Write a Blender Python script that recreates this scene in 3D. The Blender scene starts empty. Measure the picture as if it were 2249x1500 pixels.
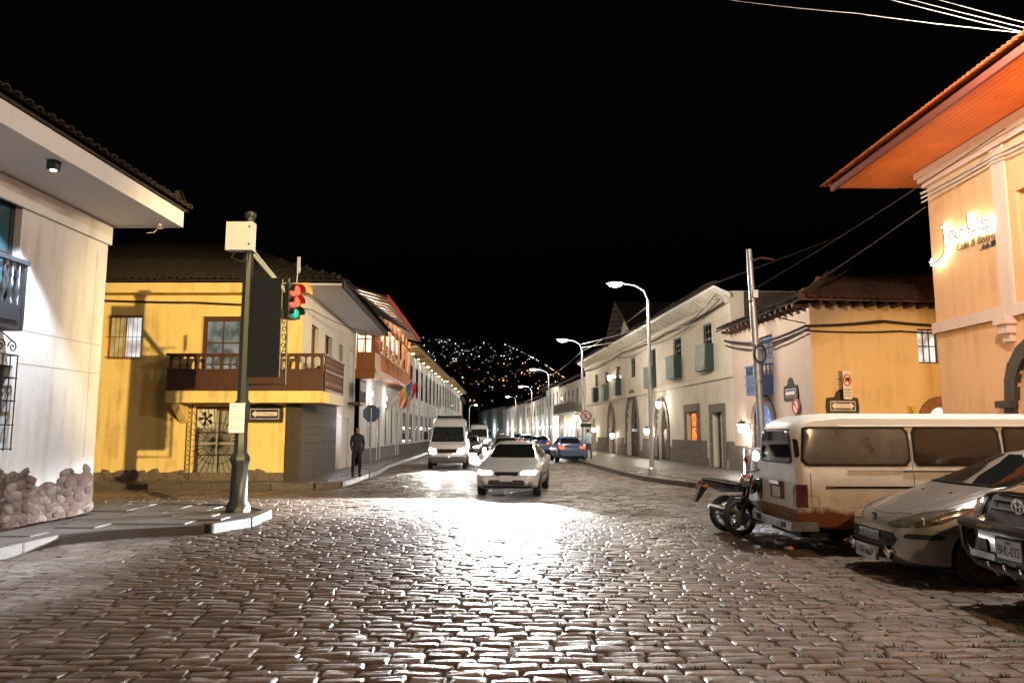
import bpy, bmesh, math, random
import numpy as np
from mathutils import Vector, Matrix
from mathutils.bvhtree import BVHTree
R = math.radians
random.seed(7)
scene = bpy.context.scene
COL = scene.collection

# ------------------------------------------------------------------ camera
F_PX, HORIZON = 1640.0, 948.0
PITCH = math.atan((HORIZON - 750) / F_PX)
CAM_Z = 1.7
cam_data = bpy.data.cameras.new("camera")
cam = bpy.data.objects.new("camera", cam_data)
COL.objects.link(cam)
cam.location = (0, 0, CAM_Z)
cam.rotation_euler = (math.pi / 2 + PITCH, 0, 0)
cam_data.sensor_width = 36.0
cam_data.lens = 36.0 * F_PX / 2249.0
cam_data.clip_end = 5000
scene.camera = cam

# ------------------------------------------------------------------ world: night sky
world = bpy.data.worlds.new("World")
scene.world = world
world.use_nodes = True
wn = world.node_tree.nodes
wl = world.node_tree.links
bg = wn["Background"]
sky = wn.new("ShaderNodeTexSky")
sky.sky_type = 'NISHITA'
sky.sun_disc = False
sky.sun_elevation = R(-4)
sky.sun_rotation = R(200)
wl.new(sky.outputs[0], bg.inputs[0])
bg.inputs[1].default_value = 0.06
scene.view_settings.view_transform = 'Standard'
scene.view_settings.look = 'None'
scene.view_settings.exposure = 0.0
scene.view_settings.gamma = 1.0
scene.cycles.use_denoising = True
scene.cycles.max_bounces = 5
scene.cycles.diffuse_bounces = 2
scene.cycles.glossy_bounces = 3
scene.cycles.transmission_bounces = 4
scene.cycles.transparent_max_bounces = 8
scene.cycles.sample_clamp_indirect = 4.0
scene.cycles.caustics_reflective = False
scene.cycles.caustics_refractive = False

SODIUM = (1.0, 0.63, 0.32)
WARM = (1.0, 0.78, 0.52)
WHITE = (0.93, 0.97, 1.0)
COOL = (0.80, 0.90, 1.0)

# ------------------------------------------------------------------ helpers
def ray(px, py):
    u = (px - 1124.5) / F_PX
    w = (750 - py) / F_PX
    return Vector((u, math.cos(PITCH) - w * math.sin(PITCH), math.sin(PITCH) + w * math.cos(PITCH)))
def at(px, py, Y):
    r = ray(px, py)
    return Vector((0, 0, CAM_Z)) + r * (Y / r.y)
def ground(px, py, z=0.0):
    r = ray(px, py)
    return Vector((0, 0, CAM_Z)) + r * ((z - CAM_Z) / r.z)

def tag(o, label=None, cat=None, group=None, kind=None):
    if label: o["label"] = label
    if cat: o["category"] = cat
    if group: o["group"] = group
    if kind: o["kind"] = kind
    return o
def empty(name, loc=(0, 0, 0), rz=0.0, parent=None):
    o = bpy.data.objects.new(name, None)
    o.empty_display_size = 0.2
    COL.objects.link(o)
    o.location = loc
    o.rotation_euler = (0, 0, rz)
    o.parent = parent
    return o
def thing(name, label, cat, loc=(0, 0, 0), rz=0.0, group=None):
    return tag(empty(name, loc, rz), label, cat, group)
def link(name, me, mat=None, parent=None, loc=(0, 0, 0), rot=(0, 0, 0), scale=(1, 1, 1)):
    o = bpy.data.objects.new(name, me)
    COL.objects.link(o)
    if mat is not None and len(me.materials) == 0:
        me.materials.append(mat)
    o.parent = parent
    o.location = loc
    o.rotation_euler = rot
    o.scale = scale
    return o
def copy_tree(o, parent=None):
    c = o.copy()
    COL.objects.link(c)
    c.parent = parent
    for ch in list(o.children):
        copy_tree(ch, c)
    return c

class MB:
    """collects shapes, builds one mesh object"""
    def __init__(s):
        s.v = []; s.f = []
    def add(s, vs, fs):
        n = len(s.v)
        s.v += [tuple(p) for p in vs]
        s.f += [tuple(i + n for i in f) for f in fs]
        return s
    def box(s, x0, x1, y0, y1, z0, z1):
        if x0 > x1: x0, x1 = x1, x0
        if y0 > y1: y0, y1 = y1, y0
        if z0 > z1: z0, z1 = z1, z0
        return s.add([(x0, y0, z0), (x1, y0, z0), (x1, y1, z0), (x0, y1, z0), (x0, y0, z1), (x1, y0, z1), (x1, y1, z1), (x0, y1, z1)],
                     [(0, 3, 2, 1), (4, 5, 6, 7), (0, 1, 5, 4), (1, 2, 6, 5), (2, 3, 7, 6), (3, 0, 4, 7)])
    def quad(s, a, b, c, d):
        return s.add([a, b, c, d], [(0, 1, 2, 3)])
    def poly(s, pts):
        return s.add(pts, [tuple(range(len(pts)))])
    def prism(s, pts, off):
        """closed polygon pts (3d) extruded by off"""
        n = len(pts); off = Vector(off)
        a = [Vector(p) for p in pts]; b = [p + off for p in a]
        fs = [tuple(range(n - 1, -1, -1)), tuple(range(n, 2 * n))]
        fs += [(i, (i + 1) % n, n + (i + 1) % n, n + i) for i in range(n)]
        return s.add(a + b, fs)
    def tube(s, pts, r, seg=8, caps=True):
        pts = [Vector(p) for p in pts]
        n = len(pts)
        rs = r if isinstance(r, (list, tuple)) else [r] * n
        rings = []
        prev = None
        for i, p in enumerate(pts):
            d = (pts[min(i + 1, n - 1)] - pts[max(i - 1, 0)])
            if d.length < 1e-9: d = Vector((0, 0, 1))
            d.normalize()
            if prev is None:
                ref = Vector((0, 0, 1)) if abs(d.z) < 0.9 else Vector((1, 0, 0))
                a = d.cross(ref).normalized()
            else:
                a = (prev - d * prev.dot(d))
                a = a.normalized() if a.length > 1e-6 else d.orthogonal().normalized()
            prev = a
            b = d.cross(a)
            rings.append([p + (a * math.cos(2 * math.pi * k / seg) + b * math.sin(2 * math.pi * k / seg)) * rs[i] for k in range(seg)])
        vs = [q for rg in rings for q in rg]
        fs = []
        for i in range(n - 1):
            for k in range(seg):
                k2 = (k + 1) % seg
                fs.append((i * seg + k, i * seg + k2, (i + 1) * seg + k2, (i + 1) * seg + k))
        if caps:
            fs.append(tuple(range(seg - 1, -1, -1)))
            fs.append(tuple((n - 1) * seg + k for k in range(seg)))
        return s.add(vs, fs)
    def lathe(s, prof, c=(0, 0, 0), seg=16, axis='z'):
        """prof: list of (r, h) along the axis"""
        vs = []; fs = []
        c = Vector(c)
        for r, h in prof:
            for k in range(seg):
                a = 2 * math.pi * k / seg
                p = (r * math.cos(a), r * math.sin(a), h)
                if axis == 'x': p = (h, p[0], p[1])
                elif axis == 'y': p = (p[1], h, p[0])
                vs.append(c + Vector(p))
        m = len(prof)
        for i in range(m - 1):
            for k in range(seg):
                k2 = (k + 1) % seg
                fs.append((i * seg + k, i * seg + k2, (i + 1) * seg + k2, (i + 1) * seg + k))
        fs.append(tuple(range(seg - 1, -1, -1)))
        fs.append(tuple((m - 1) * seg + k for k in range(seg)))
        return s.add(vs, fs)
    def mesh(s, name, smooth=False):
        me = bpy.data.meshes.new(name)
        me.from_pydata(s.v, [], s.f)
        me.update()
        if smooth:
            me.shade_smooth() if hasattr(me, 'shade_smooth') else me.polygons.foreach_set('use_smooth', [True] * len(me.polygons))
            try: me.set_sharp_from_angle(angle=R(38))
            except Exception: pass
        return me
    def build(s, name, mat=None, parent=None, smooth=False, fix=False, **k):
        me = s.mesh(name, smooth)
        if fix:
            bm = bmesh.new(); bm.from_mesh(me)
            bmesh.ops.recalc_face_normals(bm, faces=bm.faces)
            bm.to_mesh(me); bm.free()
        return link(name, me, mat, parent, **k)

# ------------------------------------------------------------------ materials
M = {}
def nodes_of(name):
    m = bpy.data.materials.new(name)
    m.use_nodes = True
    nt = m.node_tree
    return m, nt.nodes, nt.links, nt.nodes["Principled BSDF"]
def simple(name, col, rough=0.6, metal=0.0, spec=0.5, coat=0.0, var=0.0, scale=8.0, bump=0.0, bscale=40.0):
    if name in M: return M[name]
    m, n, l, b = nodes_of(name)
    b.inputs["Base Color"].default_value = (*col, 1)
    b.inputs["Roughness"].default_value = rough
    b.inputs["Metallic"].default_value = metal
    b.inputs["Specular IOR Level"].default_value = spec
    b.inputs["Coat Weight"].default_value = coat
    b.inputs["Coat Roughness"].default_value = 0.06
    tc = n.new("ShaderNodeTexCoord")
    if var > 0:
        t = n.new("ShaderNodeTexNoise"); t.inputs["Scale"].default_value = scale; t.inputs["Detail"].default_value = 6
        t.inputs["Roughness"].default_value = 0.65
        r = n.new("ShaderNodeValToRGB")
        r.color_ramp.elements[0].position = 0.32; r.color_ramp.elements[1].position = 0.7
        r.color_ramp.elements[0].color = (*[c * (1 - var) for c in col], 1)
        r.color_ramp.elements[1].color = (*[min(1, c * (1 + var * 0.5)) for c in col], 1)
        l.new(tc.outputs["Object"], t.inputs["Vector"]); l.new(t.outputs["Fac"], r.inputs[0]); l.new(r.outputs[0], b.inputs["Base Color"])
    if bump > 0:
        t2 = n.new("ShaderNodeTexNoise"); t2.inputs["Scale"].default_value = bscale; t2.inputs["Detail"].default_value = 5
        bp = n.new("ShaderNodeBump"); bp.inputs["Strength"].default_value = bump; bp.inputs["Distance"].default_value = 0.02
        l.new(tc.outputs["Object"], t2.inputs["Vector"]); l.new(t2.outputs["Fac"], bp.inputs["Height"]); l.new(bp.outputs[0], b.inputs["Normal"])
    M[name] = m
    return m
def plaster(name, col, stain=(0.25, 0.2, 0.16), amount=0.35, rough=0.88):
    """painted render with blotches, drips and fine grain"""
    if name in M: return M[name]
    m, n, l, b = nodes_of(name)
    tc = n.new("ShaderNodeTexCoord")
    big = n.new("ShaderNodeTexNoise"); big.inputs["Scale"].default_value = 0.9; big.inputs["Detail"].default_value = 8; big.inputs["Roughness"].default_value = 0.62
    mp = n.new("ShaderNodeMapping"); mp.inputs["Scale"].default_value = (3.5, 3.5, 0.35)
    drip = n.new("ShaderNodeTexNoise"); drip.inputs["Scale"].default_value = 1.3; drip.inputs["Detail"].default_value = 7
    fine = n.new("ShaderNodeTexNoise"); fine.inputs["Scale"].default_value = 26; fine.inputs["Detail"].default_value = 6
    l.new(tc.outputs["Object"], big.inputs["Vector"]); l.new(tc.outputs["Object"], mp.inputs["Vector"])
    l.new(mp.outputs[0], drip.inputs["Vector"]); l.new(tc.outputs["Object"], fine.inputs["Vector"])
    mul = n.new("ShaderNodeMath"); mul.operation = 'MULTIPLY'
    l.new(big.outputs["Fac"], mul.inputs[0]); l.new(drip.outputs["Fac"], mul.inputs[1])
    rp = n.new("ShaderNodeValToRGB")
    rp.color_ramp.elements[0].position = 0.24; rp.color_ramp.elements[1].position = 0.42
    rp.color_ramp.elements[0].color = (0, 0, 0, 1); rp.color_ramp.elements[1].color = (amount, amount, amount, 1)
    l.new(mul.outputs[0], rp.inputs[0])
    mix = n.new("ShaderNodeMix"); mix.data_type = 'RGBA'
    mix.inputs["A"].default_value = (*col, 1); mix.inputs["B"].default_value = (*stain, 1)
    l.new(rp.outputs[0], mix.inputs["Factor"])
    v = n.new("ShaderNodeMapRange"); v.inputs["To Min"].default_value = 0.86; v.inputs["To Max"].default_value = 1.08
    l.new(fine.outputs["Fac"], v.inputs[0])
    mm = n.new("ShaderNodeMix"); mm.data_type = 'RGBA'; mm.blend_type = 'MULTIPLY'; mm.inputs["Factor"].default_value = 1
    l.new(mix.outputs["Result"], mm.inputs["A"]); l.new(v.outputs[0], mm.inputs["B"])
    l.new(mm.outputs["Result"], b.inputs["Base Color"])
    b.inputs["Roughness"].default_value = rough
    b.inputs["Specular IOR Level"].default_value = 0.25
    bp = n.new("ShaderNodeBump"); bp.inputs["Strength"].default_value = 0.35; bp.inputs["Distance"].default_value = 0.012
    l.new(fine.outputs["Fac"], bp.inputs["Height"]); 
    bp2 = n.new("ShaderNodeBump"); bp2.inputs["Strength"].default_value = 0.4; bp2.inputs["Distance"].default_value = 0.06
    l.new(big.outputs["Fac"], bp2.inputs["Height"]); l.new(bp.outputs[0], bp2.inputs["Normal"])
    l.new(bp2.outputs[0], b.inputs["Normal"])
    M[name] = m
    return m
def emit(name, col, strength):
    if name in M: return M[name]
    m = bpy.data.materials.new(name); m.use_nodes = True
    n = m.node_tree.nodes; l = m.node_tree.links
    n.remove(n["Principled BSDF"])
    e = n.new("ShaderNodeEmission"); e.inputs[0].default_value = (*col, 1); e.inputs[1].default_value = strength
    l.new(e.outputs[0], n["Material Output"].inputs[0])
    M[name] = m
    return m
def glass(name, tint=(0.02, 0.025, 0.03), alpha=0.75, rough=0.03):
    """window glass: glossy, partly see-through"""
    if name in M: return M[name]
    m, n, l, b = nodes_of(name)
    b.inputs["Base Color"].default_value = (*tint, 1)
    b.inputs["Roughness"].default_value = rough
    b.inputs["Alpha"].default_value = alpha
    b.inputs["Specular IOR Level"].default_value = 0.6
    M[name] = m
    return m
def lit_window(name, c1, c2, strength, scale=3.0):
    """lit room behind a pane: uneven warm light"""
    if name in M: return M[name]
    m = bpy.data.materials.new(name); m.use_nodes = True
    n = m.node_tree.nodes; l = m.node_tree.links
    b = n["Principled BSDF"]
    tc = n.new("ShaderNodeTexCoord")
    t = n.new("ShaderNodeTexNoise"); t.inputs["Scale"].default_value = scale; t.inputs["Detail"].default_value = 3
    r = n.new("ShaderNodeValToRGB")
    r.color_ramp.elements[0].position = 0.38; r.color_ramp.elements[1].position = 0.62
    r.color_ramp.elements[0].color = (*c1, 1); r.color_ramp.elements[1].color = (*c2, 1)
    l.new(tc.outputs["Object"], t.inputs["Vector"]); l.new(t.outputs["Fac"], r.inputs[0])
    b.inputs["Base Color"].default_value = (0.02, 0.02, 0.02, 1); b.inputs["Roughness"].default_value = 0.08
    l.new(r.outputs[0], b.inputs["Emission Color"]); b.inputs["Emission Strength"].default_value = strength
    M[name] = m
    return m

def point(parent, loc, power, col, radius=0.12, name="bulb_light"):
    ld = bpy.data.lights.new(name, 'POINT'); ld.energy = power; ld.color = col; ld.shadow_soft_size = radius
    o = bpy.data.objects.new(name, ld); COL.objects.link(o); o.parent = parent; o.location = loc
    return o
def spot(parent, loc, aim, power, col, angle=90, blend=0.5, radius=0.1, name="beam_light"):
    """loc and aim in the parent's space"""
    ld = bpy.data.lights.new(name, 'SPOT'); ld.energy = power; ld.color = col; ld.spot_size = R(angle); ld.spot_blend = blend; ld.shadow_soft_size = radius
    o = bpy.data.objects.new(name, ld); COL.objects.link(o); o.parent = parent; o.location = loc
    o.rotation_euler = (Vector(aim) - Vector(loc)).to_track_quat('-Z', 'Y').to_euler()
    return o

white_wall = plaster("white_plaster", (0.66, 0.65, 0.65), (0.34, 0.28, 0.24), 0.45)
yellow_wall = plaster("yellow_plaster", (0.80, 0.60, 0.23), (0.42, 0.25, 0.10), 0.6)
cream_wall = plaster("cream_plaster", (0.58, 0.52, 0.43), (0.36, 0.27, 0.2), 0.5)
pink_wall = plaster("pale_pink_plaster", (0.52, 0.41, 0.35), (0.42, 0.28, 0.22), 0.45)
peach_wall = plaster("peach_plaster", (0.72, 0.42, 0.21), (0.48, 0.27, 0.14), 0.5)
trim_pink = plaster("pale_trim", (0.66, 0.5, 0.42), (0.4, 0.28, 0.22), 0.2)
soffit_white = plaster("white_soffit", (0.76, 0.75, 0.76), (0.4, 0.36, 0.34), 0.2)
stone = simple("grey_brown_stone", (0.15, 0.115, 0.095), 0.85, var=0.45, scale=9, bump=0.6, bscale=30)
dark_stone = simple("dark_rubble", (0.065, 0.05, 0.038), 0.85, var=0.5, scale=10, bump=0.8, bscale=22)
clay = simple("clay_tile", (0.20, 0.085, 0.05), 0.85, var=0.55, scale=5, bump=0.4)
clay_dark = simple("old_clay_tile", (0.030, 0.019, 0.015), 0.9, var=0.5, scale=5, bump=0.4)
wood_dark = simple("dark_brown_wood", (0.075, 0.03, 0.018), 0.5, var=0.4, scale=14, bump=0.2)
wood_orange = simple("varnished_orange_wood", (0.42, 0.15, 0.035), 0.5, var=0.35, scale=12, bump=0.2)
wood_red = simple("red_stained_boards", (0.80, 0.20, 0.03), 0.6, var=0.2, scale=1.5)
green_wood = simple("dark_green_wood", (0.018, 0.042, 0.034), 0.55, var=0.3, scale=14)
blue_wood = simple("blue_painted_wood", (0.05, 0.10, 0.27), 0.5, var=0.3, scale=14)
slate_wood = simple("slate_painted_wood", (0.03, 0.035, 0.045), 0.5, var=0.25, scale=14)
iron = simple("black_iron", (0.012, 0.012, 0.014), 0.55, 0.2)
green_iron = simple("dark_green_iron", (0.009, 0.014, 0.015), 0.45, 0.3, var=0.3)
galv = simple("galvanised_steel", (0.42, 0.45, 0.50), 0.42, 0.55, var=0.2, scale=10)
cable_black = simple("black_cable", (0.02, 0.018, 0.017), 0.6)
cable_grey = simple("grey_cable", (0.55, 0.5, 0.42), 0.6)
white_metal = simple("white_powder_coat", (0.72, 0.70, 0.74), 0.45, var=0.08)
paper = simple("white_paper", (0.75, 0.72, 0.78), 0.8, var=0.15, scale=30)
pane_dark = glass("dark_window_glass", (0.012, 0.014, 0.016), 0.92)
pane_blue = glass("blue_window_glass", (0.03, 0.08, 0.11), 0.95)
inside_dark = simple("dark_interior", (0.012, 0.010, 0.009), 0.9)
rubber = simple("tyre_rubber", (0.016, 0.016, 0.017), 0.75, var=0.3, bump=0.2)
black_trim = simple("black_plastic", (0.010, 0.010, 0.011), 0.6, spec=0.3)
chrome = simple("chrome", (0.75, 0.75, 0.76), 0.12, 1.0)
alloy = simple("alloy_wheel", (0.36, 0.36, 0.37), 0.35, 0.8)
# ------------------------------------------------------------------ ground, road, pavements
def cobble_mat():
    m, n, l, b = nodes_of("wet_cobblestone")
    tc = n.new("ShaderNodeTexCoord"); geo = n.new("ShaderNodeNewGeometry")
    att = n.new("ShaderNodeAttribute"); att.attribute_name = "rnd"
    oi = n.new("ShaderNodeObjectInfo")
    add = n.new("ShaderNodeMath"); add.operation = 'ADD'; fr = n.new("ShaderNodeMath"); fr.operation = 'FRACT'
    l.new(att.outputs["Fac"], add.inputs[0]); l.new(oi.outputs["Random"], add.inputs[1]); l.new(add.outputs[0], fr.inputs[0])
    ramp = n.new("ShaderNodeValToRGB")
    e = ramp.color_ramp.elements
    e[0].color = (0.08, 0.056, 0.044, 1); e[1].color = (0.20, 0.16, 0.13, 1)
    k = e.new(0.35); k.color = (0.13, 0.095, 0.075, 1)
    k = e.new(0.7); k.color = (0.155, 0.12, 0.098, 1)
    l.new(fr.outputs[0], ramp.inputs[0])
    t = n.new("ShaderNodeTexNoise"); t.inputs["Scale"].default_value = 22; t.inputs["Detail"].default_value = 8; t.inputs["Roughness"].default_value = 0.7
    l.new(geo.outputs["Position"], t.inputs["Vector"])
    mr = n.new("ShaderNodeMapRange"); mr.inputs["From Min"].default_value = 0.3; mr.inputs["From Max"].default_value = 0.7
    mr.inputs["To Min"].default_value = 0.6; mr.inputs["To Max"].default_value = 1.3
    l.new(t.outputs["Fac"], mr.inputs[0])
    mx = n.new("ShaderNodeMix"); mx.data_type = 'RGBA'; mx.blend_type = 'MULTIPLY'; mx.inputs["Factor"].default_value = 1
    l.new(ramp.outputs[0], mx.inputs["A"]); l.new(mr.outputs[0], mx.inputs["B"])
    dn = n.new("ShaderNodeTexNoise"); dn.inputs["Scale"].default_value = 0.9; dn.inputs["Detail"].default_value = 7; dn.inputs["Roughness"].default_value = 0.6
    l.new(geo.outputs["Position"], dn.inputs["Vector"])
    dr_ = n.new("ShaderNodeValToRGB"); dr_.color_ramp.elements[0].position = 0.45; dr_.color_ramp.elements[1].position = 0.68
    dr_.color_ramp.elements[0].color = (0, 0, 0, 1); dr_.color_ramp.elements[1].color = (0.75, 0.75, 0.75, 1)
    l.new(dn.outputs["Fac"], dr_.inputs[0])
    dm = n.new("ShaderNodeMix"); dm.data_type = 'RGBA'; dm.inputs["B"].default_value = (0.075, 0.05, 0.033, 1)
    l.new(dr_.outputs[0], dm.inputs["Factor"]); l.new(mx.outputs["Result"], dm.inputs["A"]); l.new(dm.outputs["Result"], b.inputs["Base Color"])
    w = n.new("ShaderNodeTexNoise"); w.inputs["Scale"].default_value = 0.55; w.inputs["Detail"].default_value = 4
    l.new(geo.outputs["Position"], w.inputs["Vector"])
    ws = n.new("ShaderNodeMath"); ws.operation = 'MULTIPLY_ADD'; ws.inputs[1].default_value = 0.5
    l.new(t.outputs["Fac"], ws.inputs[0]); l.new(w.outputs["Fac"], ws.inputs[2])
    rr = n.new("ShaderNodeMapRange"); rr.inputs["From Min"].default_value = 0.5; rr.inputs["From Max"].default_value = 1.0
    rr.inputs["To Min"].default_value = 0.26; rr.inputs["To Max"].default_value = 0.54
    l.new(ws.outputs[0], rr.inputs[0])
    ra = n.new("ShaderNodeMath"); ra.operation = 'MULTIPLY_ADD'; ra.inputs[1].default_value = 0.26
    l.new(fr.outputs[0], ra.inputs[0]); l.new(rr.outputs[0], ra.inputs[2])
    rb_ = n.new("ShaderNodeMath"); rb_.operation = 'MULTIPLY_ADD'; rb_.inputs[1].default_value = 0.2; rb_.use_clamp = True
    l.new(dr_.outputs[0], rb_.inputs[0]); l.new(ra.outputs[0], rb_.inputs[2]); l.new(rb_.outputs[0], b.inputs["Roughness"])
    b.inputs["Specular IOR Level"].default_value = 0.45
    bp = n.new("ShaderNodeBump"); bp.inputs["Strength"].default_value = 0.7; bp.inputs["Distance"].default_value = 0.008
    l.new(t.outputs["Fac"], bp.inputs["Height"])
    t3 = n.new("ShaderNodeTexNoise"); t3.inputs["Scale"].default_value = 110; t3.inputs["Detail"].default_value = 4; l.new(geo.outputs["Position"], t3.inputs["Vector"])
    bp3 = n.new("ShaderNodeBump"); bp3.inputs["Strength"].default_value = 0.35; bp3.inputs["Distance"].default_value = 0.004
    l.new(t3.outputs["Fac"], bp3.inputs["Height"]); l.new(bp.outputs[0], bp3.inputs["Normal"]); l.new(bp3.outputs[0], b.inputs["Normal"])
    return m
def far_cobble_mat():
    m, n, l, b = nodes_of("wet_cobble_street")
    geo = n.new("ShaderNodeNewGeometry")
    br = n.new("ShaderNodeTexBrick"); br.inputs["Scale"].default_value = 1.0
    br.inputs["Brick Width"].default_value = 0.27; br.inputs["Row Height"].default_value = 0.125; br.inputs["Mortar Size"].default_value = 0.012
    br.inputs["Color1"].default_value = (0.10, 0.08, 0.068, 1); br.inputs["Color2"].default_value = (0.17, 0.14, 0.12, 1); br.inputs["Mortar"].default_value = (0.03, 0.022, 0.016, 1)
    l.new(geo.outputs["Position"], br.inputs["Vector"]); l.new(br.outputs["Color"], b.inputs["Base Color"])
    t = n.new("ShaderNodeTexNoise"); t.inputs["Scale"].default_value = 3; t.inputs["Detail"].default_value = 6
    l.new(geo.outputs["Position"], t.inputs["Vector"])
    rr = n.new("ShaderNodeMapRange"); rr.inputs["To Min"].default_value = 0.25; rr.inputs["To Max"].default_value = 0.5
    l.new(t.outputs["Fac"], rr.inputs[0]); l.new(rr.outputs[0], b.inputs["Roughness"])
    bp = n.new("ShaderNodeBump"); bp.inputs["Strength"].default_value = 0.8; bp.inputs["Distance"].default_value = 0.03; bp.invert = True
    l.new(br.outputs["Fac"], bp.inputs["Height"])
    bp2 = n.new("ShaderNodeBump"); bp2.inputs["Strength"].default_value = 0.5; bp2.inputs["Distance"].default_value = 0.05
    l.new(t.outputs["Fac"], bp2.inputs["Height"]); l.new(bp.outputs[0], bp2.inputs["Normal"]); l.new(bp2.outputs[0], b.inputs["Normal"])
    return m
earth = simple("dark_earth", (0.03, 0.026, 0.02), 0.95, var=0.4, scale=0.5)
joint = simple("earth_joints", (0.035, 0.02, 0.012), 0.9, var=0.6, scale=6, bump=0.8, bscale=60)
cob = cobble_mat()
tag(MB().quad((-3000, -3000, -0.06), (3000, -3000, -0.06), (3000, 3000, -0.06), (-3000, 3000, -0.06)).build("ground", earth), kind="structure")
road = MB().quad((-40, -30, -0.0105), (40, -30, -0.0105), (40, 42, -0.0105), (-40, 42, -0.0105)).build("road", joint)
tag(road, kind="structure")
street = MB().quad((-14, 40, 0.004), (14, 40, 0.004), (10, 420, 0.004), (-16, 420, 0.004)).build("street", far_cobble_mat())
tag(street, kind="structure")

def stone_variant(rng, nseg=3, low=False):
    """unit cobble, about 1 x 1 (scaled later), top near z = 0"""
    if low:
        ang = [(-.5, -.5), (.5, -.5), (.5, .5), (-.5, .5)]
        rings = [(1.0, -0.05), (1.0, -0.0105), (0.78, 0.0)]
    else:
        ang = []
        c = 0.09
        for sx, sy, order in ((-1, -1, 0), (1, -1, 1), (1, 1, 0), (-1, 1, 1)):
            p1 = (sx * (.5 - c * .5), sy * .5); p2 = (sx * .5, sy * (.5 - c))
            pm = (sx * (.5 - c * .12), sy * (.5 - c * .22))
            ang += [p2, pm, p1] if order == 0 else [p1, pm, p2]
        rings = [(1.0, -0.05), (1.0, -0.0105), (0.88, -0.0035), (0.72, 0.0005), (0.40, 0.002)]
    jit = [(rng.uniform(-.025, .025), rng.uniform(-.05, .05)) for _ in ang]
    sk = rng.uniform(-.04, .04); tilt = (rng.uniform(-.006, .006), rng.uniform(-.006, .006))
    vs = []
    n = len(ang)
    for s, z in rings:
        for (x, y), (jx, jy) in zip(ang, jit):
            X = (x + jx) * (1 - (1 - s) * .45); Y = (y + jy + sk * x) * s
            vs.append((X, Y, z + (tilt[0] * X + tilt[1] * Y) * 2 + (rng.uniform(-.0025, .0025) if z > -.01 else 0)))
    fs = []
    for i in range(len(rings) - 1):
        for k in range(n):
            k2 = (k + 1) % n
            fs.append((i * n + k, i * n + k2, (i + 1) * n + k2, (i + 1) * n + k))
    fs.append(tuple((len(rings) - 1) * n + k for k in range(n)))
    return vs, fs
rng = random.Random(3)
NEAR = [stone_variant(rng) for _ in range(16)]
FAR = [stone_variant(rng, low=True) for _ in range(12)]
near_me = []
for vs, fs in NEAR:
    me = bpy.data.meshes.new("cobblestone"); me.from_pydata(vs, [], fs); me.shade_smooth(); me.set_sharp_from_angle(angle=R(30))
    me.materials.append(cob); near_me.append(me)
rows = []
y = 3.9
while y < 40.5:
    d = rng.uniform(.115, .15)
    rows.append((y, d)); y += d + 0.010
single = []; field = []
for y, d in rows:
    xl = max(-16.5, -(0.70 * y + 1.8)); xr = min(13.5, 0.70 * y + 1.8)
    x = xl - rng.uniform(0, .25)
    while x < xr:
        w = rng.uniform(.22, .38)
        wob = 0.03 * math.sin(x * .45 + y * .13) + 0.006 * math.sin(x * 1.9 + y)
        cx, cy = x + w / 2, y + d / 2 + wob
        z = rng.gauss(0.0, .0016)
        rec = (cx, cy, z, w, d, rng.gauss(0, .014), rng.random())
        x += w + rng.uniform(.008, .020)
        (single if (5.3 < cy < 6.62 and abs(cx) < .69 * cy + .12 and len(single) < 300) else field).append(rec)
for i, (cx, cy, z, w, d, a, r) in enumerate(single):
    link("cobblestone", near_me[i % 16], None, road, (cx, cy, z), (rng.gauss(0, .012), rng.gauss(0, .01), a + (math.pi if r > .5 else 0)), (w, d, 1.0))
def joined(recs, variants, name, smooth):
    V = []; Fv = []; tot = []; rnd = []; base = 0
    for j, (cx, cy, z, w, d, a, r) in enumerate(recs):
        vs, fs = variants[int(r * 9973) % len(variants)]
        p = np.array(vs); ca, sa = math.cos(a), math.sin(a)
        X = p[:, 0] * w; Y = p[:, 1] * d
        tx, ty = math.sin(r * 91) * .012, math.sin(r * 57) * .022
        V.append(np.stack([cx + X * ca - Y * sa, cy + X * sa + Y * ca, z + p[:, 2] + X * tx + Y * ty], 1))
        for f in fs:
            Fv.extend(i + base for i in f); tot.append(len(f)); rnd.append(r)
        base += len(vs)
    V = np.concatenate(V).astype(np.float32)
    me = bpy.data.meshes.new(name)
    me.vertices.add(len(V)); me.vertices.foreach_set("co", V.ravel())
    me.loops.add(len(Fv)); me.loops.foreach_set("vertex_index", np.array(Fv, np.int32))
    tot = np.array(tot, np.int32); st = np.concatenate([[0], np.cumsum(tot)[:-1]]).astype(np.int32)
    me.polygons.add(len(tot)); me.polygons.foreach_set("loop_start", st)
    me.polygons.foreach_set("use_smooth", np.ones(len(tot), bool) if smooth else np.zeros(len(tot), bool))
    me.update(calc_edges=True)
    at_ = me.attributes.new("rnd", 'FLOAT', 'FACE'); at_.data.foreach_set("value", np.array(rnd, np.float32))
    if smooth: me.set_sharp_from_angle(angle=R(30))
    o = link(name, me, cob, road)
    o["kind"] = "stuff"
    return o
joined([r for r in field if r[1] < 15], NEAR, "cobblestones", True)
joined([r for r in field if r[1] >= 15], FAR, "cobblestones", False)
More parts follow.
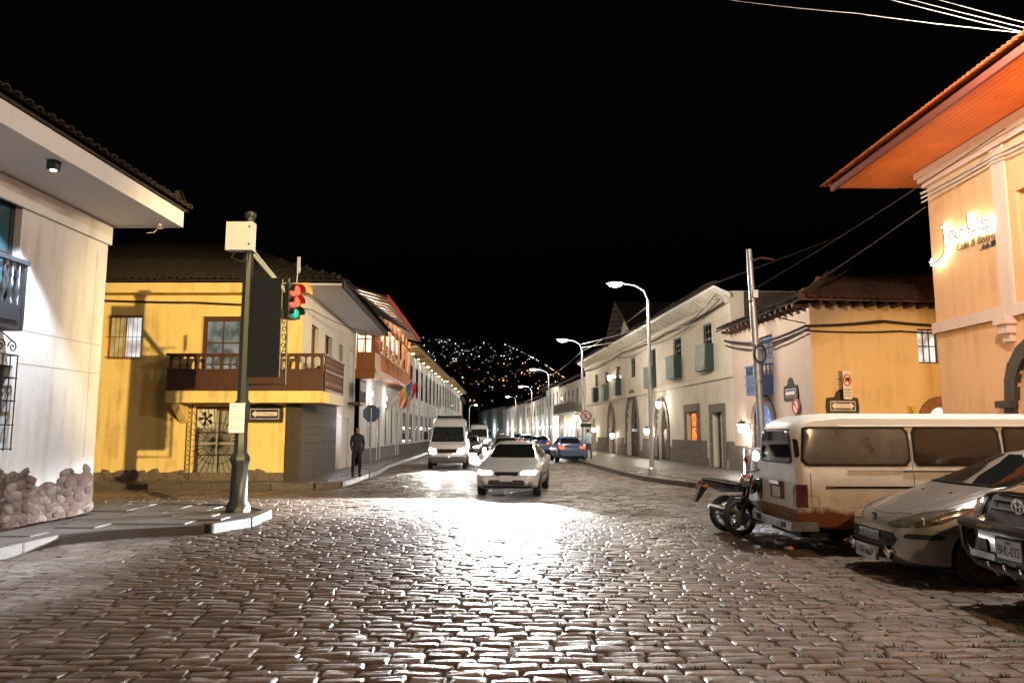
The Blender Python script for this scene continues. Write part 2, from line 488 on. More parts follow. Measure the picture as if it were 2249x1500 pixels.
# moss and weeds in the joints, on the parked side
moss = simple("moss", (0.035, 0.06, 0.018), 0.9, var=0.5, scale=30)
mb = MB()
for i in range(700):
    cy = rng.uniform(4.6, 10.5)
    row = min(rows, key=lambda q: abs(q[0] - cy))
    cx = rng.uniform(-.2, .72) * row[0] + rng.gauss(0, .2)
    if cx < 0.6 and rng.random() < .8: continue
    yy = row[0] - .005 + 0.03 * math.sin(cx * .45 + row[0] * .13)
    for k in range(rng.randint(3, 8)):
        bx, by = cx + rng.gauss(0, .03), yy + rng.gauss(0, .004)
        h = rng.uniform(.022, .048); a = rng.uniform(0, 6.28); w = .008
        dx, dy = math.cos(a) * w, math.sin(a) * w
        mb.add([(bx - dx, by - dy, -.02), (bx + dx, by + dy, -.02), (bx + rng.gauss(0, .014), by + rng.gauss(0, .01), -.012 + h)], [(0, 1, 2)])
wd = mb.build("joint_weeds", moss); tag(wd, "small green weeds and moss growing between the cobbles", "weeds", kind="stuff")

paving = simple("stone_paving", (0.12, 0.10, 0.088), 0.5, var=0.4, scale=3, bump=0.5, bscale=25)
kerb_m = simple("stone_kerb", (0.09, 0.075, 0.063), 0.6, var=0.35, scale=4, bump=0.4, bscale=25)
def pavement(name, pts, kerb_edges, h=0.14):
    """pts counter-clockwise; kerb stones along the listed edges"""
    o = MB().prism([(x, y, -0.05) for x, y in pts], (0, 0, h + 0.05)).build(name, paving, fix=True)
    tag(o, kind="structure")
    unit = MB().box(-.5, .5, -.5, .5, -.5, .5).mesh("kerb_stone")
    bm = bmesh.new(); bm.from_mesh(unit); bmesh.ops.bevel(bm, geom=bm.edges[:], offset=.04, segments=1, affect='EDGES'); bm.to_mesh(unit); bm.free()
    unit.materials.append(kerb_m)
    def inside(x, y):
        c = False
        for (xa, ya), (xb, yb) in zip(pts, pts[1:] + pts[:1]):
            if (ya > y) != (yb > y) and x < (xb - xa) * (y - ya) / (yb - ya) + xa: c = not c
        return c
    sl = MB().box(-.5, .5, -.5, .5, -.5, .5).mesh("paving_slab"); sl.materials.append(paving)
    n_ = 0
    yy = max(4.0, min(p[1] for p in pts))
    while yy < 33 and n_ < 260:
        dy = rng.uniform(.42, .6); xx = max(-13.0, min(p[0] for p in pts)) + rng.uniform(0, .3)
        while xx < 13:
            dx = rng.uniform(.55, .95)
            if all(inside(xx + a_, yy + b_) for a_ in (-.06, dx + .06) for b_ in (-.04, dy + .04)):
                link("paving_slab", sl, None, o, (xx + dx / 2, yy + dy / 2, h + .004 + rng.uniform(-.004, .006)), (rng.gauss(0, .004), rng.gauss(0, .004), 0), (dx - .016, dy - .016, .03)); n_ += 1
            xx += dx
        yy += dy
    for i in kerb_edges:
        a = Vector((*pts[i], 0)); b = Vector((*pts[(i + 1) % len(pts)], 0))
        d = (b - a); L = d.length; d.normalize(); nn = Vector((d.y, -d.x, 0))
        n = max(1, round(L / 0.9)); s = L / n
        if min(a.y, b.y) > 60: continue
        for k in range(n):
            p = a + d * (s * (k + .5)) + nn * 0.06
            link("kerb_stone", unit, None, o, (p.x, p.y, h / 2 + .004 + rng.uniform(-.006, .008)), (0, 0, math.atan2(d.y, d.x) + rng.gauss(0, .006)), (s - .012, .2, h + .03))
    return o
pavement("pavement", [(-8.0, -6), (-7.0, -6), (-7.0, 11.6), (-6.4, 12.3), (-5.2, 12.9), (-4.85, 13.8), (-4.95, 15.2), (-5.9, 16.2), (-7.6, 16.6), (-20, 16.6), (-20, 14.6), (-8.0, 14.6)], list(range(1, 9)))
pavement("pavement", [(-24, 22.7), (-7.2, 22.7), (-6.0, 22.9), (-5.4, 23.5), (-5.5, 30), (-6.0, 36), (-6.45, 53), (-6.7, 88), (-7.2, 130), (-12, 130), (-12, 24.6), (-24, 24.6)], [0, 1, 2, 3, 4, 5])
pavement("pavement", [(20, 25.5), (9.5, 25.4), (8.9, 60), (7.0, 68), (6.0, 130), (1.9, 130), (2.3, 88), (2.85, 64), (3.75, 43.5), (4.4, 30), (4.75, 26.5), (5.6, 23.4), (6.7, 21.9), (8.0, 21.6), (20, 22.8)], [7, 8, 9, 10, 11, 12, 13])
pavement("pavement", [(8.95, -6), (10.6, -6), (10.6, 16.4), (20, 16.4), (20, 18.2), (9.3, 18.2), (8.95, 17.6)], [6])
# hillside beyond the town
hill = MB()
NX, NY = 60, 14
vs = []
for j in range(NY):
    for i in range(NX):
        x = -1500 + 3000 * i / (NX - 1); yy = 420 + 900 * j / (NY - 1)
        t = j / (NY - 1)
        top = 158 * math.exp(-((x + 260) / 420) ** 2) + 62 * math.exp(-((x - 300) / 500) ** 2)
        z = top * (t ** 0.9) + 6 * math.sin(x * .013 + j) * t - 1
        vs.append((x, yy, z))
hill.add(vs, [(j * NX + i, j * NX + i + 1, (j + 1) * NX + i + 1, (j + 1) * NX + i) for j in range(NY - 1) for i in range(NX - 1)])
hill_o = hill.build("hill", simple("dark_hillside", (0.004, 0.004, 0.004), 0.95, var=0.4, scale=0.01), smooth=True)
tag(hill_o, kind="structure")
bvh = BVHTree.FromPolygons([Vector(v) for v in vs], hill.f)
lamps = {"w": MB(), "o": MB(), "b": MB()}
rg = random.Random(11)
dots = []
for k in range(520):
    # strung along lanes that climb the slope, thinner towards the right-hand ridge
    if k % 9 == 0: lane = (rg.uniform(920, 1250), rg.uniform(725, 900), rg.uniform(-.55, .35))
    if k % 4 == 0: px = rg.uniform(925, 1250)
    else: px = min(1249, max(926, lane[0] + rg.gauss(0, 22)))
    t = (px - 925) / 325
    topy = 722 + 10 * t + 110 * t ** 2.2
    py = topy + (905 - topy) * rg.random() ** 1.35 if k % 4 == 0 else max(topy, lane[1] + lane[2] * (px - lane[0]) + rg.gauss(0, 2.5))
    if rg.random() < t * .35: continue
    dots.append((px, py, t))
for px, py, t in dots:
    r = ray(px, py)
    hit = bvh.ray_cast(Vector((0, 0, CAM_Z)), r.normalized())
    if hit[0] is None: continue
    p = hit[0] - r.normalized() * 4 + Vector((0, 0, 2))
    s = rg.choice((.10, .13, .17, .22, .34)) * p.y / 900
    if rg.random() < .05: s *= 1.8
    kind = "w" if (py - 722) / 180 < .35 + .2 * rg.random() else rg.choice("woooo")
    if rg.random() < .1: kind = "b"
    lamps[kind].add([p + Vector(q) * s for q in ((1, 0, 0), (-1, 0, 0), (0, 1, 0), (0, -1, 0), (0, 0, 1), (0, 0, -1))],
                    [(0, 2, 4), (2, 1, 4), (1, 3, 4), (3, 0, 4), (2, 0, 5), (1, 2, 5), (3, 1, 5), (0, 3, 5)])
for k, c, st, lb in (("w", (1, .93, .82), 10.0, "tiny white lamps scattered over the far dark hillside"), ("o", (1, .45, .12), 11.0, "tiny orange sodium lamps scattered low on the far hillside"), ("b", (.8, .9, 1), 9.0, "tiny bluish lamps dotted about the far hillside")):
    tag(lamps[k].build("hillside_town_lights", emit("town_light_" + k, c, st)), lb, "town lights", kind="stuff")
# ------------------------------------------------------------------ building kit
class Frame:
    """a facade plane of a house: local x along the wall, +y out of the wall, z up"""
    def __init__(s, house, ox, oy, theta):
        s.h = house
        s.W = Matrix.Translation((ox, oy, 0)) @ Matrix.Rotation(theta, 4, 'Z')
        s.L = Matrix.Translation(-Vector(house.location)) @ s.W
    def build(s, mb, name, mat, parent=None, smooth=False, fix=False):
        mb.v = [tuple(s.L @ Vector(p)) for p in mb.v]
        return mb.build(name, mat, parent or s.h, smooth, fix)
    def put(s, name, me, loc, rot=(0, 0, 0), scale=(1, 1, 1), parent=None, mat=None):
        o = link(name, me, mat, parent or s.h)
        from mathutils import Euler
        o.matrix_local = s.L @ Matrix.LocRotScale(Vector(loc), Euler(rot), Vector(scale))
        return o
    def px(s, px, py, y=0.0):
        """pixel -> (x, z) on the plane at local y"""
        W = s.W; n = (W.to_3x3() @ Vector((0, 1, 0))); p0 = W @ Vector((0, y, 0))
        r = ray(px, py); c = Vector((0, 0, CAM_Z))
        t = (p0 - c).dot(n) / r.dot(n)
        q = W.inverted() @ (c + r * t)
        return q.x, q.z
    def rect(s, x0, y0, x1, y1, y=0.0):
        ym = (y0 + y1) / 2
        a = s.px(x0, ym, y)[0]; b = s.px(x1, ym, y)[0]; xm = (x0 + x1) / 2
        zt = s.px(xm, y0, y)[1]; zb = s.px(xm, y1, y)[1]
        return min(a, b), max(a, b), zb, zt
    def world(s, x, y, z):
        return s.W @ Vector((x, y, z))
    def local(s, x, y, z):
        return s.L @ Vector((x, y, z))
    # ---- walls
    def wall(s, x0, x1, z0, z1, openings, mat, t=.32, name="wall"):
        mb = MB()
        xs = sorted({x0, x1, *[o[0] for o in openings], *[o[1] for o in openings]})
        zs = sorted({z0, z1, *[o[2] for o in openings], *[o[3] for o in openings]})
        xs = [x for x in xs if x0 <= x <= x1]; zs = [z for z in zs if z0 <= z <= z1]
        for i in range(len(xs) - 1):
            for j in range(len(zs) - 1):
                cx, cz = (xs[i] + xs[i + 1]) / 2, (zs[j] + zs[j + 1]) / 2
                if any(o[0] < cx < o[1] and o[2] < cz < o[3] for o in openings): continue
                mb.quad((xs[i + 1], 0, zs[j]), (xs[i], 0, zs[j]), (xs[i], 0, zs[j + 1]), (xs[i + 1], 0, zs[j + 1]))
        for o in openings:
            a, b, c, d = o[:4]
            arch = o[4] if len(o) > 4 else None
            top = arch if arch else d
            mb.quad((a, 0, c), (a, -t, c), (a, -t, top), (a, 0, top))
            mb.quad((b, -t, c), (b, 0, c), (b, 0, top), (b, -t, top))
            mb.quad((a, -t, c), (a, 0, c), (b, 0, c), (b, -t, c))
            if arch:
                pts = arch_pts(a, b, arch, d)
                m = len(pts) // 2
                mb.poly([(a, 0, d)] + [(x, 0, z) for x, z in reversed(pts[:m + 1])])
                mb.poly([(b, 0, d)] + [(x, 0, z) for x, z in reversed(pts[m:])])
                for p, q in zip(pts[:-1], pts[1:]):
                    mb.quad((p[0], 0, p[1]), (q[0], 0, q[1]), (q[0], -t, q[1]), (p[0], -t, p[1]))
            else:
                mb.quad((a, 0, d), (a, -t, d), (b, -t, d), (b, 0, d))
        return s.build(mb, name, mat)
    def shell(s, x0, x1, z0, z1, depth, mat, name="rear_wall"):
        """the three hidden sides and a lid so the house is closed"""
        mb = MB()
        mb.quad((x0, -.3, z0), (x0, -depth, z0), (x0, -depth, z1), (x0, -.3, z1))
        mb.quad((x1, -depth, z0), (x1, -.3, z0), (x1, -.3, z1), (x1, -depth, z1))
        mb.quad((x0, -depth, z0), (x1, -depth, z0), (x1, -depth, z1), (x0, -depth, z1))
        mb.quad((x0, -.3, z1 - .02), (x1, -.3, z1 - .02), (x1, -depth, z1 - .02), (x0, -depth, z1 - .02))
        return s.build(mb, name, mat)
    def box(s, name, mat, x0, x1, y0, y1, z0, z1, parent=None):
        return s.build(MB().box(x0, x1, y0, y1, z0, z1), name, mat, parent)
    def window(s, x0, x1, z0, z1, fm, pm, cols=2, rows=2, inset=.16, fw=.06, name="window", bars=0.0):
        mb = MB()
        y0, y1 = -inset - .05, -inset
        e = .004
        mb.box(x0 + e, x0 + fw, y0, y1, z0 + e, z1 - e); mb.box(x1 - fw, x1 - e, y0, y1, z0 + e, z1 - e)
        mb.box(x0 + fw, x1 - fw, y0, y1, z0 + e, z0 + fw); mb.box(x0 + fw, x1 - fw, y0, y1, z1 - fw, z1 - e)
        gx = [x0 + fw + (x1 - x0 - 2 * fw) * i / cols for i in range(cols + 1)]
        gz = [z0 + fw + (z1 - z0 - 2 * fw) * i / rows for i in range(rows + 1)]
        m = min(.022, fw * .4)
        for g in gx[1:-1]: mb.box(g - m, g + m, y0 + .006, y1 - .006, z0 + fw, z1 - fw)
        for g in gz[1:-1]: mb.box(x0 + fw, x1 - fw, y0 + .010, y1 - .010, g - m, g + m)
        w = s.build(mb, name, fm)
        for i in range(cols):
            for j in range(rows):
                s.build(MB().box(gx[i] + .003, gx[i + 1] - .003, y0 + .02, y0 + .028, gz[j] + .003, gz[j + 1] - .003), "pane", pm if not isinstance(pm, list) else pm[(i + j * cols) % len(pm)], w)
        s.build(MB().box(x0 + .002, x1 - .002, y0 - .5, y0 - .48, z0, z1), "dark_backing", inside_dark, w)  # sheet coloured near-black in place of the unlit room's shade
        return w
    def door(s, x0, x1, z0, z1, mat, inset=.2, panels=(2, 3), name="door", handle=True):
        mb = MB()
        y1 = -inset; y0 = y1 - .06
        mb.box(x0 + .004, x1 - .004, y0, y1, z0, z1 - .004)
        cw = (x1 - x0 - .12) / panels[0]; ch = (z1 - z0 - .12) / panels[1]
        for i in range(panels[0]):
            for j in range(panels[1]):
                a = x0 + .06 + cw * i + .04; b = a + cw - .08; c = z0 + .06 + ch * j + .04; d = c + ch - .08
                if b > a and d > c: mb.box(a, b, y1, y1 + .018, c, d)
        dr = s.build(mb, name, mat)
        if handle:
            xm = (x0 + x1) / 2
            s.build(MB().box(xm + .05, xm + .08, y1 + .018, y1 + .07, z0 + .95, z0 + 1.1), "handle", chrome, dr)
        return dr

def arch_pts(a, b, spring, top, n=12):
    m = (a + b) / 2
    return [(m - (b - a) / 2 * math.cos(math.pi * i / n), spring + (top - spring) * math.sin(math.pi * i / n)) for i in range(n + 1)]

def bevel_box_mesh(name, off=.06):
    me = MB().box(-.5, .5, -.5, .5, -.5, .5).mesh(name)
    bm = bmesh.new(); bm.from_mesh(me)
    bmesh.ops.bevel(bm, geom=bm.edges[:], offset=off, segments=1, affect='EDGES')
    bm.to_mesh(me); bm.free()
    return me
def rough_stone_mesh(name, seed, mat):
    rg = random.Random(seed)
    bm = bmesh.new()
    bmesh.ops.create_icosphere(bm, subdivisions=2, radius=.55)
    for v in bm.verts:
        c = v.co
        k = max(abs(c.x), abs(c.y), abs(c.z)) / .55
        v.co = c / (k ** .6) * rg.uniform(.9, 1.08)
        v.co = Vector((max(-.5, min(.5, v.co.x)), max(-.5, min(.5, v.co.y)), max(-.5, min(.5, v.co.z))))
    me = bpy.data.meshes.new(name); bm.to_mesh(me); bm.free(); me.shade_smooth(); me.materials.append(mat)
    return me
block_me = {}
def block(mat):
    if mat.name not in block_me:
        me = bevel_box_mesh("stone_block", .045); me.materials.append(mat); block_me[mat.name] = me
    return block_me[mat.name]
rubble_me = {}
def rubble(mat):
    if mat.name not in rubble_me: rubble_me[mat.name] = [rough_stone_mesh("base_stone", i, mat) for i in range(6)]
    return rubble_me[mat.name]

# barrel roof tiles
def tile_mesh(name, mat, r=.095, L=.46, seg=7):
    mb = MB(); vs = []
    for j, (yy, rr) in enumerate(((0, r), (L, r * .82))):
        for k in range(seg):
            a = math.pi * k / (seg - 1)
            vs.append((rr * math.cos(a), yy, rr * math.sin(a) * .85))
        for k in range(seg):
            a = math.pi * k / (seg - 1)
            vs.append(((rr - .018) * math.cos(a), yy, (rr - .018) * math.sin(a) * .85))
    n = 2 * seg
    for k in range(seg - 1):
        mb_f = [(k, k + 1, n + k + 1, n + k), (seg + k + 1, seg + k, n + seg + k, n + seg + k + 1), (k + 1, k, seg + k, seg + k + 1)]
        mb.f += mb_f
    mb.v = vs
    me = mb.mesh(name, True); me.materials.append(mat)
    return me
tile_red = tile_mesh("roof_tile", clay)
tile_old = tile_mesh("roof_tile", clay_dark)
def tile_field(fr, parent, p0, along, up, length, slope_len, tm, mat, pitch=.215, individual=True, trim=None):
    """p0: eave start (frame-local), along/up: unit vectors; eave row as single tiles, the rest joined"""
    along = Vector(along).normalized(); up = Vector(up).normalized(); nz = along.cross(up)
    if nz.z < 0: nz = -nz; 
    rot = Matrix((along, up, along.cross(up))).transposed()
    if along.cross(up).z < 0: rot = Matrix((-along, up, nz)).transposed()
    n = int(length / pitch); rws = max(1, int(slope_len / .38))
    V = []; Fc = []
    src = [tuple(v.co) for v in tm.vertices]; fs = [tuple(p.vertices) for p in tm.polygons]
    rg = random.Random(n)
    for i in range(n):
        for j in range(rws):
            x = (i + .5) * pitch; yy = j * .38
            if trim and not trim(x, yy): continue
            p = Vector(p0) + along * (x + rg.gauss(0, .006)) + up * (yy - .06 + rg.gauss(0, .012)) + nz * (.02 + rg.gauss(0, .004))
            if j == 0 and individual:
                o = link("roof_tile", tm, None, parent)
                o.matrix_local = fr.L @ (Matrix.Translation(p) @ rot.to_4x4() @ Matrix.Rotation(rg.gauss(0, .03), 4, 'Z'))
            else:
                b = len(V)
                V += [fr.L @ (p + rot @ Vector(q)) for q in src]
                Fc += [tuple(k + b for k in f) for f in fs]
    if V:
        mb = MB(); mb.v = [tuple(v) for v in V]; mb.f = Fc
        o = mb.build("roof_tiles", mat, parent, True)
        o["kind"] = "stuff"

def baluster_mesh(name, h, r, mat):
    me = MB().lathe([(r * .7, 0), (r * .7, h * .06), (r * .45, h * .1), (r, h * .28), (r * .85, h * .4), (r * .4, h * .55), (r * .4, h * .6), (r * .75, h * .68), (r * .5, h * .76), (r * .62, h * .9), (r * .8, h)], seg=10).mesh(name, True)
    me.materials.append(mat)
    return me
def cable(name, label, pts, r=.012, mat=None, sag=0.0, n=14, group=None):
    """a hanging cable through the given points"""
    P = []
    pts = [Vector(p) for p in pts]
    for a, b in zip(pts[:-1], pts[1:]):
        L = (b - a).length
        for k in range(n):
            t = k / n
            P.append(a.lerp(b, t) - Vector((0, 0, sag * L * 4 * t * (1 - t))))
    P.append(pts[-1])
    o = MB().tube(P, r, 5).build(name, mat or cable_black, smooth=True)
    return tag(o, label, "cable", group)
def text_mesh(body, size, extrude=.004, shear=0.0, align='CENTER'):
    cu = bpy.data.curves.new("lettering", 'FONT'); cu.body = body; cu.size = size; cu.extrude = extrude; cu.shear = shear
    cu.align_x = align; cu.align_y = 'CENTER'; cu.resolution_u = 3
    o = bpy.data.objects.new("tmp", cu); COL.objects.link(o)
    dg = bpy.context.evaluated_depsgraph_get(); dg.update()
    me = bpy.data.meshes.new_from_object(o.evaluated_get(dg))
    bpy.data.objects.remove(o); bpy.data.curves.remove(cu)
    me.name = "lettering"
    return me
def lettering(parent, body, size, M4, mat, extrude=.003, shear=0.0, width=None):
    """M4: matrix (parent space) whose x is the reading direction and z the face normal"""
    me = text_mesh(body, size, extrude, shear)
    me.materials.clear(); me.materials.append(mat)
    o = link("lettering", me, None, parent)
    s = 1.0
    if width:
        xs = [v.co.x for v in me.vertices]
        if xs: s = width / (max(xs) - min(xs))
    o.matrix_local = M4 @ Matrix.Diagonal((s, 1, 1, 1))
    return o
def face_matrix(origin, right, up):
    right = Vector(right).normalized(); up = Vector(up).normalized(); nn = right.cross(up)
    m = Matrix((right, up, nn)).transposed().to_4x4()
    return Matrix.Translation(origin) @ m
# ================================================================== LEFT SIDE
# ---- white corner house
LW = thing("corner_house", "white two-storey corner house with lit eave and slate balcony at left edge", "house", (-8.3, 15, 0))
fr = Frame(LW, -8.3, 15, math.atan2(-1, -.033))
ZT = 5.92
up_w = (2.66, 3.75, 3.55, 5.22)      # upper window (x from the corner towards the camera)
a, b, c, d = fr.rect(-60, 405, 42, 715)
up_w = (a, b, fr.px(20, 700)[1], fr.px(40, 405)[1])
lo_w = (fr.px(22, 880)[0], fr.px(-70, 880)[0], fr.px(5, 985)[1], fr.px(5, 800)[1])
fr.wall(0, 16, 0, ZT, [up_w, lo_w], white_wall)
fr.shell(0, 16, 0, ZT, 9, white_wall)
fr.window(*up_w, slate_wood, pane_blue, 2, 2, inset=.12, fw=.09)
fr.window(*lo_w, slate_wood, pane_dark, 2, 3, inset=.14, fw=.08)
end = MB()
end.quad((0, 0, 0), (0, -.3, 0), (0, -.3, ZT), (0, 0, ZT))
fr.build(end, "wall_end", white_wall)
# score lines in the render
for py0, x0p, in ((723, 36), (797, 36)):
    x1, z1 = fr.px(x0p, py0); 
    fr.box("render_joint", simple("joint_shadow", (.3, .27, .24), .9), .02, x1, .0005, .003, z1 - .006, z1 + .006)
fr.box("render_joint", M["joint_shadow"], .35, .36, .0005, .003, 1.2, 5.3)
# cornice, soffit, fascia
fr.box("cornice", white_wall, -.02, 16, .002, .07, ZT - .42, ZT - .03)
OV, OE = 1.43, .06
sof = MB()
sof.box(-OE, 16, -.3, OV, ZT, ZT + .06)
fr.build(sof, "soffit", soffit_white)
fr.build(MB().box(-OE - .05, 16, OV, OV + .06, ZT - .03, ZT + .30).box(-OE - .05, -OE, -6, OV, ZT - .03, ZT + .30), "fascia", soffit_white)
rf = fr.build(MB().prism([(-OE - .1, OV + .1, ZT + .30), (16, OV + .1, ZT + .30), (16, -4.5, ZT + 2.3), (1.5, -4.5, ZT + 2.3)], (0, 0, .05)).prism([(-OE - .1, OV + .1, ZT + .30), (-OE - .1, -9, ZT + .30), (1.5, -4.5, ZT + 2.3)], (0, 0, .05)), "roof", clay_dark, fix=True)
u = Vector((0, -6.1, 2.0)).normalized()
tile_field(fr, rf, (-OE - .1, OV + .16, ZT + .36), (1, 0, 0), u, 15, 1.6, tile_old, clay_dark, pitch=.235)
tile_field(fr, rf, (-OE - .16, OV + .1, ZT + .36), (0, -1, 0), Vector((1.56, 0, 2.0)), 6, .5, tile_old, clay_dark, pitch=.235)
# rubble plinth
red_stone = simple("reddish_stone", (0.10, 0.06, 0.045), 0.9, var=0.5, scale=9, bump=0.7, bscale=30)
rg = random.Random(5)
for k in range(280):
    x = rg.uniform(.1, 6.2); z = rg.random() ** 1.1 * (1.0 + .16 * math.sin(x * 3.1) + .1 * math.sin(x * 7))
    s = rg.uniform(.12, .25)
    fr.put("base_stone", rubble([red_stone, stone][k % 3 == 0])[k % 6], (x, rg.uniform(-.015, .01), z * .93), (0, rg.uniform(-.5, .5), 0), (s * rg.uniform(.9, 1.5), rg.uniform(.07, .11), s * rg.uniform(.55, .85)))
tops = [(k * .13, .86 + .10 * math.sin(k * .41) + .06 * math.sin(k * 1.3) + rg.uniform(-.05, .05)) for k in range(52)]
fr.build(MB().prism([(0, .002, 0)] + [(16, .002, 0), (16, .002, .85)] + [(x_, .002, z_) for x_, z_ in reversed(tops)], (0, .02, 0)), "plinth", red_stone, fix=True)
# slate balcony at the upper window
bx0, bx1 = fr.px(56, 640, .62)[0], up_w[1] + .4
bzt = fr.px(56, 573, .62)[1]; bzb = fr.px(44, 718, .62)[1]
bal = fr.build(MB().box(bx0, bx1, .003, .62, bzb - .06, bzb + .02), "balcony", slate_wood)
rail = MB()
rail.box(bx0 - .03, bx1, .55, .65, bzt - .07, bzt)
rail.box(bx0 - .03, bx0 + .06, .003, .55, bzt - .07, bzt)
for xx in (bx0, bx1 - .08):
    rail.box(xx, xx + .07, .56, .63, bzb, bzt - .07)
rail.box(bx0 + .07, bx1 - .08, .57, .62, bzb + .02, bzb + .34)
rail.box(bx0 + .01, bx0 + .05, .01, .56, bzb + .02, bzb + .34)
rail.box(bx0 + .15, bx1 - .15, .62, .64, bzb + .08, bzb + .28)
fr.build(rail, "railing", slate_wood, bal)
bm_ = baluster_mesh("baluster", bzt - .07 - bzb - .34, .042, slate_wood)
k = bx0 + .18
while k < bx1 - .1:
    fr.put("baluster", bm_, (k, .595, bzb + .34), parent=bal); k += .15
for yy in (.14, .30, .45):
    fr.put("baluster", bm_, (bx0 + .03, yy, bzb + .34), parent=bal)
# wrought-iron window grille with scrolls
gx0 = fr.px(34, 880, .22)[0]; gx1 = lo_w[1] + .25; gz0 = fr.px(20, 990, .22)[1]; gz1 = fr.px(34, 780, .22)[1]
g = MB()
for zz in [gz0 + (gz1 - gz0) * t for t in (0.02, .27, .52, .76, 1.0)]:
    g.tube([(gx0 - .02, .2, zz), (gx1, .2, zz)], .012, 6)
    g.tube([(gx0, .004, zz), (gx0, .2, zz)], .010, 6)
x = gx0
while x < gx1:
    g.tube([(x, .2, gz0), (x, .2, gz1)], .011, 6); x += .17
for cx, s in ((gx0 + .14, 1), (gx0 + .42, -1)):
    g.tube([(cx + s * .11 * (1 - t / 22) * math.cos(t * .5), .2, gz1 + .13 + .11 * (1 - t / 22) * math.sin(t * .5)) for t in range(20)], .011, 5)
g.tube([(gx0 + .1, .2, gz1 + .2), (gx0 + .35, .2, gz1 + .32), (gx0 + .6, .2, gz1 + .42)], .011, 5)
fr.build(g, "window_grille", iron)
# recessed downlights; the second, out of view, is added to lighten the wall
for i, (px_, py_) in enumerate(((118, 362), (-130, 150))):
    x, z = None, ZT
    r = ray(px_, py_); t = (ZT - .06 - CAM_Z) / r.z; w_ = Vector((0, 0, CAM_Z)) + r * t
    l_ = fr.W.inverted() @ w_
    dl = fr.build(MB().box(l_.x - .07, l_.x + .07, l_.y - .07, l_.y + .07, ZT - .15, ZT - .001), "downlight", iron)
    c3 = Vector((l_.x, l_.y, ZT - .152))
    fr.build(MB().lathe([(.001, 0), (.045, 0), (.045, -.006), (.001, -.006)], c3, 12), "lens", emit("cool_lens", COOL, 30), dl)
    p = fr.local(l_.x, l_.y, ZT - .19)
    q = fr.local(l_.x + .0, l_.y - 1.15, 3.0)
    spot(LW, p, q, 1500, COOL, 92, .3, .03)
cm = thing("security_camera", "small white bullet camera under the corner eave of the white house", "camera", fr.world(.18, 1.15, ZT - .002))
MB().tube([(0, 0, 0), (0, 0, -.06)], .03, 8).build("mount", white_metal, cm)
MB().tube([(-.05, .05, -.09), (.12, -.14, -.13)], .036, 10).build("housing", white_metal, cm)
MB().tube([(.12, -.14, -.13), (.135, -.157, -.134)], .03, 10).build("lens", iron, cm)
MB().tube([(-.05, .05, -.09), (-.12, .02, -.2), (-.26, .0, -.22)], .006, 5).build("lead", cable_grey, cm)

# ---- yellow corner house with the wrap-around balcony
YH = thing("corner_house", "yellow two-storey corner house with brown wrap-around wooden balcony", "house", (-6.8, 24, 0))
ff = Frame(YH, -6.8, 24, math.pi)                 # front, x runs left
ZY = 6.45
w1 = ff.rect(234, 692, 311, 789)
d1 = list(ff.rect(441, 695, 531, 800)); d1[2] = 3.02
g1 = list(ff.rect(424, 893, 530, 1046)); g1[2] = .14; g1[3] = ff.px(470, 893)[1]
ff.wall(.0, 16, 0, ZY, [w1, tuple(d1), tuple(g1)], yellow_wall)
ff.shell(.6, 16, 0, ZY, 11, white_wall)
wo = ff.window(*w1, wood_orange, [lit_window("curtain_white", (.50, .44, .40), (1, .97, .95), 1.0, 2.2), lit_window("curtain_amber", (.8, .42, .08), (.95, .7, .25), .55)], 2, 1, inset=.1, fw=.07)
gb = MB()
for k in range(1, 8):
    x = w1[0] + (w1[1] - w1[0]) * k / 8
    gb.tube([(x, .02, w1[2]), (x, .02, w1[3])], .008, 5)
for t in (.05, .5, .95):
    z = w1[2] + (w1[3] - w1[2]) * t
    gb.tube([(w1[0] - .02, .03, z), (w1[1] + .02, .03, z)], .009, 5)
ff.build(gb, "window_bars", iron)
ff.window(*d1, wood_dark, lit_window("room_teal", (.10, .13, .12), (.45, .47, .40), .6, 2.0), 2, 3, inset=.15, fw=.14, name="balcony_door")
# ground-floor door with sunburst grille
dr = ff.window(*g1, wood_dark, simple("frosted_glass", (.30, .29, .24), .3, var=.25, scale=4), 2, 3, inset=.12, fw=.12, name="street_door")
gr = MB()
xm = (g1[0] + g1[1]) / 2; zm = g1[2] + 1.25
for cx, cz, sx, sz in ((xm - .05, zm, -1, 1), (xm + .05, zm, 1, 1), (xm - .05, zm - .1, -1, -1), (xm + .05, zm - .1, 1, -1)):
    for k in range(8):
        a_ = R(4 + 82 * k / 7)
        L = min((g1[1] - g1[0]) / 2 / max(.05, math.cos(a_)), 1.05 / max(.05, math.sin(a_)))
        gr.tube([(cx, .0, cz), (cx + sx * L * math.cos(a_), .0, cz + sz * L * math.sin(a_))], .009, 4)
    for rr in (.35, .6):
        gr.tube([(cx + sx * rr * math.cos(R(t * 10)), .0, cz + sz * rr * math.sin(R(t * 10))) for t in range(10)], .008, 4)
ff.build(gr, "door_grille", iron)
jg = MB()
for x in (g1[0] - .2, g1[0] - .05, g1[1] + .05, g1[1] + .2):
    jg.tube([(x, .05, g1[2]), (x, .05, g1[3] + .1)], .012, 5)
for x0 in (g1[0] - .2, g1[1] + .05):
    z = g1[2]
    while z < g1[3]:
        jg.tube([(x0, .05, z), (x0 + .15, .05, z + .15)], .007, 4); jg.tube([(x0 + .15, .05, z), (x0, .05, z + .15)], .007, 4); z += .15
x = g1[0] - .2
while x < g1[1] + .1:
    jg.tube([(x, .05, g1[3] + .08), (x + .12, .05, g1[3] + .2)], .007, 4); jg.tube([(x + .12, .05, g1[3] + .08), (x, .05, g1[3] + .2)], .007, 4); x += .12
ff.build(jg, "lattice_surround", iron)
fan_c = (g1[1] - .36, -.10, g1[3] - .38)
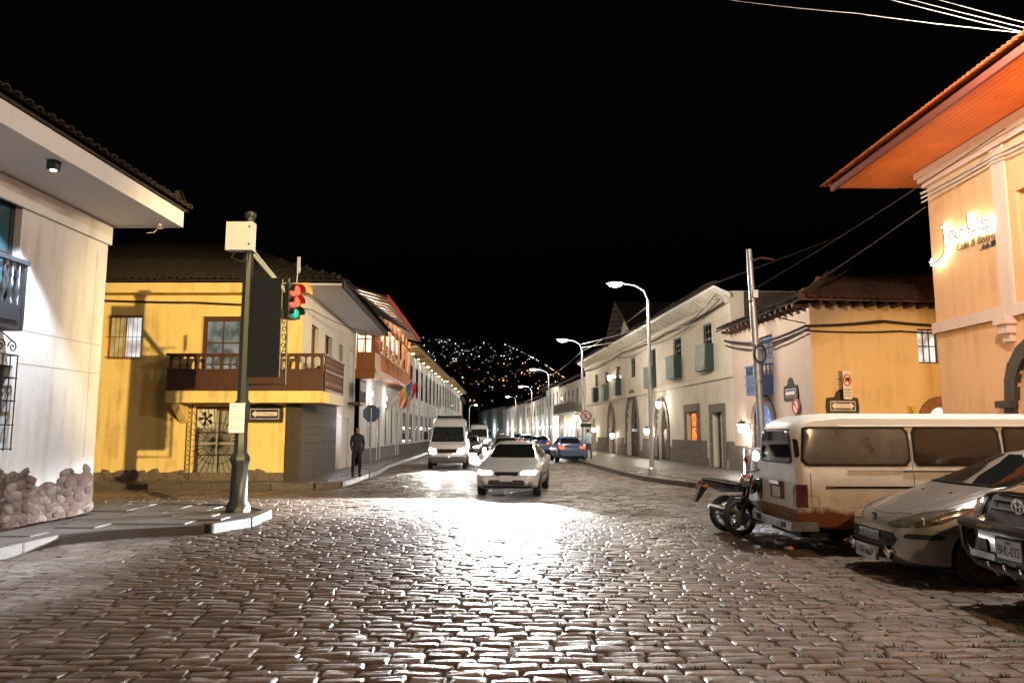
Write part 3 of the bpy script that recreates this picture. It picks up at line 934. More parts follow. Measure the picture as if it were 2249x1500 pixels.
fan = ff.build(MB().box(fan_c[0] - .3, fan_c[0] + .3, -.105, -.09, fan_c[2] - .3, fan_c[2] + .3), "ventilator", simple("pale_panel", (.6, .58, .52), .6))
fb = MB()
for k in range(5):
    a0 = 2 * math.pi * k / 5
    fb.add([(fan_c[0] + r_ * math.cos(a0 + s_), -.07 + dy, fan_c[2] + r_ * math.sin(a0 + s_)) for dy in (0, .012) for r_, s_ in ((.04, -.2), (.22, -.28), (.24, .25), (.05, .3))], [(0, 1, 2, 3), (7, 6, 5, 4), (0, 4, 5, 1), (1, 5, 6, 2), (2, 6, 7, 3), (3, 7, 4, 0)])
fb.lathe([(.05, -.085), (.05, -.05)], (fan_c[0], 0, fan_c[2]), 10, 'y')
ff.build(fb, "fan_blade", iron, fan)
ff.box("plinth", stone, 0, 16, .002, .03, 0, .42)
for k in range(130):
    x = rg.uniform(1.0, 9); 
    if g1[0] - .1 < x < g1[1] + .1: continue
    s = rg.uniform(.14, .26)
    ff.put("base_stone", rubble(stone)[k % 6], (x, rg.uniform(.0, .03), rg.uniform(.05, .42)), (rg.uniform(-.3, .3), rg.uniform(-.4, .4), 0), (s * 1.4, .12, s))
# dark stone corner pier
px0 = ff.px(628, 950)[0]
ff.box("pier_core", dark_stone, -.03, px0, .002, .05, .0, 2.58)
for j in range(11):
    z = .02 + j * .262
    n = 2 if j % 2 else 1
    for k in range(n):
        w = px0 / n
        ff.put("stone_block", block(dark_stone), (w * (k + .5), .01, z + .13), (0, 0, rg.gauss(0, .01)), (w - .012, .14, .252))
# side wall facing the street
fs = Frame(YH, -7.36, 35, math.atan2(-11, .56))
LS = math.hypot(11, .56)
sw = []
for x0p, x1p, yt, yb in ((684, 700, 716, 790), (714, 729, 738, 800), (745, 753, 757, 800), (768, 778, 770, 835)):
    q = list(fs.rect(x0p, yt, x1p, yb))
    sw.append((q[0], q[1], 3.05 if yb != 800 or x0p == 714 else q[2], q[3]))
lower = [fs.px(735, 960)[0], fs.px(748, 960)[0]]
shop = (min(lower), max(lower), .14, fs.px(740, 914)[1])
lower2 = sorted([fs.px(757, 960)[0], fs.px(766, 960)[0]])
shop2 = (lower2[0], lower2[1], .14, 2.3)
fs.wall(0, LS, 0, ZY, [tuple(q) for q in sw] + [shop, shop2], cream_wall)
for q in sw: fs.window(*q, wood_dark, pane_dark, 1, 3, inset=.14, fw=.06)
fs.box("lit_doorway", lit_window("lilac_shop", (.32, .32, .8), (.85, .85, 1.0), .9, .8), shop[0], shop[1], -.3, -.28, shop[2], shop[3])
fs.box("lit_doorway", lit_window("pale_shop", (.7, .8, .55), (1.0, .97, .85), 1.2, 1.5), shop2[0], shop2[1], -.3, -.28, shop2[2], shop2[3])
pc = fs.local((shop[0] + shop[1]) / 2, .35, 1.9); point(YH, pc, 45, (.75, .78, 1.0), .15)
fs.box("pier_core", dark_stone, shop[1] + .05, LS + .02, .002, .05, .0, 2.58)
for j in range(11):
    z = .02 + j * .262; x = shop[1] + .05
    while x < LS - .08:
        w = min(rg.uniform(.35, .7), LS - x - .02)
        fs.put("stone_block", block(dark_stone), (x + w / 2, .012, z + .13), (0, 0, rg.gauss(0, .006)), (w - .012, .12, .252)); x += w
# roof
OY = .55
yr = MB()
hx, hz = 5.5, 2.75
yr.prism([(-1.35, OY, ZY + .02), (16, OY, ZY + .02), (16, -5.5, ZY + hz), (4.2, -5.5, ZY + hz)], (0, 0, .06))
yr.prism([(-1.35, OY, ZY + .02), (4.2, -5.5, ZY + hz), (-1.9, -12.2, ZY + .02)], (0, 0, .06))
yro = ff.build(yr, "roof", clay_dark, fix=True)
tile_field(ff, yro, (-1.3, OY + .06, ZY + .06), (1, 0, 0), Vector((0, -6.05, hz - .02)), 12.5, 3.2, tile_old, clay_dark, pitch=.24, trim=lambda x, y: y < x * .95 + .1)
ff.build(MB().box(-.3, 16, .02, OY - .05, ZY - .34, ZY - .02), "eave_cove", yellow_wall)
fs.build(MB().box(-1.1, LS + .5, .003, 1.32, ZY - .10, ZY - .03), "soffit", soffit_white)
fs.build(MB().box(-1.15, LS + .5, 1.32, 1.38, ZY - .16, ZY + .12), "fascia", clay_dark)
tile_field(fs, yro, (-1.1, 1.42, ZY + .06), (1, 0, 0), Vector((0, -6.05, hz)), LS + 1.6, .4, tile_old, clay_dark, pitch=.24)
# wrap-around balcony
BZ = 2.95; OUT = .95
bt = ff.px(520, 776, OUT)[1]
bxl = ff.px(366, 815, OUT)[0]
bs_len = LS - fs.px(755, 840, OUT)[0]
slab = ff.build(MB().box(-OUT, bxl, .003, OUT, BZ - .36, BZ), "balcony", yellow_wall)
fs.build(MB().box(LS - bs_len, LS - .003, .003, OUT - .004, BZ - .355, BZ - .004), "balcony_return", cream_wall)
for cx_ in (bxl - .1,): ff.build(MB().prism([(cx_, .003, BZ - .37), (cx_, OUT - .1, BZ - .37), (cx_, .003, BZ - 1.0)], (-.25, 0, 0)), "corbel", yellow_wall, fix=True)
MB().prism([(bxl - .1, .003, BZ - .37), (bxl - .1, OUT - .1, BZ - .37), (bxl - .1, .003, BZ - 1.0)], (-.25, 0, 0)).prism([(2.6, .003, BZ - .37), (2.6, OUT - .1, BZ - .37), (2.6, .003, BZ - 1.0)], (-.25, 0, 0))
pass
PH = .62                                            # solid panel height
pan = MB().box(-OUT, bxl, OUT - .09, OUT - .02, BZ + .001, BZ + PH)
pan.box(-OUT - .02, bxl + .02, OUT - .11, OUT + .01, BZ + PH, BZ + PH + .06).box(-OUT - .04, bxl + .03, OUT - .12, OUT + .03, bt - .07, bt)
pan.box(bxl - .07, bxl, .02, OUT - .09, BZ + .001, BZ + PH).box(bxl - .09, bxl + .02, .02, OUT - .12, bt - .07, bt)
x = -OUT
while x < bxl:
    pan.box(x, x + .09, OUT - .10, OUT + .0, BZ + .002, bt - .07); x += .78
ff.build(pan, "railing", wood_dark, slab)
x = -OUT + .13
while x + .6 < bxl:
    ff.build(MB().box(x + .06, x + .58, OUT - .02, OUT - .005, BZ + .1, BZ + PH - .1), "panel", wood_dark, slab); x += .78
bal_m = baluster_mesh("baluster", bt - .07 - BZ - PH - .06, .055, wood_dark)
x = -OUT + .09
while x < bxl - .1:
    for k in range(3):
        a_ = x + k * .23; 
        if k: ff.put("baluster", bal_m, (a_, OUT - .05, BZ + PH + .06), parent=slab)
        pts = arch_pts(a_ + .02, a_ + .21, bt - .18, bt - .09, 8)
        ring_ = [(a_ + .002, OUT - .075, bt - .067), (a_ + .002, OUT - .075, pts[0][1])] + [(q[0], OUT - .075, q[1]) for q in pts] + [(a_ + .228, OUT - .075, pts[-1][1]), (a_ + .228, OUT - .075, bt - .067)]
        ff.build(MB().prism(ring_, (0, .045, 0)), "arch", wood_dark, slab, fix=True)
    x += .78
sp = MB()
x0 = LS - bs_len
sp.box(x0, LS + OUT - .1, OUT - .12, OUT + .03, bt - .075, bt - .005).box(x0, LS + OUT - .1, OUT - .11, OUT + .01, BZ + PH, BZ + PH + .055).box(x0, LS + OUT - .1, OUT - .1, OUT, BZ + .0, BZ + .07)
sp.box(x0, x0 + .08, OUT - .1, OUT, BZ, bt - .08).box(x0, x0 + .06, .02, OUT - .1, BZ, bt - .08)
fs.build(sp, "railing", wood_dark, slab)
x = x0 + .2
lowb = baluster_mesh("baluster", PH - .07, .045, wood_dark)
while x < LS + OUT - .2:
    fs.put("baluster", bal_m, (x, OUT - .05, BZ + PH + .06), parent=slab)
    fs.put("baluster", lowb, (x, OUT - .05, BZ + .07), parent=slab); x += .24
# small second balcony
q = sw[3]
b2 = fs.box("balcony", wood_dark, q[0] - .25, q[1] + .25, .003, .55, 2.9, 3.0)
r2 = MB().box(q[0] - .25, q[1] + .25, .48, .55, 4.0, 4.08).box(q[0] - .25, q[1] + .25, .49, .54, 3.5, 3.95)
for k in range(6):
    x = q[0] - .24 + k * (q[1] - q[0] + .42) / 5
    r2.box(x, x + .05, .49, .54, 3.0, 4.0)
fs.build(r2, "railing", wood_dark, b2)

# ---- gallery house
GH = thing("gallery_house", "white house with open orange wooden upper gallery and red-edged roof", "house", (-7.34, 36, 0))
XG1, YG1 = -7.34 - .0317 * 17, 53
fg = Frame(GH, XG1, YG1, math.atan2(-17, XG1 * -1 - 7.34))
LG = 17.0
ZG, ZGR = 4.75, 8.15
gl = []
for c_ in (2.2, 5.0, 7.8, 10.8, 13.6):
    gl.append((c_ - .5, c_ + .5, .9 if int(c_) % 2 else .14, 3.1))
fg.wall(0, LG, 0, ZG, gl, white_wall)
fg.wall(0, LG, ZG + .002, ZGR, [(c_ - .55, c_ + .55, ZG + .1, ZG + 2.4) for c_ in (2.5, 6, 9.5, 13)], white_wall, name="upper_wall") if False else None
fg.build(MB().quad((LG, -1.5, ZG), (0, -1.5, ZG), (0, -1.5, ZGR), (LG, -1.5, ZGR)), "upper_wall", white_wall)
fg.shell(0, LG, 0, ZGR, 10, white_wall)
for q in gl:
    (fg.window(*q, wood_dark, pane_dark, 1, 2, inset=.02) if q[2] > .5 else fg.door(*q, wood_dark, inset=.03))
for q in gl: 
    fg.build(MB().box(q[0] - .22, q[0] - .02, .003, .05, q[2] - .05, q[3] + .2).box(q[1] + .02, q[1] + .22, .003, .05, q[2] - .05, q[3] + .2).box(q[0] - .02, q[1] + .02, .003, .05, q[3] + .02, q[3] + .2), "window_surround", soffit_white)
fg.box("gallery_floor", wood_orange, 0, LG, -1.5, .75, ZG - .18, ZG - .002)
fg.box("plinth", dark_stone, 0, LG, .002, .04, 0, .85)
nn = 9
for k in range(nn):
    x = LG - .1 - (LG - .2) * k / (nn - 1)
    fg.box("gallery_post", wood_orange, x - .07, x + .07, .5, .64, ZG, ZGR - .12)
    if k < nn - 1:
        x2 = LG - .1 - (LG - .2) * (k + 1) / (nn - 1)
        rl = MB().box(x2 + .07, x - .07, .53, .61, ZG + .95, ZG + 1.03).box(x2 + .07, x - .07, .54, .60, ZG + .04, ZG + .10)
        if k > 0:
            for t in range(1, 9): 
                xx = x2 + (x - x2) * t / 9
                rl.box(xx - .02, xx + .02, .55, .59, ZG + .1, ZG + .95)
        fg.build(rl, "gallery_rail", wood_orange)
        fg.box("gallery_beam", wood_orange, x2 + .07, x - .07, .52, .62, ZGR - .75, ZGR - .62)
# glazed near bay
bay = MB().box(LG - 1.9, LG - .02, .62, .70, ZG - .5, ZG + .78)
for t in range(5):
    xx = LG - 1.9 + 1.83 * t / 4; bay.box(xx, xx + .06, .63, .69, ZG + .78, ZG + 2.2)
for z in (ZG + 1.4, ZG + 2.14): bay.box(LG - 1.9, LG - .02, .64, .68, z, z + .06)
bay.box(LG - .06, LG, -.2, .62, ZG - .5, ZG + .78)
for yy in (-.2, .2): bay.box(LG - .055, LG - .005, yy, yy + .06, ZG + .78, ZG + 2.2)
bay.box(LG - .05, LG - .01, -.2, .62, ZG + 1.4, ZG + 1.46).box(LG - .05, LG - .01, -.2, .62, ZG + 2.14, ZG + 2.2)
fg.build(bay, "glazed_bay", wood_orange)
fg.build(MB().prism([(-.2, 1.25, ZGR), (LG + .3, 1.25, ZGR), (LG + .3, -4.5, ZGR + 1.7), (-.2, -4.5, ZGR + 1.7)], (0, 0, .1)), "roof", wood_dark, fix=True)
fg.box("roof_edge", simple("red_gutter", (.5, .045, .02), .45), -.2, LG + .3, 1.25, 1.33, ZGR - .04, ZGR + .16)
for k in range(16):
    x = .4 + k * (LG - .4) / 15
    fg.build(MB().prism([(x, 1.2, ZGR - .10), (x, -1.4, ZGR + .62), (x, -1.4, ZGR + .72), (x, 1.2, ZGR - .002)], (.1, 0, 0)), "rafter", wood_dark, fix=True)
glow = emit("gallery_bulb", (1, .8, .55), 40)
for k, x in enumerate((LG - .9, LG - 4.2, LG - 8.0, LG - 12.0, LG - 15.5)):
    lm = fg.build(MB().lathe([(.03, -.02), (.09, -.06), (.10, -.11), (.05, -.15), (.005, -.16)], (x, -.4, ZGR + .1), 12), "ceiling_lamp", glow, smooth=True)
    point(GH, fg.local(x, -.4, ZGR - .25), 300, (1, .76, .5), .1)
for x in (LG - 3, LG - 8.5):
    sc = fg.build(MB().box(x - .07, x + .07, .003, .16, 3.55, 3.75), "wall_lamp", emit("wall_wash", (1, .95, .85), 25))
    point(GH, fg.local(x, .45, 3.5), 60, (1, .94, .84), .1)
# potted conifers on the gallery
leaf = simple("dark_conifer", (.022, .045, .018), .8, var=.5, scale=20)
for k, x in enumerate((LG - 5.0, LG - 7.2, LG - 9.4, LG - 11.4)):
    pl = thing("potted_conifer", ["tall cone-shaped potted conifer on the gallery, nearest the glazed bay", "second potted conifer along the orange gallery", "third potted conifer along the orange gallery", "farthest potted conifer along the orange gallery"][k], "plant", fg.world(x, .25, ZG), group="potted conifers on the gallery")
    MB().lathe([(.14, 0), (.2, .32), (.21, .36)], seg=12).build("pot", clay, pl, True)
    MB().tube([(0, 0, .3), (0, 0, 1.8)], [.03, .008], 6).build("trunk", wood_dark, pl)
    cr = MB(); rl_ = random.Random(k)
    for t in range(420):
        h = rl_.random() ** 1.2; rad = .42 * (1 - h) + .03; an = rl_.uniform(0, 6.283); rr = rad * rl_.uniform(.55, 1.05)
        p = Vector((rr * math.cos(an), rr * math.sin(an), .42 + h * 1.45)); dd = Vector((math.cos(an), math.sin(an), .7)) * .11; sd = Vector((-math.sin(an), math.cos(an), 0)) * .035
        cr.add([p - sd, p + sd, p + dd], [(0, 1, 2)])
    cr.build("crown", leaf, pl)
# flags on slanted poles
fcol = [("red_flag_cloth", (.5, .03, .03)), ("rainbow", None), ("blue_flag_cloth", (.06, .09, .3))]
for k, (x, lab) in enumerate(((7.4, "limp many-coloured flag on slanted pole over the white wall"), (5.2, "red and white flag hanging from slanted pole over the white wall"))):
    fl = thing("flag", lab, "flag", fg.world(x, .02, 3.2), math.atan2(fg.W[1][0], fg.W[0][0]))
    MB().tube([(0, 0, 0), (0.1, 1.55, 1.7)], .022, 6).build("pole", galv, fl)
    MB().box(-.08, .08, .0, .07, -.12, .12).build("bracket", iron, fl)
    cols = [(.30, .03, .02), (.32, .14, .02), (.3, .26, .05), (.04, .12, .05), (.03, .06, .2), (.12, .04, .13)] if k == 0 else [(.5, .03, .03), (.6, .58, .55), (.5, .03, .03)]
    for j, cc in enumerate(cols):
        st = MB(); n_ = len(cols)
        rows_ = []
        for i in range(7):
            t = i / 6
            for jj in (j, j + 1):
                sft = jj / n_
                y0 = .75 + .75 * sft; z0 = .82 + .82 * sft
                rows_.append((.06 + .09 * math.sin(t * 5 + sft * 4) + .05 * sft, y0 + .06 * math.sin(t * 4), z0 - t * .95 + .04 * math.sin(t * 9 + sft * 6)))
        st.add(rows_, [(2 * i, 2 * i + 1, 2 * i + 3, 2 * i + 2) for i in range(6)])
        st.build("stripe", simple("flag_%d_%d" % (k, j), cc, .8), fl, True)

# ---- two long white houses with lit window bays further on
def bay_house(name, label, x0, y0, x1, y1, ze, nb, lamp_every=1, pow_=90):
    h = thing(name, label, "house", (x0, y0, 0))
    L = math.hypot(x1 - x0, y1 - y0)
    f = Frame(h, x1, y1, math.atan2(y0 - y1, x0 - x1))
    ops = []
    for k in range(nb):
        c_ = L * (k + .5) / nb; w = min(.85, L / nb * .3)
        ops += [(c_ - w, c_ + w, ze - 3.3, ze - .75), (c_ - w, c_ + w, .9, 3.1)]
    f.wall(0, L, 0, ze, ops, white_wall); f.shell(0, L, 0, ze, 9, white_wall)
    for q in ops: f.window(*q, wood_dark, pane_dark, 2, 2, inset=.012, fw=.06)
    for k in range(nb + 1):
        c_ = min(max(L * k / nb, .12), L - .12)
        f.box("pilaster", white_wall, c_ - .16, c_ + .16, .003, .06, .85, ze - .25)
    f.box("plinth", dark_stone, 0, L, .002, .05, 0, .8)
    f.box("string_course", white_wall, 0, L, .004, .08, 3.75, 3.95)
    sf = f.box("soffit", simple("boarded_soffit", (.5, .33, .15), .7, var=.2, scale=6), -.1, L + .1, .003, 1.15, ze, ze + .07)
    for k in range(int(L / .9)):
        f.box("soffit_beam", M["boarded_soffit"], .3 + k * .9, .42 + k * .9, .12, 1.1, ze - .12, ze - .002, sf)
    f.build(MB().prism([(-.15, 1.25, ze + .07), (L + .15, 1.25, ze + .07), (L + .15, -4.5, ze + 1.9), (-.15, -4.5, ze + 1.9)], (0, 0, .1)), "roof", clay_dark, fix=True)
    for k in range(0, nb + 1, lamp_every):
        c_ = min(max(L * k / nb, .3), L - .3)
        f.build(MB().lathe([(.04, 0), (.08, -.05), (.07, -.12), (.005, -.14)], (c_, .32, ze - .003), 10), "eave_lamp", emit("eave_bulb", (1, .88, .66), 45))
        spot(h, f.local(c_, .32, ze - .16), f.local(c_, .18, 0), pow_ * .55, (1, .88, .68), 110, .6, .06)
    return h, f, L
bay_house("arcaded_house", "long white house with tall lit window bays under golden boarded eaves", -7.88, 53.05, -8.28, 88, 7.7, 9)
bay_house("arcaded_house", "farther white house with lit pilasters at the left street bend", -8.28, 88.4, -8.7, 124, 8.0, 9, 2, 150)
# ================================================================== RIGHT SIDE
# ---- long cream house with pointed arches
rg = random.Random(21)
RX0, RY0 = 9.17, 31.0
RLEN = 36.0
RT = math.atan2(1, -.072)
AH = thing("arched_house", "long cream house with stone arches and green box balconies on the right", "house", (RX0, RY0, 0))
fa = Frame(AH, RX0, RY0, RT)
ZA = 7.6
ops = []; items = []
def op(x0, y0, x1, y1, zb=None, arch=None):
    q = list(fa.rect(x0, y0, x1, y1))
    if zb is not None: q[2] = zb
    if arch: q.append(q[3] - (q[1] - q[0]) * arch)
    ops.append(tuple(q)); return tuple(q)
door_r = op(1566, 905, 1590, 1000, .14)
win_o = op(1509, 904, 1534, 970)
arch1 = op(1442, 885, 1467, 1000, .14, .62)
arch2 = op(1377, 866, 1402, 1000, .14, .75)
arch3 = op(1337, 893, 1350, 1000, .14, .75)
door_l = op(1302, 920, 1308, 1000, .14)
ups = [op(1541, 711, 1563, 762), op(1478, 743, 1496, 785), op(1430, 766, 1440, 808), op(1384, 786, 1395, 829), op(1353, 802, 1363, 835), op(1328, 813, 1336, 845), op(1307, 822, 1313, 850)]
fa.wall(0, RLEN, 0, ZA, ops, cream_wall)
fa.shell(0, RLEN, 0, ZA, 10, cream_wall)
fa.build(MB().quad((0, -.3, 0), (0, 0, 0), (0, 0, ZA), (0, -.3, ZA)), "wall_end", cream_wall)
fa.build(MB().box(-.03, -.002, -10, -.6, 0, ZA - .02), "darkened_end_wall", simple("shade_dark_wall", (.07, .045, .03), .95, var=.4, scale=2))  # end wall painted dark, as if no lamp reached it
fa.door(*door_r, green_wood, inset=.25, panels=(2, 4))
fa.window(*win_o, wood_dark, lit_window("orange_curtain", (.35, .035, .005), (1.0, .32, .06), 1.5, 5.0), 2, 2, inset=.2, fw=.07)
for q in (arch1, arch2, arch3):
    dr = fa.door(q[0], q[1], q[2], q[4], wood_dark, inset=.28, panels=(2, 3))
    pts = arch_pts(q[0] + .01, q[1] - .01, q[4], q[3] - .01)
    fa.build(MB().prism([(x, -.30, z) for x, z in pts], (0, .02, 0)), "fanlight", pane_dark, dr, fix=True)
fa.box("red_banner", simple("red_cloth", (.55, .03, .02), .8), arch1[0] + .45, arch1[0] + .75, -.2, -.18, .6, arch1[4] + .5)
fa.box("lit_interior", lit_window("shop_pale", (.12, .12, .14), (.55, .6, .65), .8, 2), arch2[0] + .6, arch2[1] - .3, -.27, -.265, 1.9, arch2[4])
fa.door(*door_l, wood_dark, inset=.25, panels=(1, 3), handle=False)
for q in ups: fa.window(*q, green_wood, pane_dark, 2, 3, inset=.09, fw=.06)
# stone surrounds of the door and window
def surround(q, w=.28):
    z = q[2]
    while z < q[3] - .05:
        hgt = min(.5, q[3] - z)
        for x in (q[0] - w / 2, q[1] + w / 2):
            fa.put("stone_block", block(stone), (x, .02, z + hgt / 2), (0, 0, 0), (w - .01, .12, hgt - .012))
        z += hgt
    fa.put("stone_block", block(stone), ((q[0] + q[1]) / 2, .02, q[3] + .19), (0, 0, 0), (q[1] - q[0] + 2 * w, .14, .36))
surround(door_r); surround(win_o)
# voussoirs and jambs of the arches
for q in (arch1, arch2, arch3):
    w = .34; n = 11
    ci, co = arch_pts(q[0], q[1], q[4], q[3], n), arch_pts(q[0] - w, q[1] + w, q[4], q[3] + w, n)
    for k in range(n):
        fa.build(MB().prism([(ci[k][0], -.05, ci[k][1]), (ci[k + 1][0], -.05, ci[k + 1][1]), (co[k + 1][0] - .004, -.05, co[k + 1][1]), (co[k][0] + .004, -.05, co[k][1])], (0, .11 + .01 * (k % 2), 0)), "arch_stone", stone, fix=True)
    z = q[2]
    while z < q[4] - .05:
        hgt = min(.45, q[4] - z)
        for x in (q[0] - w / 2, q[1] + w / 2):
            fa.put("stone_block", block(stone), (x, .015, z + hgt / 2), (0, 0, 0), (w - .01, .11, hgt - .012))
        z += hgt
# stone plinth in courses
blocked = [(q[0] - .35, q[1] + .35) for q in (door_r, arch1, arch2, arch3, door_l)]
for j in range(3):
    x = .0
    while x < RLEN:
        w = rg.uniform(.6, 1.1)
        if not any(a < x + w and x < b for a, b in blocked):
            fa.put("stone_block", block(stone), (x + w / 2, .0, .33 + .39 * j), (0, 0, rg.gauss(0, .003)), (w - .014, .1, .375))
        x += w
# green box balconies
for (x0, y0, x1, y1) in ((1526, 758, 1568, 822), (1462, 782, 1497, 837), (1413, 805, 1441, 850), (1345, 828, 1364, 868), (1320, 842, 1337, 875), (1299, 848, 1314, 880)):
    o_ = .40
    xa = fa.px(x0, (y0 + y1) / 2, o_)[0]; xb = fa.px(x1, (y0 + y1) / 2, 0.0)[0]
    # the near end of the box is seen to its wall line, the far end at its front corner
    lo, hi = min(xa, xb), max(xa, xb)
    zt = fa.px(x0, y0 + 6, o_)[1]; zb = zt - 1.12
    bb = fa.box("box_balcony", green_wood, lo, hi, .003, o_, zb, zb + .08)
    p_ = MB().box(lo, hi, o_ - .06, o_, zb + .08, zt).box(lo, lo + .06, .003, o_ - .06, zb + .08, zt).box(hi - .06, hi, .003, o_ - .06, zb + .08, zt).box(lo - .03, hi + .03, o_ - .08, o_ + .03, zt, zt + .06).box(lo - .03, lo + .09, .003, o_ - .08, zt, zt + .06).box(hi - .09, hi + .03, .003, o_ - .08, zt, zt + .06)
    fa.build(p_, "parapet", green_wood, bb)
    n = max(2, int((hi - lo) / .42)); dx = (hi - lo - .1) / n
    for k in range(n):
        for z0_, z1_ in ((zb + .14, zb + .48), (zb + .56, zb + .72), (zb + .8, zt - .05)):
            fa.build(MB().box(lo + .05 + k * dx + .03, lo + .05 + (k + 1) * dx - .03, o_, o_ + .018, z0_, z1_), "panel", simple("lit_green_wood", (.05, .10, .08), .55, var=.4, scale=14), bb)  # front panels coloured lighter, as the face the street light falls on
    for z0_, z1_ in ((zb + .14, zb + .48), (zb + .8, zt - .05)):
        fa.build(MB().box(lo - .018, lo, .1, o_ - .12, z0_, z1_), "panel", green_wood, bb)
# mouldings, eave
fa.box("string_course", cream_wall, 0, RLEN, .003, .09, fa.px(1606, 828)[1], fa.px(1606, 816)[1])
fa.box("cornice", cream_wall, 0, RLEN, .003, .12, ZA - .5, ZA - .3)
es = MB().prism([(-.1, .003, ZA - .28), (-.1, .72, ZA + .12), (-.1, .72, ZA + .2), (-.1, .003, ZA - .1)], (RLEN + .2, 0, 0))
eo = fa.build(es, "eave", soffit_white, fix=True)
for k in range(int(RLEN / .45)):
    x = .1 + k * .45
    fa.build(MB().prism([(x, .13, ZA - .29), (x, .70, ZA + .02), (x, .70, ZA + .105), (x, .13, ZA - .215)], (.09, 0, 0)), "rafter", cream_wall, eo, fix=True)
ro = fa.build(MB().prism([(-.15, .8, ZA + .2), (RLEN + .15, .8, ZA + .2), (RLEN + .15, -5, ZA + 2.4), (-.15, -5, ZA + 2.4)], (0, 0, .06)), "roof", clay_dark, fix=True)
tile_field(fa, ro, (-.1, .86, ZA + .24), (1, 0, 0), Vector((0, -5.8, 2.2)), RLEN, .45, tile_old, clay_dark, pitch=.24)
# boarded gable over the entrance
gx0 = fa.px(1392, 745, .7)[0]; gx1 = fa.px(1336, 768, .7)[0]; gxm = (gx0 + gx1) / 2 + .4
gzp = fa.px(1356, 668, .7)[1]
gm = fa.build(MB().prism([(gx0, .02, ZA + .2), (gx1, .02, ZA + .2), (gxm, .02, gzp)], (0, -3.5, 0)), "gable", cream_wall, fix=True)
for sgn, xe in ((0, gx0), (1, gx1)):
    fa.build(MB().prism([(xe, .95, ZA + .16), (gxm, .95, gzp + .05), (gxm, .95, gzp + .15), (xe, .95, ZA + .28)], (0, -4.5, 0)), "gable_roof", clay_dark, gm, fix=True)
for k in range(9):
    t = k / 9
    x1_ = gx1 + (gxm - gx1) * t; z_ = ZA + .16 + (gzp - ZA - .16) * t
    fa.box("batten", wood_dark, x1_ - .06, x1_ - .0, .05, .95, z_ - .07, z_ - .02, gm)
# wall lanterns
def lantern(house, f, x, z, power, label, col=(1, .93, .8), y=.35, radius=.1, cat="lantern"):
    p = f.world(x, 0, z)
    t = thing("wall_lantern", label, cat, p, math.atan2(f.W[1][0], f.W[0][0]))
    MB().box(-.05, .05, .0, .02, -.12, .12).tube([(0, .01, .05), (0, y * .6, .22), (0, y, .17)], .013, 6).build("bracket", iron, t)
    MB().lathe([(.04, -.34), (.12, -.28), (.16, .0), (.04, .0)], (0, y, .08), 6).build("glass", emit("lantern_glass", (1, .92, .78), 30), t)
    MB().lathe([(.18, .0), (.12, .09), (.02, .13), (.005, .2)], (0, y, .082), 6).build("cap", iron, t)
    point(t, (0, y + .2, -.1), power, col, radius)
    return t
x, z = fa.px(1460, 886); lantern(AH, fa, x, z, 170, "glaring lantern above the arch hung with a red banner")
x, z = fa.px(1433, 945); lantern(AH, fa, x, z, 110, "low glaring lantern between two arches of the cream house")
x, z = fa.px(1349, 828); lantern(AH, fa, x, z, 90, "small yellow lantern between the far upper balconies", (1, .85, .45))
x, z = fa.px(1313, 942); lantern(AH, fa, x, z, 50, "amber lantern by the farthest doorway of the cream house", (1, .75, .35))
x, z = fa.px(1355, 955); lantern(AH, fa, x, z, 40, "small lantern beside the narrow far arch", (1, .8, .5))
mbd = thing("menu_board", "black chalk menu board standing beneath the lantern arch", "sign", fa.world(fa.px(1455, 985)[0], .35, .14), math.atan2(fa.W[1][0], fa.W[0][0]))
MB().box(-.45, .45, -.02, .02, .0, 1.35).build("board", iron, mbd)
for k in range(9):
    MB().box(-.32 + .05 * (k % 3), .30 - .04 * (k % 4), .021, .023, 1.18 - k * .115, 1.205 - k * .115).build("chalk_line", paper, mbd)
vb = thing("vertical_sign", "narrow cloth with red letters hanging beside the big arch", "sign", fa.world(fa.px(1418, 890)[0], .02, 0), RT)
z0 = fa.px(1418, 918)[1]; z1 = fa.px(1418, 868)[1]
MB().box(-.12, .12, .0, .012, z0, z1).build("cloth", cream_wall, vb)
for k in range(8):
    zz = z1 - .07 - (z1 - z0 - .1) * k / 8
    MB().box(-.07, .07, .013, .016, zz - .012, zz + .012).box(-.07 if k % 2 else .045, -.045 if k % 2 else .07, .013, .0155, zz - .055, zz + .05).build("red_letter", simple("red_letter", (.4, .03, .03), .7), vb)

# ---- pale house with the blue balcony on the corner
BH = thing("corner_house", "pale pink tiled corner house with small blue balcony behind the parked van", "house", (9.67, 24, 0))
fb_ = Frame(BH, 9.67, 24, math.atan2(7, 9.17 - 9.67))
LB = math.hypot(7, .5)
ZB = 5.85
bw = list(fb_.rect(1667, 738, 1697, 802))
bdoor = list(fb_.rect(1660, 884, 1700, 1010)); bdoor[2] = .14
bdoor.append(bdoor[3] - (bdoor[1] - bdoor[0]) * .5)
fb_.wall(0, LB - .005, 0, ZB, [tuple(bw), tuple(bdoor)], pink_wall)
wn_ = fb_.window(*bw, blue_wood, lit_window("pale_pane", (.25, .2, .17), (.5, .42, .36), .5), 2, 5, inset=.1, fw=.09)
fb_.door(bdoor[0], bdoor[1], bdoor[2], bdoor[4], blue_wood, inset=.2)
fb_.build(MB().prism([(x, -.24, z) for x, z in arch_pts(bdoor[0] + .01, bdoor[1] - .01, bdoor[4], bdoor[3] - .01)], (0, .02, 0)), "fanlight", lit_window("blue_fanlight", (.15, .25, .6), (.4, .55, .9), .8), fix=True)
w = .3; n = 9
ci, co = arch_pts(bdoor[0], bdoor[1], bdoor[4], bdoor[3], n), arch_pts(bdoor[0] - w, bdoor[1] + w, bdoor[4], bdoor[3] + w, n)
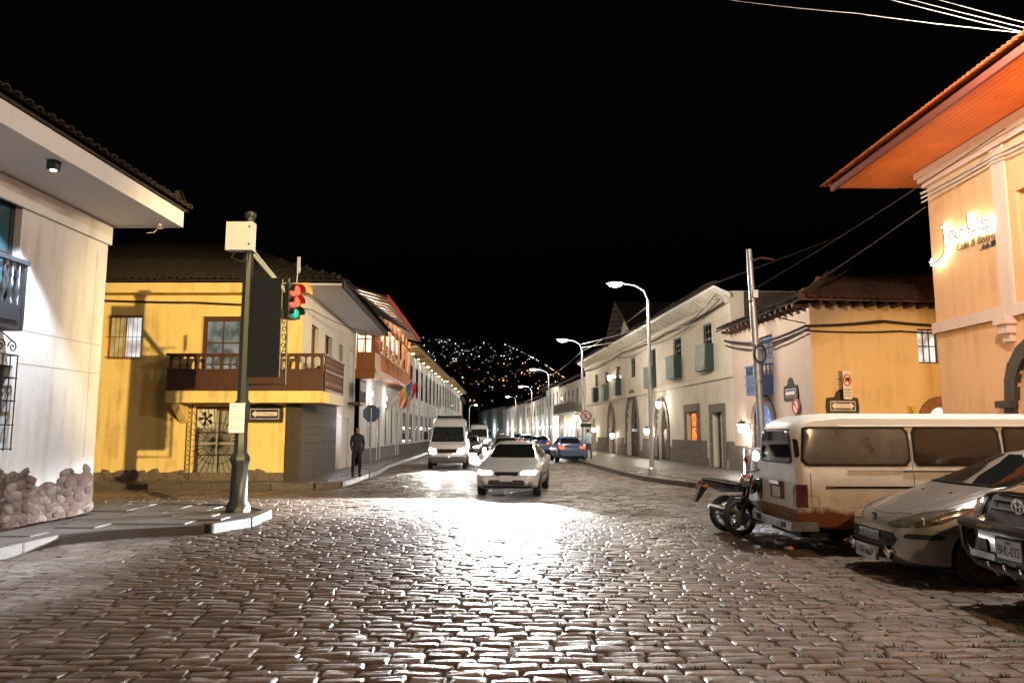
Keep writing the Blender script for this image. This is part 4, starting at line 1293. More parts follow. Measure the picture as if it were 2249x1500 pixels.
for k in range(n):
    fb_.build(MB().prism([(ci[k][0], -.05, ci[k][1]), (ci[k + 1][0], -.05, ci[k + 1][1]), (co[k + 1][0] - .004, -.05, co[k + 1][1]), (co[k][0] + .004, -.05, co[k][1])], (0, .11 + .01 * (k % 2), 0)), "arch_stone", stone, fix=True)
for sx in (bdoor[0] - w / 2, bdoor[1] + w / 2):
    for j in range(6):
        fb_.put("stone_block", block(stone), (sx, .015, .14 + (bdoor[4] - .14) * (j + .5) / 6), (0, 0, 0), (w - .01, .11, (bdoor[4] - .14) / 6 - .012))
for j in range(3):
    x = .02
    while x < LB:
        ww = rg.uniform(.5, .9)
        if not (bdoor[0] - .35 < x + ww and x < bdoor[1] + .35):
            fb_.put("stone_block", block(stone), (x + ww / 2, .0, .3 + .34 * j), (0, 0, 0), (ww - .014, .1, .325))
        x += ww
# blue balcony
o_ = .44
ba0 = fb_.px(1638, 835, o_)[0]; ba1 = fb_.px(1698, 835, 0)[0]
lo, hi = min(ba0, ba1), max(ba0, ba1)
zt = fb_.px(1680, 799, o_ * .5)[1]; zb = zt - 1.1
bb = fb_.box("balcony", blue_wood, lo, hi, .003, o_, zb, zb + .07)
p_ = MB().box(lo - .03, hi + .03, o_ - .06, o_ + .03, zt - .06, zt).box(lo - .03, lo + .06, .003, o_ - .06, zt - .06, zt).box(hi - .06, hi + .03, .003, o_ - .06, zt - .06, zt)
p_.box(lo, hi, o_ - .05, o_, zb + .07, zb + .72).box(lo, lo + .05, .003, o_ - .05, zb + .07, zb + .72).box(hi - .05, hi, .003, o_ - .05, zb + .07, zb + .72)
p_.box(lo - .02, hi + .02, o_, o_ + .03, zb + .36, zb + .42).box(lo - .02, hi + .02, o_, o_ + .03, zb + .68, zb + .74)
fb_.build(p_, "railing", blue_wood, bb)
for k in range(11):
    fb_.build(MB().box(lo + .02 + (hi - lo - .09) * k / 10, lo + .06 + (hi - lo - .09) * k / 10, o_ - .045, o_ - .005, zb + .72, zt - .06), "baluster", blue_wood, bb)
for k in range(6):
    for z0_, z1_ in ((zb + .12, zb + .32), (zb + .46, zb + .64)):
        a_ = lo + .05 + (hi - lo - .1) * k / 6
        fb_.build(MB().box(a_ + .03, a_ + (hi - lo - .1) / 6 - .03, o_, o_ + .016, z0_, z1_), "panel", blue_wood, bb)
    
for k in range(4):
    fb_.build(MB().box(lo + .008, lo + .045, .08 + k * .13, .12 + k * .13, zb + .72, zt - .06), "baluster", blue_wood, bb)
# side wall on the cross street (facing the camera)
fc = Frame(BH, 9.67 + 7.0, 24.7, math.atan2(-.7, -7.0))
LC = math.hypot(7, .7)
cw = fc.rect(2016, 722, 2062, 798)
ca = list(fc.rect(2040, 893, 2100, 1010)); ca[2] = .14; ca.append(ca[3] - (ca[1] - ca[0]) * .45)
fc.wall(0, LC, 0, ZB, [cw, tuple(ca)], plaster("ochre_plaster", (.66, .46, .26), (.42, .27, .17), .5))
fc.shell(.3, LC - .4, 0, ZB, 9, pink_wall)
fc.window(*cw, wood_dark, lit_window("bright_room", (.40, .30, .20), (1.0, .96, .88), 1.2, 2.2), 3, 2, inset=.12, fw=.05)
fc.box("lit_doorway", lit_window("lit_arch", (.9, .85, .7), (1, .97, .9), 1.4), ca[0], ca[1], -.3, -.28, ca[2], ca[3])
n = 9; w = .34
ci, co = arch_pts(ca[0], ca[1], ca[4], ca[3], n), arch_pts(ca[0] - w, ca[1] + w, ca[4], ca[3] + w, n)
for k in range(n):
    fc.build(MB().prism([(ci[k][0], -.05, ci[k][1]), (ci[k + 1][0], -.05, ci[k + 1][1]), (co[k + 1][0] - .004, -.05, co[k + 1][1]), (co[k][0] + .004, -.05, co[k][1])], (0, .11 + .01 * (k % 2), 0)), "arch_stone", simple("red_sandstone", (.28, .12, .07), .8, var=.3), fix=True)
# hipped tile roof
OVB = .55
r_ = MB()
c1 = fb_.local(-.0, 0, 0)
rb = fc.build(MB().prism([(-.2, OVB, ZB), (LC + OVB, OVB, ZB), (LC - 2.8, -3.6, ZB + 1.75), (-.2, -3.6, ZB + 1.75)], (0, 0, .06)), "roof", clay, fix=True)
fb_.build(MB().prism([(-OVB, OVB, ZB), (LB + .3, OVB, ZB), (LB + .3, -3.0, ZB + 1.75), (2.6, -3.0, ZB + 1.75)], (0, 0, .06)), "roof", clay_dark, fix=True)
tile_field(fc, rb, (-.1, OVB + .06, ZB + .06), (1, 0, 0), Vector((0, -4.15, 1.75)), LC + OVB, 4.3, tile_red, clay, pitch=.24, trim=lambda x, y: y < (LC + OVB - x) * 1.35 + .1)
tile_field(fb_, rb, (-OVB, OVB + .06, ZB + .06), (1, 0, 0), Vector((0, -3.55, 1.75)), LB + OVB, .5, tile_old, clay_dark, pitch=.24)
hip = MB()
pa = fc.L @ Vector((LC + OVB, OVB, ZB + .1)); pb = fc.L @ Vector((LC - 2.8, -3.6, ZB + 1.85))
for k in range(13):
    a_ = pa.lerp(pb, k / 13); b_ = pa.lerp(pb, (k + 1.1) / 13)
    MB().tube([a_, b_], [.12, .10], 8).build("ridge_tile", clay, rb, True)
for k in range(16):
    fc.box("rafter_end", wood_dark, .1 + k * .45, .2 + k * .45, .01, OVB - .02, ZB - .13, ZB - .01)
for k in range(16):
    fb_.box("rafter_end", wood_dark, .05 + k * .44, .15 + k * .44, .01, OVB - .02, ZB - .13, ZB - .01)
x, z = fb_.px(1648, 936); lantern(BH, fb_, x, z, 110, "glaring white lantern beside the blue arched doorway", (1, .95, .88))

# ---- peach cafe building at the right edge
JX, JY = 9.76, 17.0
CB = thing("cafe_building", "tall peach corner building with glowing script sign and red boarded eaves", "building", (JX, JY, 0))
JT = math.atan2(-1, .017) + math.pi          # x runs away from the camera? (outward = -X)
fj = Frame(CB, JX + .017 * 18, JY - 18, math.atan2(18, -.017 * 18))
LJ = math.hypot(18, .306)
ZJ = 7.75
jw = list(fj.rect(2238, 395, 2330, 640)); 
ja = list(fj.rect(2236, 775, 2330, 1000)); ja[2] = .14; ja.append(ja[3] - .85)
fj.wall(0, LJ, 0, ZJ, [tuple(jw), tuple(ja)], peach_wall)
fj.shell(0, LJ, 0, ZJ, 9, peach_wall)
fj.build(MB().quad((LJ, 0, 0), (LJ, -.3, 0), (LJ, -.3, ZJ), (LJ, 0, ZJ)), "wall_end", peach_wall)
fj.window(*jw, trim_pink, pane_dark, 2, 3, inset=.14, fw=.07)
fj.door(ja[0], ja[1], ja[2], ja[4], wood_dark, inset=.3)
fj.box("fanlight", pane_dark, ja[0], ja[1], -.34, -.32, ja[4], ja[3])
def jx(px_, py_): return fj.px(px_, py_)
zs0, zs1 = jx(2051, 735)[1], jx(2051, 712)[1]
fj.box("string_course", trim_pink, 0, LJ + .02, .003, .10, zs0, zs1)
pil0, pil1 = sorted((jx(2198, 600)[0], jx(2228, 600)[0]))
fj.box("pilaster", trim_pink, pil0, pil1, .004, .05, zs1, ZJ - .32)
cs = fj.build(MB().box(pil0 + .02, pil1 - .02, .004, .26, zs0 - .14, zs0 - .003).box(pil0 + .06, pil1 - .06, .004, .2, zs0 - .32, zs0 - .14).box(pil0 + .1, pil1 - .1, .004, .13, zs0 - .48, zs0 - .32), "corbel", trim_pink)
co_ = MB().box(0, LJ + .06, .003, .10, ZJ - .36, ZJ - .24).box(0, LJ + .10, .003, .17, ZJ - .24, ZJ - .14).box(0, LJ + .13, .003, .24, ZJ - .14, ZJ - .004)
co_.box(LJ + .003, LJ + .10, -6, .003, ZJ - .24, ZJ - .14).box(LJ + .003, LJ + .13, -6, .003, ZJ - .14, ZJ - .004)
fj.build(co_, "cornice", trim_pink)
# voussoirs of the street arch
n = 9; w = .3
ci, co = arch_pts(ja[0], ja[1], ja[4], ja[3], n), arch_pts(ja[0] - w, ja[1] + w, ja[4], ja[3] + w, n)
for k in range(n):
    fj.build(MB().prism([(ci[k][0], -.05, ci[k][1]), (ci[k + 1][0], -.05, ci[k + 1][1]), (co[k + 1][0] - .004, -.05, co[k + 1][1]), (co[k][0] + .004, -.05, co[k][1])], (0, .12 + .012 * (k % 2), 0)), "arch_stone", dark_stone, fix=True)
fj.box("impost", dark_stone, ja[1] - .02, ja[1] + .42, .003, .18, ja[4] - .14, ja[4])
fj.box("stone_jamb", dark_stone, ja[1] + .0, ja[1] + .3, .004, .08, .14, ja[4] - .142)
# boarded eave
OJ, EJ = 1.72, 1.25
sof = fj.box("eave_frame", simple("dark_red_timber", (.16, .035, .02), .6), 0, LJ + EJ, .01, OJ, ZJ + .03, ZJ + .09)
nb = 11
for k in range(nb):
    y0 = .25 + (OJ - .35) * k / nb; y1 = .25 + (OJ - .35) * (k + 1) / nb
    fj.box("board", wood_red, 0, LJ + EJ - .12, y0 + .006, y1 - .006, ZJ + .006, ZJ + .029, sof)
for k in range(10):
    a_ = -1.2 + k * .14
    fj.box("board", wood_red, LJ + .16 + k * (EJ - .28) / 10, LJ + .16 + (k + 1) * (EJ - .28) / 10 - .01, -6, .24, ZJ + .006, ZJ + .029, sof)
fj.box("gutter", M["dark_red_timber"], 0, LJ + EJ, OJ - .09, OJ + .0, ZJ - .05, ZJ + .028)
corr = MB()
m_ = 150
vs = []
for i in range(m_ + 1):
    x = (LJ + EJ + .1) * i / m_
    zc = ZJ + .14 + .03 * math.sin(i * math.pi)
for i in range(2 * m_ + 1):
    x = (LJ + EJ + .08) * i / (2 * m_); zc = .022 * (1 if i % 2 else -1)
    vs += [(x, OJ + .22, ZJ + .12 + zc), (x * (LJ - 2.2) / (LJ + EJ + .08), -4.5, ZJ + 1.5 + zc)]
corr.add(vs, [(2 * i, 2 * i + 2, 2 * i + 3, 2 * i + 1) for i in range(2 * m_)])
vs = []
for i in range(121):
    y = OJ + .22 - (OJ + 4.7) * i / 120; zc = .022 * (1 if i % 2 else -1)
    vs += [(LJ + EJ + .085, y, ZJ + .12 + zc), (LJ - 2.2, -4.5, ZJ + 1.5)]
corr.add(vs, [(2 * i, 2 * i + 2, 2 * i + 3, 2 * i + 1) for i in range(120)])
fj.build(corr, "roof", simple("corrugated_red_sheet", (.34, .09, .035), .6, var=.25))
# lettering of the sign: glowing tubes, drawn stroke by stroke on the wall
SG = thing("cafe_sign", "glowing white script cafe sign mounted on the peach wall", "sign", fj.world(*((jx(2100, 590)[0]), 0, jx(2100, 590)[1])))
def sg(qx, qy, y):
    x, z = fj.px(2030 + qx / 8.333, 440 + qy / 8.333)
    return fj.world(x, y, z) - Vector(SG.location)
strokes = [[(405, 485), (455, 435), (458, 560), (470, 700), (482, 850), (478, 940), (440, 1030), (360, 1110), (285, 1160), (225, 1175), (200, 1130), (235, 1090)],
           [(680, 590), (620, 575), (575, 640), (590, 720), (650, 710), (690, 640), (690, 580), (690, 660), (715, 705), (750, 680)],
           [(840, 560), (800, 530), (755, 570), (750, 640), (790, 670), (850, 640)],
           [(915, 260), (890, 300), (905, 420), (920, 520), (935, 610)], [(1020, 440), (940, 520), (1000, 560), (1080, 565)],
           [(1092, 320), (1085, 365)],
           [(1290, 380), (1220, 350), (1160, 385), (1200, 425), (1270, 430), (1290, 480), (1230, 535), (1150, 510)]]
neon = emit("neon_white", (1, 1, .84), 18)
for s_ in strokes:
    MB().tube([sg(x, y, .10) for x, y in s_], .040, 6).build("neon_letter", neon, SG, True)
    MB().tube([sg(x, y, .135) for x, y in s_], .024, 6).build("letter_face", simple("olive_letter", (.22, .20, .09), .5), SG, True)
for bod, q0, q1, hgt, mt in (("Café & Bistro", (610, 880), (1310, 640), .22, simple("bronze_letter", (.16, .075, .01), .4, .5)), ("...desde 2002", (1040, 880), (1350, 760), .16, simple("black_letter", (.012, .008, .006), .5))):
    a_ = sg(*q0, .03); b_ = sg(*q1, .03)
    lettering(SG, bod, hgt, face_matrix((a_ + b_) / 2, b_ - a_, Vector((0, 0, 1)) - (b_ - a_).normalized() * (b_ - a_).normalized().z), mt, .008, .25, (b_ - a_).length)

for k_, yy in enumerate((9.2, 5.4)):
    xl = fj.W.inverted() @ Vector((9.9, yy, 0))
    t = thing("wall_uplight", ["amber uplight on the peach facade nearer the corner, throwing light on the boarded eave", "amber uplight on the peach facade nearer the viewpoint"][k_], "wall lamp", fj.world(xl.x, 0, 5.3), math.atan2(fj.W[1][0], fj.W[0][0]))
    MB().prism([(-.12, 0, -.1), (.12, 0, -.1), (.2, 0, .12), (-.2, 0, .12)], (0, .16, 0)).build("housing", iron, t, fix=True)
    MB().box(-.17, .17, .02, .14, .121, .13).build("lens", emit("uplight_lens", (1, .55, .18), 8), t)
    spot(t, (0, .25, .2), (1.6, .95, 2.4), 900, (1, .42, .10), 150, .6, .08)
# ---- plainer houses further along the right side and closing the street
def plain_house(label, x0, y0, x1, y1, z, nwin, wall_m, ground_shop=None, depth=8, balcony=False, side='R', name="house"):
    h = thing(name, label, "house", (x0, y0, 0))
    L = math.hypot(x1 - x0, y1 - y0)
    f = Frame(h, x0, y0, math.atan2(y1 - y0, x1 - x0)) if side == 'R' else Frame(h, x1, y1, math.atan2(y0 - y1, x0 - x1))
    ops = []; gops = []
    for k in range(nwin):
        c_ = L * (k + .5) / nwin; w = min(.5, L / nwin * .25)
        ops.append((c_ - w, c_ + w, z - 2.3, z - .7)); gops.append((c_ - w * 1.3, c_ + w * 1.3, .14, 2.5))
    f.wall(0, L, 0, z, ops + gops, wall_m); f.shell(0, L, 0, z, depth, wall_m)
    if side == 'R': f.build(MB().quad((0, -.3, 0), (0, 0, 0), (0, 0, z), (0, -.3, z)), "wall_end", wall_m)
    for q in ops: f.window(*q, wood_dark, pane_dark, 2, 2, inset=.02)
    for k, q in enumerate(gops):
        if ground_shop and k in ground_shop:
            f.box("lit_shopfront", lit_window("shop_%d" % (k % 3), [(.6, .65, .7), (.75, .55, .3), (.5, .6, .75)][k % 3], [(1, 1, 1), (1, .9, .65), (.9, 1, 1)][k % 3], 2.2, 1.2), q[0], q[1], -.06, -.04, q[2], q[3])
            point(h, f.local((q[0] + q[1]) / 2, .8, 2.3), ground_shop[k], [(.85, .93, 1), (1, .82, .55), (.8, .95, 1)][k % 3], .2)
        else: f.door(*q, wood_dark, inset=.04, handle=False)
    if balcony:
        bb = f.box("balcony", wood_dark, .4, L - .4, .003, .8, z - 3.1, z - 2.95)
        rl = MB().box(.4, L - .4, .74, .8, z - 2.05, z - 1.97)
        x = .45
        while x < L - .4: rl.box(x, x + .05, .75, .79, z - 2.95, z - 2.05); x += .28
        f.build(rl, "railing", wood_dark, bb)
    f.build(MB().prism([(-.1, .75, z), (L + .1, .75, z), (L + .1, -depth * .5, z + 1.7), (-.1, -depth * .5, z + 1.7)], (0, 0, .14)), "roof", clay_dark, fix=True)
    f.box("plinth", dark_stone, 0, L, .002, .04, 0, .12)
    return h, f, L
h1, f1, L1 = plain_house("two-storey cream house with dark timber balcony beyond the arched house", 6.55, 67.3, 5.35, 84, 6.6, 6, cream_wall, {0: 60, 2: 200, 3: 120, 4: 160}, balcony=True)
x = 3.0; lantern(h1, f1, x, 3.1, 120, "glaring lantern on the far timber-balcony house", (1, .85, .55))
plain_house("narrow white house far along the right side of the street", 5.3, 84.3, 4.4, 97, 7.0, 4, white_wall, {0: 160, 1: 220, 3: 160})
h3, f3, L3 = plain_house("low tiled house with bright shopfronts far down the right side", 4.2, 97.3, 2.4, 122, 6.2, 7, cream_wall, {0: 260, 2: 320, 4: 260, 6: 260})
plain_house("distant white house where the street bends", 2.2, 122.4, -1.6, 160, 6.4, 8, white_wall, {1: 360, 4: 400, 6: 360})
plain_house("distant low house closing the view down the street", -1.8, 160.4, -9.0, 200, 7.0, 8, white_wall, {2: 300, 5: 200})
plain_house("last house on the left before the bend, dim pinkish front", -8.9, 124.4, -10.5, 160, 7.4, 7, pink_wall, {1: 100, 4: 100}, side='L')
# ================================================================== VEHICLES
def curve(keys, xs, smooth=3):
    k = np.array(keys, float)
    n = 6
    fine = np.linspace(xs[0], xs[-1], len(xs) * n)
    v = np.interp(fine, k[:, 0], k[:, 1])
    w = smooth * n
    ker = np.hanning(w + 2)[1:-1]; ker /= ker.sum()
    pad = np.concatenate([2 * v[0] - v[w:0:-1], v, 2 * v[-1] - v[-2:-w - 2:-1]])
    sm = np.convolve(pad, ker, 'same')[w:-w]
    return np.interp(xs, fine, sm)
class Car:
    def __init__(s, root, L, prof, paint, wheels, N=64, smooth=3, wheel_r=.31, arch=True):
        s.root, s.L = root, L
        e = np.array([0, .012, .03, .06, .1, .15])
        xs = np.concatenate([e, np.linspace(.2, L - .2, N), L - e[::-1]])
        c = {}
        for k in ('zb', 'wb', 'zs', 'ws', 'zr', 'wr'):
            c[k] = curve(prof[k], xs, smooth)
        rings = []
        for i, x in enumerate(xs):
            zb, wb, zs, ws, zr, wr = (float(c[k][i]) for k in ('zb', 'wb', 'zs', 'ws', 'zr', 'wr'))
            g = max(0.0, zr - zs); k = min(1.0, g / .3)
            half = [(0, zb), (wb * .8, zb), (wb, zb + .05), (wb + (ws - wb) * .8, zb + .3 * (zs - zb)), (ws, zb + .62 * (zs - zb)), (ws * .99, zs - .05), (ws * .965, zs)]
            p6 = half[-1]; p9 = (wr, zr - .075 * k)
            for t in (.3, .68):
                half.append((p6[0] + (p9[0] - p6[0]) * t + .015 * k, p6[1] + (p9[1] - p6[1]) * t))
            half += [p9, (wr * .88, zr - .018 * k), (wr * .5, zr + .008), (0, zr + .014)]
            # 307-style smoothing keeps the order; mirror
            ring = [(x, y, z) for y, z in half] + [(x, -y, z) for y, z in half[-2:0:-1]]
            rings.append(ring)
        n = len(rings[0])
        bm = bmesh.new()
        V = [[bm.verts.new(p) for p in r] for r in rings]
        for i in range(len(V) - 1):
            for k in range(n):
                bm.faces.new((V[i][k], V[i][(k + 1) % n], V[i + 1][(k + 1) % n], V[i + 1][k]))
        bm.faces.new(V[0]); bm.faces.new(V[-1][::-1])
        bmesh.ops.recalc_face_normals(bm, faces=bm.faces)
        me = bpy.data.meshes.new("body"); bm.to_mesh(me); bm.free()
        s.bvh = BVHTree.FromPolygons([v.co.copy() for v in me.vertices], [tuple(p.vertices) for p in me.polygons])
        if arch:
            o = bpy.data.objects.new("tmp", me); COL.objects.link(o)
            cutters = []
            for wx, wy, wr_ in wheels:
                for sg_ in (-1, 1):
                    cme = MB().lathe([(wr_ + .055, wy - .26), (wr_ + .055, wy + .4)] if sg_ > 0 else [(wr_ + .055, -wy - .4), (wr_ + .055, -wy + .26)], (wx, 0, wr_), 28, 'y').mesh("cut")
                    bm2 = bmesh.new(); bm2.from_mesh(cme); bmesh.ops.recalc_face_normals(bm2, faces=bm2.faces); bm2.to_mesh(cme); bm2.free()
                    co = bpy.data.objects.new("tmpc", cme); COL.objects.link(co); cutters.append(co)
                    md = o.modifiers.new("b", 'BOOLEAN'); md.object = co; md.operation = 'DIFFERENCE'; md.solver = 'EXACT'
            dg = bpy.context.evaluated_depsgraph_get(); dg.update()
            me2 = bpy.data.meshes.new_from_object(o.evaluated_get(dg))
            bpy.data.objects.remove(o)
            for co in cutters: bpy.data.objects.remove(co)
            me = me2
        me.name = "body"
        me.shade_smooth()
        try: me.set_sharp_from_angle(angle=R(40))
        except Exception: pass
        me.materials.clear(); me.materials.append(paint)
        s.body = link("body", me, None, root)
    def cast(s, phi, u, z, off):
        d = Vector((math.cos(phi), math.sin(phi), 0)); e = Vector((-math.sin(phi), math.cos(phi), 0))
        h = s.bvh.ray_cast(e * u - d * 9 + Vector((0, 0, z)), d)
        if h[0] is None: return None
        n = h[1] if h[1].dot(d) < 0 else -h[1]
        return h[0] + n * off
    def panel(s, name, poly, phi, mat, off=.006, parent=None, rnd=2, cols=26, rows=6, thick=True):
        """poly in (u, z) seen along azimuth phi, laid on the body surface"""
        P = [tuple(p) for p in poly]
        if rnd:
            r = .04 * rnd; Q = []; n_ = len(P)
            for i in range(n_):
                a, b, d = Vector(P[i - 1]), Vector(P[i]), Vector(P[(i + 1) % n_])
                k = min(r, (a - b).length * .45, (d - b).length * .45)
                p, q = b + (a - b).normalized() * k, b + (d - b).normalized() * k
                for t in (0, .25, .5, .75, 1): Q.append(tuple(p * (1 - t) ** 2 + b * 2 * t * (1 - t) + q * t * t))
            P = Q
        us = [p[0] for p in P]; u0, u1 = min(us), max(us)
        grid = []
        for i in range(cols + 1):
            u = u0 + (u1 - u0) * (i / cols); uu = min(max(u, u0 + 1e-4), u1 - 1e-4)
            zs = []
            for a, b in zip(P, P[1:] + P[:1]):
                if (a[0] - uu) * (b[0] - uu) <= 0 and a[0] != b[0]:
                    zs.append(a[1] + (b[1] - a[1]) * (uu - a[0]) / (b[0] - a[0]))
            if len(zs) < 2: continue
            lo, hi = min(zs), max(zs)
            col = [s.cast(phi, uu, lo + (hi - lo) * j / rows, off) for j in range(rows + 1)]
            grid.append(col)
        mb = MB()
        for i in range(len(grid) - 1):
            for j in range(rows):
                q = (grid[i][j], grid[i + 1][j], grid[i + 1][j + 1], grid[i][j + 1])
                if any(p is None for p in q): continue
                b = len(mb.v); mb.v += [tuple(p) for p in q]; mb.f.append((b, b + 1, b + 2, b + 3))
        me = mb.mesh(name)
        bm = bmesh.new(); bm.from_mesh(me); bmesh.ops.remove_doubles(bm, verts=bm.verts, dist=1e-5)
        bmesh.ops.recalc_face_normals(bm, faces=bm.faces); bm.to_mesh(me); bm.free(); me.shade_smooth()
        return link(name, me, mat, parent or s.root)
    def side(s, name, poly, mat, sides=(-1, 1), off=.006, parent=None, **k):
        """poly in (x, z)"""
        out = []
        for sg_ in sides:
            if sg_ < 0: out.append(s.panel(name, [(-x, z) for x, z in poly], math.pi / 2, mat, off, parent, **k))
            else: out.append(s.panel(name, [(x, z) for x, z in poly], -math.pi / 2, mat, off, parent, **k))
        return out
    def front(s, name, poly, mat, off=.006, **k):
        return s.panel(name, poly, 0.0, mat, off, **k)
    def rear(s, name, poly, mat, off=.006, **k):
        return s.panel(name, [(-y, z) for y, z in poly], math.pi, mat, off, **k)
    def seam(s, name, pts, phi, parent=None, w=.006, mat=None, off=.002):
        """a thin line laid on the body through (u, z) points"""
        P = []
        for a, b in zip(pts[:-1], pts[1:]):
            for t in range(8): 
                c = s.cast(phi, a[0] + (b[0] - a[0]) * t / 8, a[1] + (b[1] - a[1]) * t / 8, off)
                if c is not None: P.append(c)
        if len(P) < 2: return None
        return MB().tube(P, w, 4).build(name, mat or black_trim, parent or s.root)
    def side_seam(s, name, pts, sides=(-1, 1), **k):
        for sg_ in sides:
            s.seam(name, [(-x, z) if sg_ < 0 else (x, z) for x, z in pts], math.pi / 2 if sg_ < 0 else -math.pi / 2, **k)
wheel_cache = {}
def wheel(root, x, y, r, w=.19, rim=alloy, spokes=7, hub=False):
    """wheel at (x, y); y<0 faces -y"""
    key = (round(r, 3), round(w, 3), rim.name, spokes)
    if key not in wheel_cache:
        ty = MB().lathe([(r * .66, -w / 2 + .015), (r * .70, -w / 2), (r * .9, -w / 2 - .004), (r * .985, -w / 2 + .03), (r, 0), (r * .985, w / 2 - .03), (r * .9, w / 2 + .004), (r * .70, w / 2), (r * .66, w / 2 - .015)], (0, 0, 0), 32, 'y').mesh("tyre", True)
        rm = MB().lathe([(r * .05, -w * .36), (r * .17, -w * .38), (r * .18, -w * .30), (r * .2, -w * .22), (r * .55, -w * .16), (r * .6, -w * .3), (r * .68, -w * .47), (r * .69, -w * .4), (r * .66, w * .3)], (0, 0, 0), 32, 'y')
        for k in range(spokes):
            a = 2 * math.pi * k / spokes; ca, sa = math.cos(a), math.sin(a)
            vs = []
            for rr, hw, yy in ((r * .15, r * .07, -w * .40), (r * .64, r * .05, -w * .44)):
                for sgn, dy in ((-1, 0), (1, 0), (1, w * .15), (-1, w * .15)):
                    vs.append((rr * ca - sgn * hw * sa, yy + dy, rr * sa + sgn * hw * ca))
            rm.add(vs, [(0, 1, 2, 3), (7, 6, 5, 4), (0, 4, 5, 1), (1, 5, 6, 2), (2, 6, 7, 3), (3, 7, 4, 0)])
        rmm = rm.mesh("rim", True)
        wheel_cache[key] = (ty, rmm)
        ty.materials.append(rubber); rmm.materials.append(rim)
    ty, rmm = wheel_cache[key]
    o = link("wheel", ty, None, root, (x, y, r), (0, 0, 0 if y < 0 else math.pi))
    link("rim", rmm, None, o)
    return o
def paint(name, col, rough=.32, metal=0.0, dirt=.25, coat=.6):
    m = simple(name, col, rough, metal, .5, coat, var=dirt, scale=3.0)
    return m
def plate(root, M4, text, w=.33, h=.15, cols=((.62, .55, .5), (.02, .02, .02)), top=True):
    p = link("number_plate", MB().box(-w / 2, w / 2, -h / 2, h / 2, -.006, .0).mesh("number_plate"), simple("plate_white", cols[0], .45), root)
    p.matrix_local = M4
    if text: lettering(p, text, h * .72, Matrix.Translation((0, -h * .08, .002)), simple("plate_ink", cols[1], .5), .001, 0, w * .88)
    if top: lettering(p, "PERU", h * .2, Matrix.Translation((0, h * .36, .002)), M["plate_ink"], .001)
    return p
head_lit = emit("headlamp_lit", (1.0, .98, .94), 60)
tail_lit = emit("tail_lamp_lit", (1.0, .05, .02), 6)
lamp_clear = simple("clear_lamp_lens", (.55, .52, .46), .12, .3, .8, 1.0, var=.5, scale=9)
lamp_red = simple("red_lamp_lens", (.10, .008, .006), .15, 0, .7, 1.0)
lamp_amber = simple("amber_lamp_lens", (.5, .16, .01), .15, 0, .7, 1.0)
car_glass = simple("car_glass", (.012, .014, .014), .04, 0, .8, 0)
van_glass = simple("reflection_grey_glass", (.13, .125, .115), .22, 0, .6, 0, var=.35, scale=2.5)  # grey base colour stands in for a frosted reflection

